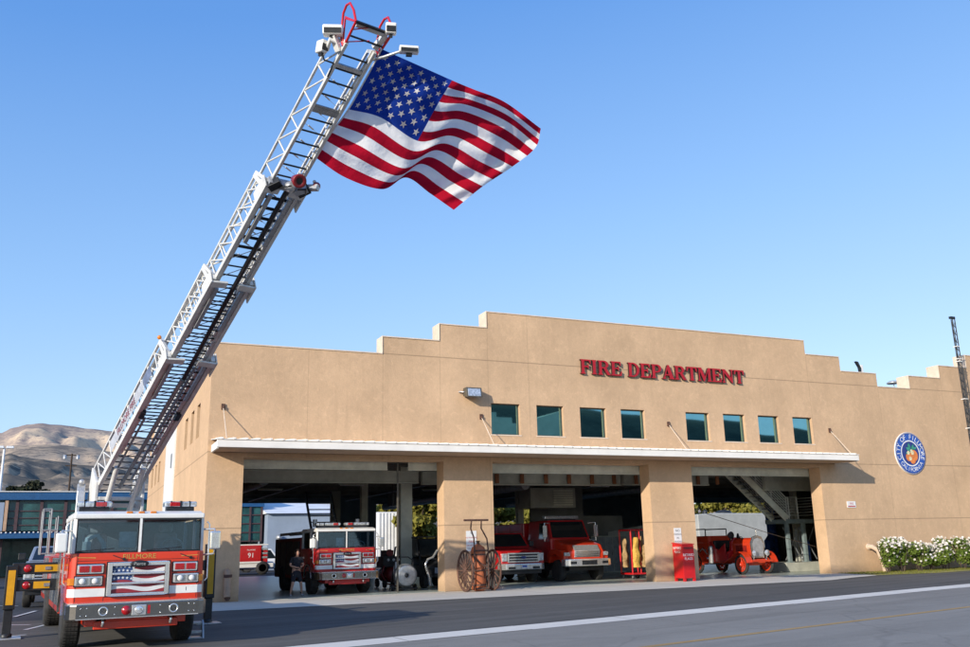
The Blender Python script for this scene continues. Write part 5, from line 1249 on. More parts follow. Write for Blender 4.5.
mb = MB(); mb.bx(-.7, .7, .10, .16, .62, .72); mb.bx(-.45, -.35, .16, .5, .62, .72); mb.bx(.35, .45, .16, .5, .62, .72); mb.build('bumper', 'antred', an, bevel=.015)
mb = MB(); mb.bx(-.42, .42, .4, 5.3, .55, .75); mb.bx(-.75, .75, .68, .82, .44, .54); mb.build('chassis', 'antred', an)
mb = MB(); mb.prism([(-.44, 1.2), (-.40, 1.62), (-.2, 1.84), (.2, 1.84), (.40, 1.62), (.44, 1.2), (.66, 1.1), (.66, .62), (-.66, .62), (-.66, 1.1)], 'y', 1.86, 2.06); mb.bx(-.66, .66, 2.063, 3.31, .62, .95); mb.build('cowl', 'bayred', an, bevel=.03)
for s in (-1, 1):
    mb = MB(); x0 = s * .66; mb.prism([(2.06, .62), (2.06, 1.55), (2.35, 1.38), (2.6, 1.22), (2.85, 1.30), (3.1, 1.62), (3.31, 1.66), (3.31, .62)], 'x', min(x0, x0 + s * .05), max(x0, x0 + s * .05)); mb.build('side_panel', 'bayred', an, bevel=.015)
    mb = MB(); x0 = s * .46; mb.prism([(.5, .58), (.5, .86), (1.84, .86), (1.84, .58)], 'x', min(x0, x0 + s * .04), max(x0, x0 + s * .04)); mb.build('frame_apron', 'antred', an)
mb = MB(); mb.bx(-.58, .58, 2.55, 3.1, .953, 1.25); mb.bx(-.6, .6, 3.02, 3.18, 1.253, 1.7); mb.build('seat', 'black', an, bevel=.06, seg=3)
mb = MB(); mb.bx(-.72, .72, 3.32, 5.6, .85, 1.60); mb.bx(-.76, -.66, 3.32, 5.6, 1.603, 1.95); mb.bx(.66, .76, 3.32, 5.6, 1.603, 1.95); mb.bx(-.655, .655, 3.32, 3.40, 1.603, 1.95); hb = mb.build('hose_bed', 'antred', an, bevel=.02)
mb = MB()
for x in (-.70, .70): mb.tube([(x, 3.6, 1.95), (x, 3.6, 2.3), (x, 5.4, 2.3), (x, 5.4, 1.95)], .03, 8)
mb.tube([(-.7, 4.4, 2.3), (.7, 4.4, 2.3)], .025, 8); mb.build('hand_rail', 'blackmetal', hb)
mb = MB(); mb.lathe([(.13, 0), (.13, .75)], (-.82, 3.1, .56), 'z', 14); mb.ball((-.82, 3.1, 1.33), .125, 12); mb.build('extinguisher', 'chrome', an)
mb = MB(); m_ = Matrix.Translation((.28, 2.15, 1.72)) @ Matrix.Rotation(R(-40), 4, 'X'); mb.tube([m_ @ Vector((.22 * math.cos(k * PI / 10), .22 * math.sin(k * PI / 10), 0)) for k in range(20)], .02, 6, closed=True); mb.tube([m_ @ Vector((0, 0, 0)), (.28, 1.9, 1.3)], .02, 6); mb.bar(m_ @ Vector((-.2, 0, 0)), m_ @ Vector((.2, 0, 0)), .03, .02); mb.build('steering_wheel', 'black', an)
mb = MB(); mb.lathe([(0, .2), (.12, .16), (.19, 0), (.16, -.02), (0, .0)], (-.45, 1.8, 1.95), 'y', 18); mb.tube([(-.45, 1.9, 1.95), (-.45, 1.92, 1.7)], .025, 6); mb.build('searchlight', 'blackmetal', an)
mb = MB(); mb.prism([(-.1, 1.72), (.1, 1.72), (0, 2.05)], 'y', 1.75, 1.9); mb.build('bell', 'blackmetal', an, bevel=.02)
mb = MB()
for k in range(7): mb.bx(-.43, -.40, .75 + k * .12, .82 + k * .12, 1.05, 1.42)
mb.build('hood_louvre', 'darkred', an)
mb = MB()
for k in range(5): mb.lathe([(.07, 0), (.07, .06), (.03, .07), (0, .07)], (-.735, 3.7 + k * .2, 1.2 + .08 * (k % 2)), 'x', 12)
mb.tube([(-.74, 3.5, 1.0), (-.80, 3.8, 1.3), (-.80, 4.3, .9), (-.78, 4.6, 1.25)], .04, 8); mb.build('gauge', 'chrome', hb)

# utility cart beside the second pillar
ct = thing('utility_cart', 'black utility cart with bent silver bar beside the second pillar', 'cart', (14.75, 37.2, 0), 0)
mb = MB(); mb.prism([(.2, .45), (.15, .9), (.5, 1.15), (1.2, 1.25), (1.3, .95), (2.1, .95), (2.1, 1.3), (3.6, 1.3), (3.6, .45)], 'x', -.75, .75); mb.build('body', 'blackmetal', ct, bevel=.05)
mb = MB(); mb.bx(-.72, .72, 1.65, 3.55, 1.303, 2.12); mb.build('cargo_box', 'black', ct, bevel=.06)
mb = MB()
for x in (-.3, .25): mb.bx(x - .12, x + .12, .10, .16, .62, .86)
mb.build('tool_bin', 'bluegrey', ct, bevel=.01)
mb = MB()
for x in (-.7, .7): mb.tube([(x, 1.2, 1.2), (x, 1.55, 2.1), (x, 2.9, 2.15), (x, 3.0, 1.3)], .04, 8)
mb.bx(-.75, .75, 1.5, 3.0, 2.15, 2.2); mb.build('roll_cage', 'black', ct)
mb = MB(); mb.quad((-.66, 1.22, 1.3), (.66, 1.22, 1.3), (.66, 1.53, 2.05), (-.66, 1.53, 2.05)); mb.build('windshield', 'glass', ct)
mb = MB(); mb.tube([(.1, .1, 1.62), (-.35, .05, 1.58), (-.55, .02, 1.3), (-.80, -.02, 1.22), (-.92, -.05, 1.0), (-.78, -.05, .55), (-.70, -.02, .12)], .05, 10); mb.build('bent_bar', 'chrome', ct)
for y in (.7, 2.9):
    for s in (-1, 1): wheel(ct, s * .7, y, .33, .25, s, 'steel', n=20)
vf = thing('ventilation_fan', 'grey round ventilation fan on a wheeled frame by the bay column', 'fan', (P(405.5, 575, 36.3).x, 36.3, 0), 0)
mb = MB(); mb.lathe([(.42, -.16), (.47, -.12), (.47, .12), (.42, .16), (.38, .12), (.38, -.12), (.42, -.16)], (0, 0, .62), 'y', 28); mb.build('shroud', 'galv', vf)
mb = MB(); mb.lathe([(0, -.135), (.37, -.135), (.41, -.15), (.41, -.18), (.34, -.20), (.12, -.21), (.10, -.17), (0, -.17)], (0, 0, .62), 'y', 28, 0, False); mb.build('guard', 'alum', vf); mb = MB(); mb.lathe([(.09, -.172), (.06, -.20), (0, -.205)], (0, 0, .62), 'y', 14); mb.build('motor_cap', 'black', vf)
mb = MB(); mb.lathe([(.10, -.1), (.10, .1)], (0, 0, .62), 'y', 14)
for k in range(6):
    a = k * PI / 3; mb.quad((.1 * math.cos(a), -.05, .62 + .1 * math.sin(a)), (.37 * math.cos(a - .2), -.06, .62 + .37 * math.sin(a - .2)), (.37 * math.cos(a + .3), .04, .62 + .37 * math.sin(a + .3)), (.1 * math.cos(a + .5), .03, .62 + .1 * math.sin(a + .5)))
mb.build('fan_blade', 'alum', vf)
mb = MB(); mb.tube([(-.4, .2, .1), (-.4, .2, 1.2), (-.2, .25, 1.35), (.2, .25, 1.35), (.4, .2, 1.2), (.4, .2, .1)], .025, 8); mb.bx(-.45, .45, -.25, .3, .08, .12); mb.build('frame', 'blackmetal', vf)
for s in (-1, 1): wheel(vf, s * .5, .2, .13, .07, s, 'steel', n=16)
hb_ = thing('hose_bundle', 'white rolled hose hanging from a dark stand near the fan', 'hose', (P(397, 575, 37.3).x, 37.3, 0), 0)
mb = MB(); mb.tube([(-.05, 0, 1.15), (-.1, 0, .8), (-.08, -.02, .35), (.03, -.02, .2), (.08, 0, .45), (.04, 0, .85), (.0, 0, 1.15)], .065, 8); mb.build('hose', 'signwhite', hb_)
mb = MB(); mb.tube([(-.3, .1, 0), (-.05, .1, 1.2), (.2, .1, 0)], .03, 6); mb.tube([(-.05, .1, 1.2), (-.05, .5, 0)], .03, 6); mb.build('stand', 'black', hb_)
cp = thing('air_compressor', 'dark red and black compressor crowded between engine and fan', 'compressor', (P(389, 580, 40).x, 40.0, .014))
mb = MB(); mb.lathe([(0, -.75), (.25, -.72), (.34, -.6), (.34, .6), (.25, .72), (0, .75)], (0, 0, .55), 'y', 20); mb.build('tank', 'darkred', cp)
mb = MB(); mb.bx(-.42, .42, -.5, .6, .90, 1.35); mb.bx(-.3, .1, -.35, .3, 1.352, 1.62); mb.tube([(.15, -.3, 1.35), (.2, -.32, 1.75), (.38, -.3, 1.8), (.40, -.3, 1.0)], .04, 8); mb.build('engine_block', 'blackmetal', cp, bevel=.03)
mb = MB(); mb.lathe([(.16, -.06), (.16, .02), (.05, .05), (0, .05)], (-.12, -.42, 1.5), 'y', 16); mb.build('flywheel', 'darkred', cp)
for x in (-.2, .05, .28): mb = MB(); mb.lathe([(.06, 0), (.06, -.03), (0, -.035)], (x, -.505, 1.2), 'y', 12); mb.build('gauge', 'signwhite', cp)
mb = MB(); mb.tube([(-.38, -.5, .95), (-.55, -.6, .6), (-.35, -.7, .2), (.1, -.75, .08), (.45, -.7, .2), (.4, -.55, .8)], .035, 8); mb.build('hose', 'darkred', cp)
for y in (-.55, .55):
    for s in (-1, 1): wheel(cp, s * .38, y, .2, .12, s, 'steel', n=18)
# gear rack
rk = thing('gear_rack', 'red wheeled rack hung with yellow hose and tan turnout coats', 'rack', (25.0, 37.5, 0), 0)
mb = MB(); 
for x in (-.48, .48):
    for y in (0, 1.0): mb.tube([(x, y, .22), (x, y, 2.32)], .045, 8)
for z in (.25, 2.3):
    mb.tube([(-.48, 0, z), (.48, 0, z)], .045, 8); mb.tube([(-.48, 1, z), (.48, 1, z)], .045, 8); mb.tube([(-.48, 0, z), (-.48, 1, z)], .045, 8); mb.tube([(.48, 0, z), (.48, 1, z)], .045, 8)
mb.tube([(0, 0, .25), (0, 0, 2.3)], .04, 8); mb.bx(-.5, .5, 0, 1, .24, .29); mb.build('frame', 'boxred', rk)
for i, (x, y0, w_, z1, mt) in enumerate(((-.25, -.05, .38, 1.95, 'hoseyel'), (.27, -.08, .42, 1.6, 'hosetan'), (.25, .3, .4, 2.0, 'hosetan'), (-.5, .55, .3, 1.9, 'hosetan'), (.62, .1, .26, 1.35, 'hoseyel'))):
    mb = MB(); rnd = random.Random(i); pr = []
    for a in range(14):
        t_ = a / 13; z = z1 - t_ * (z1 - .55); wv = w_ * (.35 + .65 * min(1, t_ * 2.2)) * (1 + .15 * rnd.uniform(-1, 1)); pr.append((z, wv / 2, .10 + .06 * math.sin(a)))
    n_ = 14; vs = []
    for z, a_, b_ in pr:
        for k in range(n_):
            th = 2 * PI * k / n_; f_ = 1 + .22 * math.sin(5 * th + i)
            vs.append((x + a_ * f_ * math.cos(th), y0 + b_ * f_ * math.sin(th), z))
    mb.add(vs, [(r_ * n_ + k, r_ * n_ + (k + 1) % n_, (r_ + 1) * n_ + (k + 1) % n_, (r_ + 1) * n_ + k) for r_ in range(13) for k in range(n_)], 0, True)
    tag(mb.build('turnout_coat', mt, None), ('yellow hose bundle hanging in the left half of the red rack', 'tan turnout coat hanging at the front right of the red rack', 'tan turnout coat hanging deep inside the red rack', 'tan turnout coat on the left end of the red rack', 'yellow coat hanging off the right end of the red rack')[i], 'coat', 'gear hanging on the red rack').location = (25.0, 37.5, 0)
for x in (-.4, .4):
    for y in (.1, .9): wheel(rk, x, y, .10, .06, -1, 'alum', n=14)
# stairs and landing in the right bay
st = thing('steel_staircase', 'grey steel staircase with pipe railings on a braced landing', 'stairs', (34.9, 38.2, 0), 0)
top, bot = Vector((30.9, 38.0, 6.0)), Vector((34.75, 38.0, 2.72))
mb = MB()
for y in (37.9, 39.0): mb.bar(Vector((top.x, y, top.z)), Vector((bot.x, y, bot.z)), .06, .34)
mb.build('stringer', 'greygreen', st, world=True)
n_ = 15
for k in range(n_):
    p = top.lerp(bot, (k + .5) / n_); mb = MB(); mb.bx(p.x - .14, p.x + .14, 37.93, 38.97, p.z, p.z + .04); mb.build('tread', 'galv', st, world=True)
mb = MB()
for y in (37.9, 39.0):
    for k in range(7):
        dz = .22 + k * .155; mb.tube([(top.x, y, top.z + dz), (bot.x, y, bot.z + dz), (bot.x + .12, y, bot.z + dz)], .026 if k < 6 else .034, 6)
    for k in range(5):
        p = top.lerp(bot, k / 4); mb.bar((p.x, y, p.z), (p.x, y, p.z + 1.16), .05, .05, up=(0, 1, 0))
for k in range(7):
    dz = .22 + k * .155; mb.tube([(35.0, 39.5, 2.72 + dz), (37.0, 39.5, 2.72 + dz)], .020, 6); mb.tube([(36.9, 37.9, 2.72 + dz), (36.9, 39.5, 2.72 + dz)], .02, 6)
for x in (34.9, 35.5): mb.tube([(x, 37.9, 2.72), (x, 37.9, 3.88)], .035, 8)
for k in range(7): dz = .22 + k * .155; mb.tube([(34.87, 37.9, 2.72 + dz), (35.5, 37.9, 2.72 + dz)], .02, 6)
mb.build('railing', 'railpaint', st, world=True)
mb = MB(); mb.bx(34.6, 37.0, 37.85, 39.5, 2.50, 2.72); mb.build('landing', 'tealgrey', st, world=True, bevel=.01)
for x in (34.72, 35.85):
    mb = MB(); mb.bx(x - .09, x + .09, 37.9, 38.08, .5, 2.5); mb.bx(x - .16, x + .16, 37.85, 38.15, .48, .52); mb.build('landing_post', 'tealgrey', st, world=True, bevel=.006)
mb = MB()
for a, b in (((34.72, .6), (35.85, 2.3)), ((34.72, 2.3), (35.85, .6)), ((35.85, .6), (36.9, 2.3)), ((35.85, 2.3), (36.9, .6))): mb.bar((a[0], 38.3, a[1]), (b[0], 38.3, b[1]), .04, .04, up=(0, 1, 0))
mb.build('cross_brace', 'galv', st, world=True)
cb = MB(); cb.bx(34.0, 37.4, 37.5, 39.6, .015, .48); o = cb.build('concrete_plinth', 'bayd', None, bevel=.02); tag(o, 'low grey concrete plinth under the braced stair landing', 'plinth')
lt = thing('leaning_ladders', 'pale ladders and poles leaning behind the stair landing', 'ladder', (36.4, 38.8, .48))
mb = MB()
for dx in (0, .3): mb.bar((36.0 + dx, 38.8, .5), (36.35 + dx, 39.1, 2.3), .05, .05); mb.bar((36.5 + dx * .6, 38.7, .5), (36.1 + dx * .6, 39.0, 2.1), .04, .04)
mb.build('rail', 'galv', lt, world=True); mb = MB()
for k in range(5): mb.tube([(36.05 + k * .07, 38.85 + k * .06, .75 + k * .35), (36.35 + k * .07, 38.85 + k * .06, .75 + k * .35)], .018, 6)
mb.build('rung', 'galv', lt, world=True)
bl = thing('blue_barrel', 'tall blue canister standing under the stair landing', 'canister', (36.3, 38.3, .48)); mb = MB(); mb.lathe([(.1, 0), (.13, .03), (.13, .95), (.08, 1.08), (.05, 1.15), (0, 1.15)], (0, 0, .005), 'z', 16); mb.build('canister_body', 'bluetarp', bl)
mb = MB(); mb.lathe([(.06, 1.155), (.06, 1.23), (0, 1.23)], (0, 0, .005), 'z', 10); mb.build('valve', 'blackmetal', bl)
a_, b_ = P(705, 513, 37.0), P(831, 551, 36.6)
tag(MB().tube([a_, a_.lerp(b_, .5) - Vector((0, 0, .05)), b_], .016, 6).build('rope', 'wood'), 'long dark rope slanting across the right bay above the antique engine', 'rope')
# boat shaped grey box, blue panel
gb = thing('grey_trailer', 'long pale grey box trailer with dark rooftop hatches behind the antique engine', 'trailer', (66, 81, 0))
a_, b_ = P(705, 514, 81), P(769, 511, 81)
mb = MB(); mb.prism([(a_.x - 1, .7), (b_.x, .7), (b_.x, a_.z + .02), (a_.x + 1.5, a_.z + .1), (a_.x - 1, a_.z - .02)], 'y', 81, 83.4); mb.build('box', 'palegrey', gb, world=True, bevel=.12, seg=3)
mb = MB(); p = P(727, 511, 81.6); mb.lathe([(.9, 0), (.85, .2), (.5, .32), (0, .34)], (p.x, 82.2, a_.z + .08), 'z', 20); mb.build('hatch', 'blackmetal', gb, world=True); mb = MB(); p2 = P(707, 507, 81.6); mb.lathe([(.25, -.2), (.22, .3), (.1, .5), (0, .5)], (p2.x, 82, a_.z + .02), 'z', 12); mb.build('hatch', 'blackmetal', gb, world=True)
mb = MB(); mb.bx(b_.x - 1.5, b_.x + 1.2, 81.6, 82.8, .45, .7); mb.build('frame', 'black', gb, world=True)
for x in (a_.x + 1.5, a_.x + 2.6):
    mb = MB(); mb.lathe([(.25, -.12), (.4, -.12), (.42, 0), (.4, .12), (.25, .12), (0, .1)], (x, 81.2, .42), 'y', 20); mb.build('wheel', 'rubber', gb, world=True)
bp_ = thing('blue_shade_tent', 'folded blue shade tent standing upright near the stairs', 'tent', (44.2, 50.5, 0))
a_, b_ = P(769, 507, 50), P(778, 540, 50)
mb = MB(); mb.prism([(a_.x, a_.z), (a_.x + .45, a_.z - .05), (b_.x + .1, .1), (b_.x - .7, .05), (b_.x - .75, 1.6), (b_.x - .35, 2.0)], 'y', 50, 50.6); mb.build('cover', 'bluetarp', bp_, world=True, bevel=.06)
mb = MB(); 
for dx in (0, .3): mb.tube([(b_.x - .5 + dx, 50.3, .015), (b_.x - .5 + dx, 50.3, .4)], .03, 6)
mb.build('tent_leg', 'alum', bp_, world=True)
# black stairs far back in the left bay
bs = thing('black_staircase', 'dark steel stairs at the back of the left bay above the engine', 'stairs', (13, 50, 0))
mb = MB()
p0, p1 = P(344, 518, 50), P(363, 492, 50)
for k in range(12):
    t_ = k / 8.0; x_ = p0.x + (p1.x - p0.x) * .1; z_ = .3 + k * .36; y_ = 47.5 + k * .3; mb.bx(11.9, 13.3, y_, y_ + .32, z_, z_ + .05)
mb.build('tread', 'galv', bs, world=True)
mb = MB()
for x in (11.86, 13.32): mb.bar((x, 47.4, .02), (x, 51.4, 4.85), .05, .3)
mb.build('stringer', 'black', bs, world=True)
# ceiling lamps, heater
first = None
for i, (px, py, Y) in enumerate(((270, 496, 50), (433, 495, 50), (352, 492.5, 46), (600, 488, 46), (545, 507, 58))):
    p = P(px, py, Y)
    lab = ('long fluorescent tube light over the left side of the left bay', 'long fluorescent tube light by the second pillar', 'fluorescent light above the parked engine', 'fluorescent light over the red long nosed truck', 'fluorescent light far back in the middle bay')[i]
    z = 4.95
    if first is None:
        first = thing('ceiling_light', lab, 'light', (p.x, Y, z), 0, 'tube lights under the bay ceiling'); mb = MB(); mb.bx(-.7, .7, -.08, .08, .04, .09); mb.build('housing', 'greygreen', first); mb = MB(); mb.tube([(-.65, 0, .01), (.65, 0, .01)], .028, 8); mb.build('tube', 'whiteletter', first)
        mb = MB()
        for x_ in (-.5, .5): mb.tube([(x_, 0, .09), (x_, 0, .4)], .01, 5)
        mb.build('hanger', 'blackmetal', first)
    else: dup(first, (p.x, Y, z), 0, lab)
hu = thing('unit_heater', 'dark box heater hanging from the ceiling near the bay column', 'heater', (12.9, 40.5, 4.1)); a_, b_ = P(391, 506, 40.5), P(400, 493, 40.5)
mb = MB(); mb.bx(a_.x, b_.x + .2, 40.2, 41.0, a_.z, b_.z); mb.build('heater_body', 'black', hu, world=True, bevel=.02); mb = MB()
for dx in (.1, .4): mb.tube([(a_.x + dx, 40.6, b_.z), (a_.x + dx, 40.6, 5.35)], .015, 6)
mb.build('hanger', 'blackmetal', hu, world=True)

lk = thing('locker_bank', 'row of dark grey lockers against the back wall of the middle bay', 'lockers', (28.8, 46.6, .02))
mb = MB(); mb.bx(-1.2, 1.2, -.25, .25, 0, 2.1); mb.build('carcass', 'bayd', lk, bevel=.01)
for k in range(5):
    mb = MB(); mb.bx(-1.17 + k * .47, -.74 + k * .47, -.275, -.252, .08, 2.04); ld = mb.build('locker_door', 'galv', lk, bevel=.008); mb = MB(); mb.bx(-.80 + k * .47, -.77 + k * .47, -.30, -.277, 1.0, 1.15); mb.build('handle', 'blackmetal', ld)
# ------------------------------------------------------------------ hose cart, drop box
hc = thing('hose_cart', 'antique two wheeled chemical cart with terracotta tank leaning at the pillar', 'cart', (14.66, 33.35, 0))
lw, rw = P(465.3, 573, 33.35), P(492.8, 571.5, 33.35)
for wp in (lw, rw): spoke_wheel(hc, wp.x - 14.66, 0, .80, .075, 'rust', 14, 'rust')
mb = MB(); mb.tube([(lw.x - 14.66 - .05, 0, .80), (rw.x - 14.66 + .05, 0, .80)], .035, 8); mb.tube([(-.34, -.25, .06), (-.30, -.3, 1.6), (-.30, -.25, 2.05), (-.45, -.3, 2.4), (-.42, -.33, 2.72)], .032, 8); mb.tube([(.30, -.25, .06), (.28, -.3, 1.6), (.26, -.25, 2.0), (.0, -.3, 2.4), (.0, -.33, 2.72)], .032, 8)
mb.tube([(-.75, -.33, 2.72), (.30, -.33, 2.72)], .04, 8); mb.tube([(-.3, -.3, .80), (.3, -.3, .80)], .03, 8); mb.tube([(-.3, -.3, 1.55), (.3, -.3, 1.55)], .03, 8); mb.tube([(-.3, -.3, .8), (-.3, 0, .8)], .03, 8); mb.tube([(.3, -.3, .8), (.3, 0, .8)], .03, 8)
mb.tube([(-.28, -.3, 1.25), (.1, -.32, .95), (.12, -.3, .5)], .025, 8); mb.tube([(-.28, -.3, .12), (.28, -.3, .12)], .03, 8); mb.build('handle_frame', 'rust', hc)
mb = MB(); mb.lathe([(.18, .03), (.29, .08), (.29, 1.55), (.25, 1.68), (.12, 1.76), (.08, 1.80), (0, 1.80)], (-.02, -.0, 0), 'z', 24); tk = mb.build('tank', 'terra', hc)
mb = MB(); 
for z in (.25, .8, 1.4): mb.lathe([(.296, z - .03), (.296, z + .03)], (-.02, 0, 0), 'z', 24)
mb.build('tank_band', 'rust', tk)
mb = MB(); mb.lathe([(.06, 0), (.06, .1), (.1, .1), (.1, .13), (0, .13)], (-.02, 0, 1.8), 'z', 12); mb.tube([(.1, -.28, 1.0), (.25, -.36, .9), (.28, -.34, .6)], .03, 8); mb.build('valve', 'rust', tk)
bx_ = thing('drop_box', 'red metal drop box with white lettering at the foot of the third pillar', 'bin', (24.40, 33.3, 0))
mb = MB(); W_, D_ = .62, .72
mb.prism([(0, .14), (0, 1.56), (D_, 1.62), (D_, .14)], 'x', 0, W_); mb.build('box', 'boxred', bx_, bevel=.015)
mb = MB(); mb.prism([(-.03, 1.565), (-.03, 1.60), (D_ + .02, 1.67), (D_ + .02, 1.63)], 'x', -.03, W_ + .03); mb.build('lid', 'boxred', bx_, bevel=.01)
for x in (.005, W_ - .105):
    for y in (.005, D_ - .105): mb = MB(); mb.prism([(x, .0), (x + .10, 0), (x + .10, .138), (x, .138)], 'y', y, y + .1); mb.build('leg', 'boxred', bx_)
mb = MB(); mb.bx(.08, W_ - .08, -.02, -.004, 1.38, 1.46); mb.build('slot', 'darkred', bx_)
mb = MB(); glyphs(mb, 'RETIRED', .155, face_mat((W_ / 2, -.003, 1.12), (1, 0, 0), (0, 0, 1)), .002); glyphs(mb, 'FLAGS', .155, face_mat((W_ / 2, -.003, .96), (1, 0, 0), (0, 0, 1)), .002)
glyphs(mb, 'RETIRED', .155, face_mat((-.003, D_ / 2, 1.42), (0, -1, 0), (0, 0, 1)), .002); glyphs(mb, 'FLAGS', .155, face_mat((-.003, D_ / 2, 1.26), (0, -1, 0), (0, 0, 1)), .002); mb.build('lettering', 'whiteletter', bx_)

# ------------------------------------------------------------------ the person
def skin_mesh(name, V, E, mat, par, sub=2):
    me = bpy.data.meshes.new(name); me.from_pydata([v[0] for v in V], E, [])
    o = bpy.data.objects.new(name, me); COL.objects.link(o)
    o.modifiers.new('Skin', 'SKIN'); s_ = o.modifiers.new('Sub', 'SUBSURF'); s_.levels = s_.render_levels = sub
    for i, v in enumerate(V):
        r_ = v[1]; me.skin_vertices[0].data[i].radius = r_ if isinstance(r_, tuple) else (r_, r_)
    me.skin_vertices[0].data[0].use_root = True
    dg = bpy.context.evaluated_depsgraph_get(); m2 = bpy.data.meshes.new_from_object(o.evaluated_get(dg))
    bpy.data.objects.remove(o); bpy.data.meshes.remove(me)
    m2.name = name; m2.materials.clear(); m2.materials.append(M[mat]); m2.polygons.foreach_set('use_smooth', [True] * len(m2.polygons))
    o = bpy.data.objects.new(name, m2); COL.objects.link(o); o.parent = par; return o
pr = thing('person', 'man in dark shirt and shorts leaning beside the parked engine looking down', 'person', (7.98, 35.75, .012), R(8))
V = [((0, .02, .95), (.15, .11)), ((0, .04, 1.15), (.14, .10)), ((.0, .03, 1.34), (.17, .11)), ((.0, .0, 1.47), (.06, .06)), ((.01, -.03, 1.545), (.062, .07)), ((.01, -.05, 1.62), (.075, .095)), ((.01, -.05, 1.71), (.06, .075)),
     ((.19, .02, 1.40), (.06, .06)), ((.27, -.02, 1.15), (.045, .045)), ((.09, -.26, 1.10), (.03, .03)), ((.03, -.32, 1.11), (.032, .018)),
     ((-.19, .02, 1.40), (.06, .06)), ((-.27, -.02, 1.15), (.045, .045)), ((-.06, -.25, 1.07), (.03, .03)), ((-.0, -.30, 1.07), (.032, .018)),
     ((.11, .0, .86), (.09, .09)), ((.17, -.06, .50), (.06, .06)), ((.22, .0, .28), (.055, .055)), ((.24, .03, .08), (.035, .035)), ((.26, -.12, .035), (.035, .028)),
     ((-.11, .0, .86), (.09, .09)), ((-.16, -.08, .50), (.06, .06)), ((-.20, -.04, .28), (.055, .055)), ((-.22, .0, .08), (.035, .035)), ((-.25, -.15, .035), (.035, .028)),
     ((.01, -.145, 1.615), (.013, .018))]
E_ = [(0, 1), (1, 2), (2, 3), (3, 4), (4, 5), (5, 6), (2, 7), (7, 8), (8, 9), (9, 10), (2, 11), (11, 12), (12, 13), (13, 14), (0, 15), (15, 16), (16, 17), (17, 18), (18, 19), (0, 20), (20, 21), (21, 22), (22, 23), (23, 24), (5, 25)]
for hi, sg in ((10, 1), (14, -1)):
    hp_ = Vector(V[hi][0])
    for k, (dx, dy, dz, l) in enumerate(((.02, -.02, .03, .05), (.0, -.05, .02, .075), (-.01 * sg, -.055, .005, .08), (-.01 * sg, -.05, -.012, .075), (-.01 * sg, -.045, -.028, .06))):
        d_ = Vector((-.02 * sg, -1, .1 - .12 * k)).normalized() if k else Vector((-.5 * sg, -.6, .6)).normalized()
        a_ = hp_ + Vector((dx * sg * .4, dy * .4, dz)); i0 = len(V)
        V.append((tuple(a_), (.009, .009))); V.append((tuple(a_ + d_ * l * .6), (.008, .008))); V.append((tuple(a_ + d_ * l * .9 + Vector((0, .01, -.02))), (.007, .007)))
        E_ += [(hi, i0), (i0, i0 + 1), (i0 + 1, i0 + 2)]
body = skin_mesh('body', V, E_, 'skin', pr)
skin_mesh('shirt', [((0, .02, .86), (.19, .15)), ((0, .04, 1.15), (.155, .115)), ((0, .03, 1.35), (.18, .125)), ((0, .01, 1.455), (.085, .08)), ((.19, .02, 1.41), (.075, .075)), ((.25, -.005, 1.22), (.072, .068)), ((-.19, .02, 1.41), (.075, .075)), ((-.25, -.005, 1.22), (.072, .068))], [(0, 1), (1, 2), (2, 3), (2, 4), (4, 5), (2, 6), (6, 7)], 'navy', pr)
skin_mesh('shorts', [((0, .02, 1.02), (.175, .135)), ((0, .01, .86), (.17, .13)), ((.12, -.01, .74), (.105, .10)), ((.165, -.05, .50), (.095, .09)), ((-.12, -.01, .74), (.105, .10)), ((-.155, -.065, .50), (.095, .09))], [(0, 1), (1, 2), (2, 3), (1, 4), (4, 5)], 'navy', pr)
for s, x, y in ((1, .245, -.02), (-1, -.232, -.05)):
    skin_mesh('shoe', [((x - .012 * s, y + .08, .05), (.05, .05)), ((x, y - .02, .05), (.05, .045)), ((x + .02 * s, y - .12, .035), (.045, .032))], [(0, 1), (1, 2)], 'shoe', pr)
    skin_mesh('sock', [((x - .02 * s, y + .055, .08), .048), ((x - .028 * s, y + .05, .18), .055)], [(0, 1)], 'navy', pr)
mb = MB(); mb.ball((.01, -.035, 1.66), .10, 14, sc=(.86, 1.0, 1.12)); vs = []
mb.v = [(x, y, max(z, 1.655 + (.055 if y < -.06 else -.07 * (y > .0)))) for x, y, z in mb.v]; mb.build('hair', 'hair', pr)
for s in (-1, 1):
    mb = MB(); mb.ball((.01 + s * .082, -.04, 1.62), .026, 8, sc=(.5, .8, 1.2)); mb.build('ear', 'skin', body)
    mb = MB(); mb.ball((.01 + s * .032, -.128, 1.632), .012, 8); mb.build('eye', 'ink', body)
mb = MB(); mb.ball((.01, -.132, 1.572), .024, 8, sc=(1, .35, .3)); mb.build('mouth', 'inkred', body)
ph = MB(); ph.box((0, 0, 0), (.075, .012, .14), 0, Matrix.Rotation(R(-40), 4, 'X')); o = ph.build('phone', 'black', None, bevel=.004); o.location = pr.matrix_world @ Vector((0, 0, 0)); 
o.location = Matrix.Translation(pr.location) @ Matrix.Rotation(R(8), 4, 'Z') @ Vector((.012, -.335, 1.125)); tag(o, 'small dark phone in the hands of the standing man', 'phone')
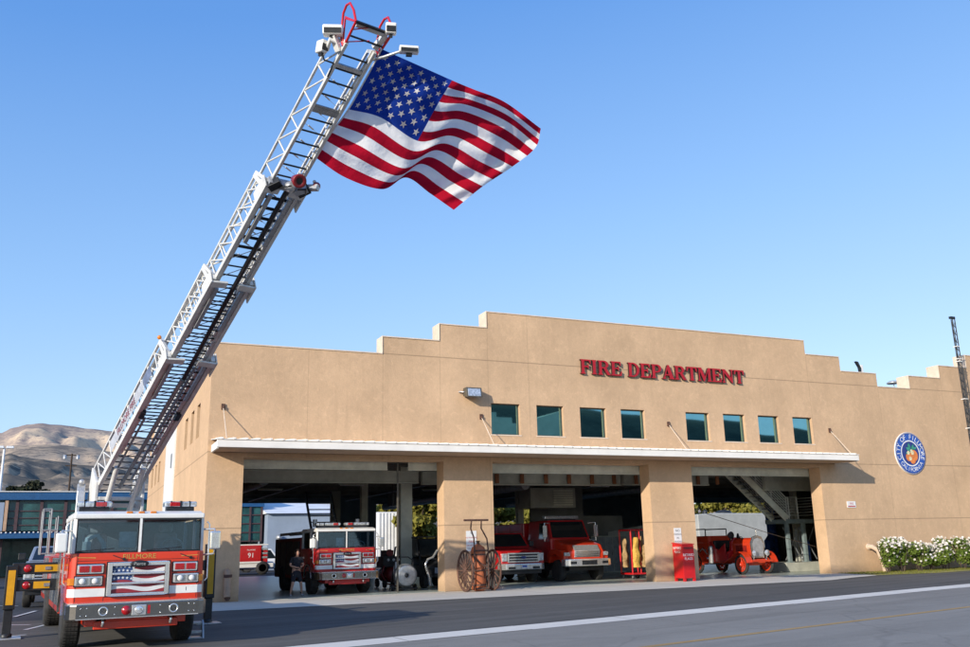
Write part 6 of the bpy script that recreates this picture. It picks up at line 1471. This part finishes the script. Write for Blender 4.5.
# ------------------------------------------------------------------ beyond the station
def sedan(name, label, cat_, loc, rz, col, van=False):
    t = thing(name, label, cat_, loc, rz)
    mb = MB(); mb.prism([(0, .35), (-.02, .75), (.15, .9), (1.2, 1.0), (3.9, 1.02), (4.5, .95), (4.55, .4)], 'x', -.9, .9); mb.build('body', col, t, bevel=.08, seg=3)
    mb = MB(); z = 1.9 if van else 1.48; v = [(-.85, .95, .98), (.85, .95, .98), (.85, 4.2, .98), (-.85, 4.2, .98), (-.7, 1.7, z), (.7, 1.7, z), (.7, 3.7, z), (-.7, 3.7, z)]
    mb.add(v, [(0, 1, 2, 3), (4, 7, 6, 5), (0, 4, 5, 1), (1, 5, 6, 2), (2, 6, 7, 3), (3, 7, 4, 0)]); mb.build('cabin', col, t, bevel=.05)
    f = lambda q, u, w: (Vector(q[0]).lerp(Vector(q[1]), u)).lerp(Vector(q[3]).lerp(Vector(q[2]), u), w)
    for idx, nm in (((0, 1, 5, 4), 'windshield'), ((2, 3, 7, 6), 'rear_window'), ((1, 2, 6, 5), 'side_window'), ((3, 0, 4, 7), 'side_window')):
        q = [v[i] for i in idx]; n = (Vector(q[1]) - Vector(q[0])).cross(Vector(q[3]) - Vector(q[0])).normalized() * .006
        mb = MB(); mb.quad(*[f(q, a, b) + n for a, b in ((.08, .12), (.92, .12), (.92, .88), (.08, .88))]); mb.build(nm, 'darkglass', t)
    for y in (.85, 3.65):
        for s in (-1, 1): wheel(t, s * .8, y, .33, .2, s, 'alum', n=20)
    for s in (-1, 1): mb = MB(); mb.bx(s * .65 - .18, s * .65 + .18, -.04, .1, .62, .76); mb.build('headlight', 'clearlens', t, bevel=.02)
    return t
# red utility truck with number 91
ut = thing('utility_truck', 'red utility truck numbered 91 with white trim behind the left bay', 'truck', (9.6, 70.2, 0))
mb = MB(); mb.bx(-2.2, 3.4, 0, 2.2, .85, 2.15); mb.bx(3.4, 3.9, .1, 2.1, .9, 1.9); mb.build('body', 'bayred', ut, bevel=.05)
mb = MB(); mb.bx(-2.2, 3.4, -.015, -.004, .86, .98); mb.bx(-2.2, 3.9, .1, 2.1, 2.16, 2.24); mb.bx(-2.2, 4.3, .05, 2.15, .55, .845); mb.build('trim', 'white', ut)
mb = MB(); mb.bx(1.85, 3.35, -.02, -.004, 1.05, 2.0); pd = mb.build('locker_door', 'bayred', ut, bevel=.01); mb = MB(); glyphs(mb, '91', .5, face_mat((2.62, -.021, 1.42), (1, 0, 0), (0, 0, 1)), .003); glyphs(mb, 'FILLMORE', .14, face_mat((2.62, -.021, 1.82), (1, 0, 0), (0, 0, 1)), .003); mb.build('lettering', 'whiteletter', pd)
mb = MB()
for z in (1.2, 1.5, 1.8): mb.bx(3.45, 3.85, .07, .098, z, z + .14)
mb.build('chrome_step', 'chrome', ut)
for x in (-1.2, 3.5):
    mb = MB(); mb.lathe([(.28, -.15), (.46, -.15), (.5, 0), (.46, .15), (.28, .15), (0, .12)], (x, .1, .5), 'y', 24); wt = mb.build('wheel', 'rubber', ut); mb = MB(); mb.lathe([(.28, -.15), (.2, -.1), (0, -.14)], (x, .1, .5), 'y', 20); mb.build('rim', 'chrome', wt)
sedan('parked_car', 'white car parked behind the red utility truck', 'car', (14.6, 74, 0), R(90), 'whitecar')
sedan('parked_car', 'white van parked behind the red utility truck nearest the blue grey wall', 'car', (17.2, 80, 0), R(90), 'whitecar', True)
# silver pickup at left, seen from behind
p = G(36, 609)
sp_ = pickup('pickup_truck', 'silver pickup parked behind the left outrigger of the ladder truck', 'pickup', (P(20, 600, p.y).x + 1.05, p.y + .4, 0), 0, 'silver', W=2.1, zh=1.45, zr=2.1)
q = G(6, 592); sedan('parked_car', 'pale blue grey van at the far left under the teal building', 'car', (q.x - 1.4, q.y + 6, 0), R(80), 'silver', True)
# teal building with carport
tb = thing('teal_building', 'long teal panelled building with bright blue roof edge at far left', 'building', (-10, 88, 0))
mb = MB(); mb.bx(-40, 16.2, 88.5, 110, 3.9, 7.0); mb.bx(-40, 16.2, 96, 110, 0, 3.9); mb.build('wall', 'teal', tb, world=True)
mb = MB(); mb.bx(-40.3, 16.4, 88.0, 110, 6.5, 7.18); mb.bx(-40.3, 13.0, 87.4, 88.4, 3.25, 3.75); mb.build('fascia', 'fasciablue', tb, world=True, bevel=.03)
mb = MB(); mb.bx(-40.4, 16.5, 87.9, 110.2, 7.185, 7.25); x = -40
while x < 13: mb.bx(x, x + .12, 87.3, 87.39, 3.7, 3.8); x += .35
mb.build('roof_edge', 'whitebox', tb, world=True)
mb = MB(); x = -39.0
while x < 16.4: mb.bx(x, x + .25, 88.3, 88.46, 3.9, 6.49); x += 1.9
x = -6.2
mb.build('mullion', 'maroon', tb, world=True)
mb = MB()
for z in (4.35, 4.95, 5.55): mb.bx(-40, 16.1, 88.38, 88.47, z, z + .07)
mb.build('transom', 'maroon', tb, world=True)
mb = MB(); p = P(2, 515, 88); mb.bx(p.x - 6, p.x + .1, 88.1, 88.29, 3.9, 6.3); mb.build('door', 'bluegrey', tb, world=True); mb = MB(); mb.bx(p.x + .15, p.x + .4, 88.1, 88.29, 3.9, 6.45); mb.build('door_frame', 'tan', tb, world=True)
mb = MB()
for x in (-36, -28, -20, -13.5, -5.8, 1.5, 9): mb.bx(x, x + .25, 88.5, 88.75, 0, 3.9)
mb.build('carport_post', 'maroon', tb, world=True)
mb = MB(); mb.bx(13.9, 16.1, 87.6, 88.25, 2.6, 6.0); wn = mb.build('window_wall', 'teal', tb, world=True); mb = MB()
for x in (13.9, 14.95, 16.0): mb.bx(x, x + .16, 87.45, 87.59, 2.6, 5.8)
for z in (2.6, 3.4, 4.2, 5.0): mb.bx(13.9, 16.1, 87.5, 87.58, z, z + .1)
mb.build('window_bar', 'maroon', wn, world=True); mb = MB(); mb.bx(13.6, 16.3, 87.4, 88.2, 5.81, 6.2); mb.build('lintel', 'fasciablue', wn, world=True)
gh = thing('grey_hall', 'blue grey hall with pale sloping roof seen through the left bay', 'building', (19.5, 86, 0))
mb = MB(); mb.bx(16.4, 24.5, 86, 100, 0, 5.1); mb.build('wall', 'bluegrey', gh, world=True); mb = MB(); mb.prism([(85.6, 5.1), (93, 6.6), (100.4, 5.1)], 'x', 16.2, 24.7); mb.build('roof', 'whitebox', gh, world=True)
mb = MB(); mb.lathe([(.05, -.3), (.2, -.2), (.28, 0), (0, 0)], (17.4, 85.7, 2.9), 'y', 14); mb.build('wall_vent', 'alum', gh, world=True)
wc = thing('white_container', 'tall white ribbed container outside the rear of the left bay', 'container', (27, 80, 0)); a_, b_ = P(378, 512, 80), P(402, 512, 80)
mb = MB(); mb.bx(a_.x, b_.x + 1, 80, 84, .1, a_.z); mb.build('box', 'whitebox', wc, world=True, bevel=.03); mb = MB(); x = a_.x + .1
while x < b_.x + .9: mb.bx(x, x + .12, 79.95, 79.998, .2, a_.z - .1); x += .32
mb.build('rib', 'whitebox', wc, world=True)
# poles
pp = P(72, 455, 150)
up = thing('utility_pole', 'brown wooden utility pole with crossarm against the dry hill', 'pole', (pp.x, 150, 0))
mb = MB(); mb.tube([(0, 0, 0), (0, 0, pp.z + .2)], [.18, .13], 8); mb.build('post', 'wood', up); mb = MB()
for z, l in ((pp.z - .1, 1.1), (pp.z - 1.7, .8)): mb = MB(); mb.bx(-l, l, -.08, .08, z, z + .16); mb.build('crossarm', 'wood', up)
mb = MB()
for x in (-.95, .85): mb.lathe([(.25, -.5), (.25, .1), (0, .12)], (x, 0, pp.z - .1), 'z', 10)
mb.build('transformer', 'alum', up)
l0 = P(4.5, 448, 120)
lp_ = thing('light_pole', 'slim white pole with twin floodlights at the far left', 'light', (l0.x, 120, 0)); mb = MB(); mb.tube([(0, 0, 0), (0, 0, l0.z)], [.22, .12], 8); mb.build('post', 'whitebox', lp_)
mb = MB()
for x in (-.45, .6): mb.bx(x - .4, x + .4, -.3, .2, l0.z - .05, l0.z + .22)
mb.build('floodlight', 'whitebox', lp_, bevel=.05)
# trees
def tree(name, label, x, y, h, rad, n, mat, seed, low=.3, size=.3, layered=False, group='trees behind the station'):
    t = thing(name, label, 'tree', (x, y, 0), 0, group); rnd = random.Random(seed)
    mb = MB(); mb.tube([(0, 0, 0), (.05, 0, h * .25), (-.08, .05, h * .55), (.05, 0, h * .92)], [h * .035, h * .028, h * .018, .02], 8)
    for k in range(9):
        a = rnd.uniform(0, 6.28); z = h * rnd.uniform(low, .8); l = rad * rnd.uniform(.5, .95)
        mb.tube([(0, 0, z), (l * .5 * math.cos(a), l * .5 * math.sin(a), z + l * .22), (l * math.cos(a), l * math.sin(a), z + l * .38)], [h * .014, h * .009, .012], 5)
    mb.build('trunk', 'bark', t)
    mb = MB(); nb = 16
    for k in range(nb):
        a = rnd.uniform(0, 6.28); z = h * (low + (1 - low) * (k + .5) / nb * .98)
        env = rad * ((1.05 - (z / h)) ** .6 if layered else math.sin(PI * min(.98, max(.1, (z / h - low * .8) / (1.05 - low * .8)))) ** .6)
        d = env * rnd.uniform(.15, .75); br = (env * .8 if layered else env * rnd.uniform(.4, .62))
        leafcloud(mb, (d * math.cos(a), d * math.sin(a), z), (br, br, h * (.035 if layered else .11)), n // nb, size, 0, .2, rnd.random())
    mb.build('crown', mat, t); return t
specs = [(25.5, 92, 7.6, 3.6), (31.5, 92, 7.8, 3.8), (40.5, 92, 8.2, 4.6), (47.3, 90, 8.4, 4.6), (53, 93, 8.6, 4.8), (27, 100, 8.5, 4.2), (33, 96, 7.2, 3.6), (44, 98, 8.5, 4.5), (49.5, 95, 8.0, 4), (56, 99, 8.6, 4.6), (63, 95, 8.4, 4.2), (70, 98, 9, 4.6), (77, 96, 8.4, 4.4), (85, 98, 9, 4.6), (28.6, 77.6, 6.6, 2.7)]
labs = ['yellow green tree beside the white container', 'broad yellow green tree right behind the second pillar', 'sunlit tree far left through the middle bay', 'sunlit tree filling the middle bay window', 'sunlit tree behind the red long nosed truck', 'yellow green tree seen between the left bay columns', 'yellow green tree right of the white container', 'sunlit tree behind the middle bay at its left', 'sunlit tree behind the middle bay near its column', 'sunlit tree behind the middle bay at its right', 'sunlit tree just left of the right bay column', 'sunlit tree behind the grey trailer at its left end', 'sunlit tree over the middle of the grey trailer', 'sunlit tree behind the stairs and blue tent', 'tall yellow green tree next to the second pillar']
for i, (x, y, h, r_) in enumerate(specs): tree('shade_tree', labs[i], x, y, h, r_, 7000, 'treeleaf', 10 + i, .10, .30)
for i, (px, y, h, r_, lab) in enumerate(((12, 128, 10.4, 4.2, 'dark cedar tree above the teal building roof at left'), (30, 126, 10.9, 5.2, 'wide dark layered cedar above the teal building'), (44, 132, 10.2, 4.2, 'dark cedar right of the wide layered one'), (78, 140, 10.6, 4.0, 'dark cedar beside the utility pole'), (132, 150, 10.5, 5, 'dark cedar behind the raised ladder base'))):
    tree('cedar_tree', lab, P(px, 490, y).x, y, h, r_, 2400, 'cedar', 40 + i, .2, .30, True, 'dark cedars beyond the teal building')
# roses, grass strip
g = MB(); sheet(g, [(33.4, 31.02), (36.8, 30.5), (39.3, 30.95), (42.0, gy(42, 0) + 4.9), (60, 34.0), (60, 34.19), (34.3, 34.19)], .012)
for k in range(len(g.v)): pass
struct(g, 'lawn', 'lawn')
rnd = random.Random(5); g = MB()
for _ in range(5200):
    x = rnd.uniform(34.0, 48); y = rnd.uniform(30.7, 34.1)
    if y < 31.0 - max(0, (x - 36.8)) * -.18 and x > 36.8: continue
    if y < 31.05 - (x - 33.4) * .15 + .05: continue
    a = rnd.uniform(0, 6.28); hh = rnd.uniform(.03, .09); w_ = .012
    g.add([(x - w_ * math.cos(a), y - w_ * math.sin(a), .012), (x + w_ * math.cos(a), y + w_ * math.sin(a), .012), (x + rnd.uniform(-.03, .03), y + rnd.uniform(-.03, .03), .012 + hh)], [(0, 1, 2)], 0)
o = g.build('grass', 'grass'); tag(o, kind='stuff')
bush_lab = ['white flowering rose bush at the left end of the row', 'white rose bush second from the left by the tan wall', 'white rose bush third from the left in the row', 'white rose bush fourth from the left in the row', 'white rose bush fifth from the left near the mast', 'white rose bush cut by the right edge of the picture', 'white rose bush beyond the mast']
for i in range(7):
    x = 36.25 + i * 1.02; y = 33.0 + .12 * math.sin(i * 2.1); rnd = random.Random(70 + i)
    t = thing('rose_bush', bush_lab[i], 'bush', (x, y, .01), rnd.uniform(-.1, .1), 'white rose bushes along the wall')
    hh = 1.55 + .18 * math.sin(i * 1.7) - .04 * i
    mb = MB()
    for k in range(7):
        a = rnd.uniform(0, 6.28); mb.tube([(.1 * math.cos(a), .1 * math.sin(a), 0), (.3 * math.cos(a), .25 * math.sin(a), hh * .4), (.55 * math.cos(a), .45 * math.sin(a), hh * .85)], [.02, .015, .006], 5)
    mb.build('stem', 'bark', t)
    mb = MB(); cl = []
    for k in range(17):
        a = rnd.uniform(0, 6.28); d = rnd.uniform(.0, .62); z = hh * rnd.uniform(.28, .90); c = (d * math.cos(a), d * .8 * math.sin(a), z); cl.append(c)
        leafcloud(mb, c, (.36, .30, .26), 140, .055, 0, .1, rnd.random())
    mb.build('foliage', 'leaf', t)
    mb = MB()
    for k in range(125):
        c = rnd.choice(cl); d = Vector((rnd.uniform(-1, 1), rnd.uniform(-1, .6), rnd.uniform(-.1, 1))).normalized()
        p = Vector(c) + Vector((d.x * .36, d.y * .33, d.z * .30))
        if rnd.random() < .55: p.z = max(p.z, hh * .72 + rnd.uniform(0, .3))
        for j in range(5):
            ax = Vector((rnd.uniform(-1, 1), rnd.uniform(-1, 1), rnd.uniform(-1, 1))).normalized(); b = ax.orthogonal().normalized(); c2 = ax.cross(b); s_ = rnd.uniform(.035, .07)
            q_ = p + ax * .02; mb.add([q_ + b * s_, q_ + c2 * s_, q_ - b * s_, q_ - c2 * s_], [(0, 1, 2, 3)], 0)
    mb.build('blossom', 'petal', t)

# ------------------------------------------------------------------ hills
def elev(px, py):
    d = ray(px, py); return math.degrees(math.atan2(d.x, d.y)), d.z / math.hypot(d.x, d.y)
def ridge_fn(pts):
    q = [elev(*p) for p in pts]
    def f(a):
        if a <= q[0][0]: return q[0][1] + (a - q[0][0]) * .002
        for (a0, e0), (a1, e1) in zip(q[:-1], q[1:]):
            if a <= a1:
                t_ = (a - a0) / (a1 - a0); t_ = t_ * t_ * (3 - 2 * t_); return e0 + (e1 - e0) * t_
        return max(.02, q[-1][1] - (a - q[-1][0]) * .0022)
    return f
far = ridge_fn([(0, 433), (14, 427), (28, 424), (42, 423), (52, 424.5), (70, 426), (90, 428.5), (110, 431), (135, 436), (170, 446)])
mid_ = ridge_fn([(0, 445), (20, 443.5), (50, 443), (90, 446), (110, 450), (150, 462)])
near = ridge_fn([(0, 455), (10, 452), (22, 455), (40, 458), (60, 460), (80, 463), (110, 466), (150, 474)])
from mathutils import noise as mn
def hill_mesh(name, prof, r0, rk, mat, amp, seed, na=420, nr=60, depth=1.35, a0=-40, a1=45):
    mb = MB(); vs = []
    for j in range(nr + 1):
        t_ = j / nr; r_ = r0 + (rk * depth - r0) * t_
        for i in range(na + 1):
            a = a0 + (a1 - a0) * i / na; e = prof(a); hk = e * rk
            s_ = min(1, (r_ - r0) / (rk - r0)); sh = s_ ** 1.15 if r_ <= rk else 1 - (r_ - rk) / (rk * (depth - 1)) * .6
            x, y = r_ * math.sin(R(a)), r_ * math.cos(R(a))
            p = Vector((x, y, seed * 17.3))
            n1 = 1 - abs(mn.noise(Vector((p.x / (rk * .05), p.y / (rk * .13), p.z)))) * 2; n2 = 1 - abs(mn.noise(Vector((p.x / (rk * .019), p.y / (rk * .07), p.z + 5)))) * 2; n3 = mn.noise(p / (rk * .012))
            edge = min(1, s_ * 3) * (1 - .95 * math.exp(-((r_ - rk) / (rk * .05)) ** 2))
            z = hk * sh + amp * hk * (n1 * .6 + n2 * .3 + n3 * .12 - .35) * edge - 1
            vs.append((x, y, z + CAMH * sh))
    mb.add(vs, [(j * (na + 1) + i, j * (na + 1) + i + 1, (j + 1) * (na + 1) + i + 1, (j + 1) * (na + 1) + i) for j in range(nr) for i in range(na)], 0, True)
    return struct(mb, name, mat)
def hillmat(name, dry, shrub, haze, hz, scale, thr=.5):
    m, nt, N, L = nodes(name)
    out = N.new('ShaderNodeOutputMaterial'); b = N.new('ShaderNodeBsdfDiffuse'); L.new(b.outputs[0], out.inputs[0])
    geo = N.new('ShaderNodeNewGeometry'); pos = geo.outputs['Position']
    n1 = noise(N, L, pos, scale, 6, .62); n2 = noise(N, L, pos, scale * 5, 5, .7); n3 = noise(N, L, pos, scale * .35, 4, .5)
    c = mix(N, L, ramp(N, L, n2, .3, .7), tuple(x * .8 for x in dry), dry)
    f = math_node(N, L, 'ADD', math_node(N, L, 'MULTIPLY', n1, .6), math_node(N, L, 'MULTIPLY', n2, .4))
    f = math_node(N, L, 'ADD', f, math_node(N, L, 'MULTIPLY', math_node(N, L, 'SUBTRACT', n3, .5), .5))
    c = mix(N, L, ramp(N, L, f, thr, thr + .10, 0, .85), c, shrub)
    n4 = noise(N, L, pos, scale * 9, 3, .75); n7 = noise(N, L, pos, scale * 1.7, 3, .5)
    c = mix(N, L, math_node(N, L, 'MULTIPLY', ramp(N, L, n4, .54, .60, 0, .9), ramp(N, L, n7, .40, .58, .15, 1)), c, shrub)
    c = mix(N, L, hz, c, haze)  # aerial haze of the distance painted into the base colour
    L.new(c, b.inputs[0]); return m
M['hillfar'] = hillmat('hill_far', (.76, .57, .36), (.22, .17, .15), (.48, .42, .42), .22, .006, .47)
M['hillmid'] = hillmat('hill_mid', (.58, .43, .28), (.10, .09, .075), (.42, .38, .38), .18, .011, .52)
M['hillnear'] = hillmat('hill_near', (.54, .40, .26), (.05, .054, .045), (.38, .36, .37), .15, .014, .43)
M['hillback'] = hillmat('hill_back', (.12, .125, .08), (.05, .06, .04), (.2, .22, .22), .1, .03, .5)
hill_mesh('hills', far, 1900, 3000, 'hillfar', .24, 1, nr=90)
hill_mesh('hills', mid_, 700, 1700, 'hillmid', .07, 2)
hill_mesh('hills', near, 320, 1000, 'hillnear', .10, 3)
# across the street (seen only as reflections in the station windows)
mb = MB(); vs = []; NX = 160
for j in range(10):
    for i in range(NX + 1):
        x = 120 + 700 * i / NX; y = -330 - j * 40; t_ = j / 5
        xw = x / 17.5; hgt = (103 - max(0, xw - 20) * 1.05 + 2.5 * mn.noise(Vector((x * .03, j, 0)))) * max(0, 1 - abs(t_ - 1) ** 1.3)
        vs.append((x, y, hgt - 1))
mb.add(vs, [(j * (NX + 1) + i, j * (NX + 1) + i + 1, (j + 1) * (NX + 1) + i + 1, (j + 1) * (NX + 1) + i) for j in range(9) for i in range(NX)], 0, True)
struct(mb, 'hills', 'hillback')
ws = thing('warehouse', 'pale green stucco warehouse across the street mirrored in the windows', 'building', (44, -24, 0))
mb = MB(); mb.prism([(38.2, 0), (43.6, 0), (43.6, 13.9), (41.2, 13.9), (41.2, 14.5), (39.4, 14.5), (39.4, 15.0), (38.2, 15.0)], 'y', -30, -16.2); mb.prism([(43.8, 0), (48.5, 0), (48.5, 15.6), (43.8, 14.2)], 'y', -32, -16); mb.build('wall', 'palewall', ws, world=True); mb = MB()
for x in (44.5, 46, 47.4): mb.bx(x, x + .8, -15.98, -15.9, 6, 9)
mb.build('window', 'darkglass', ws, world=True)

# ------------------------------------------------------------------ camera, light, sky
cam = bpy.data.cameras.new('camera'); co = bpy.data.objects.new('camera', cam); COL.objects.link(co)
cam.sensor_width = 36; cam.lens = 36 * F_PX / 970; cam.clip_end = 20000; cam.clip_start = .1
rows = [CM[0], -CM[1], -CM[2]]
m4 = Matrix((rows[0], rows[1], rows[2])).transposed().to_4x4(); m4.translation = C0
co.matrix_world = m4; scn.camera = co
sd = Vector((1.65, 1.0, -.65)).normalized()
sun = bpy.data.lights.new('sun', 'SUN'); so_ = bpy.data.objects.new('sun', sun); COL.objects.link(so_)
sun.energy = SUN_E; sun.angle = R(.55); sun.color = (1.0, .925, .80)
so_.rotation_euler = sd.to_track_quat('-Z', 'Y').to_euler()
w_ = bpy.data.worlds.new('World'); scn.world = w_; w_.use_nodes = True
nt = w_.node_tree; nt.nodes.clear(); N, L = nt.nodes, nt.links
out = N.new('ShaderNodeOutputWorld'); bg = N.new('ShaderNodeBackground'); sky = N.new('ShaderNodeTexSky')
sky.sky_type = 'NISHITA'; sky.sun_disc = False; sky.sun_elevation = math.asin(-sd.z); sky.sun_rotation = math.atan2(-sd.x, -sd.y)
sky.altitude = 100; sky.air_density = 1.0; sky.dust_density = .6; sky.ozone_density = 1.6
hs = N.new('ShaderNodeHueSaturation'); hs.inputs['Saturation'].default_value = SKY_SAT; hs.inputs['Value'].default_value = SKY_V; hs.inputs['Hue'].default_value = .512
L.new(sky.outputs[0], hs.inputs['Color'])
# clear-day blue that pales towards the horizon, laid over the Nishita sky by elevation
tcw = N.new('ShaderNodeTexCoord'); sp3 = N.new('ShaderNodeSeparateXYZ'); L.new(tcw.outputs['Generated'], sp3.inputs[0])
rmp = N.new('ShaderNodeValToRGB'); el = rmp.color_ramp.elements
K = 1 / SKY_E
stops = [(0.0, (.60, .78, .985)), (.12, (.48, .69, .975)), (.30, (.31, .57, .96)), (.55, (.115, .35, .86)), (1.0, (.07, .24, .70))]
while len(el) < len(stops): el.new(.5)
for e_, (p_, c_) in zip(el, stops): e_.position = p_; e_.color = (*c_, 1)
zz = math_node(N, L, 'SUBTRACT', sp3.outputs[2], math_node(N, L, 'MULTIPLY', math_node(N, L, 'SUBTRACT', sp3.outputs[0], .25), .13))
L.new(zz, rmp.inputs[0])
sc_ = N.new('ShaderNodeMixRGB'); sc_.blend_type = 'MULTIPLY'; sc_.inputs[0].default_value = 1; sc_.inputs[2].default_value = (K, K, K, 1); L.new(rmp.outputs[0], sc_.inputs[1])
mxs = N.new('ShaderNodeMixRGB'); mxs.inputs[0].default_value = .72; L.new(hs.outputs[0], mxs.inputs[1]); L.new(sc_.outputs[0], mxs.inputs[2]); L.new(mxs.outputs[0], bg.inputs[0]); bg.inputs[1].default_value = SKY_E
L.new(bg.outputs[0], out.inputs[0])
scn.view_settings.view_transform = 'Standard'; scn.view_settings.look = 'None'; scn.view_settings.exposure = 0; scn.view_settings.gamma = 1
scn.render.engine = 'CYCLES'
scn.cycles.max_bounces = 8; scn.cycles.diffuse_bounces = 4; scn.cycles.glossy_bounces = 4; scn.cycles.transparent_max_bounces = 12
scn.cycles.use_denoising = True
scn.cycles.caustics_reflective = False; scn.cycles.caustics_refractive = False
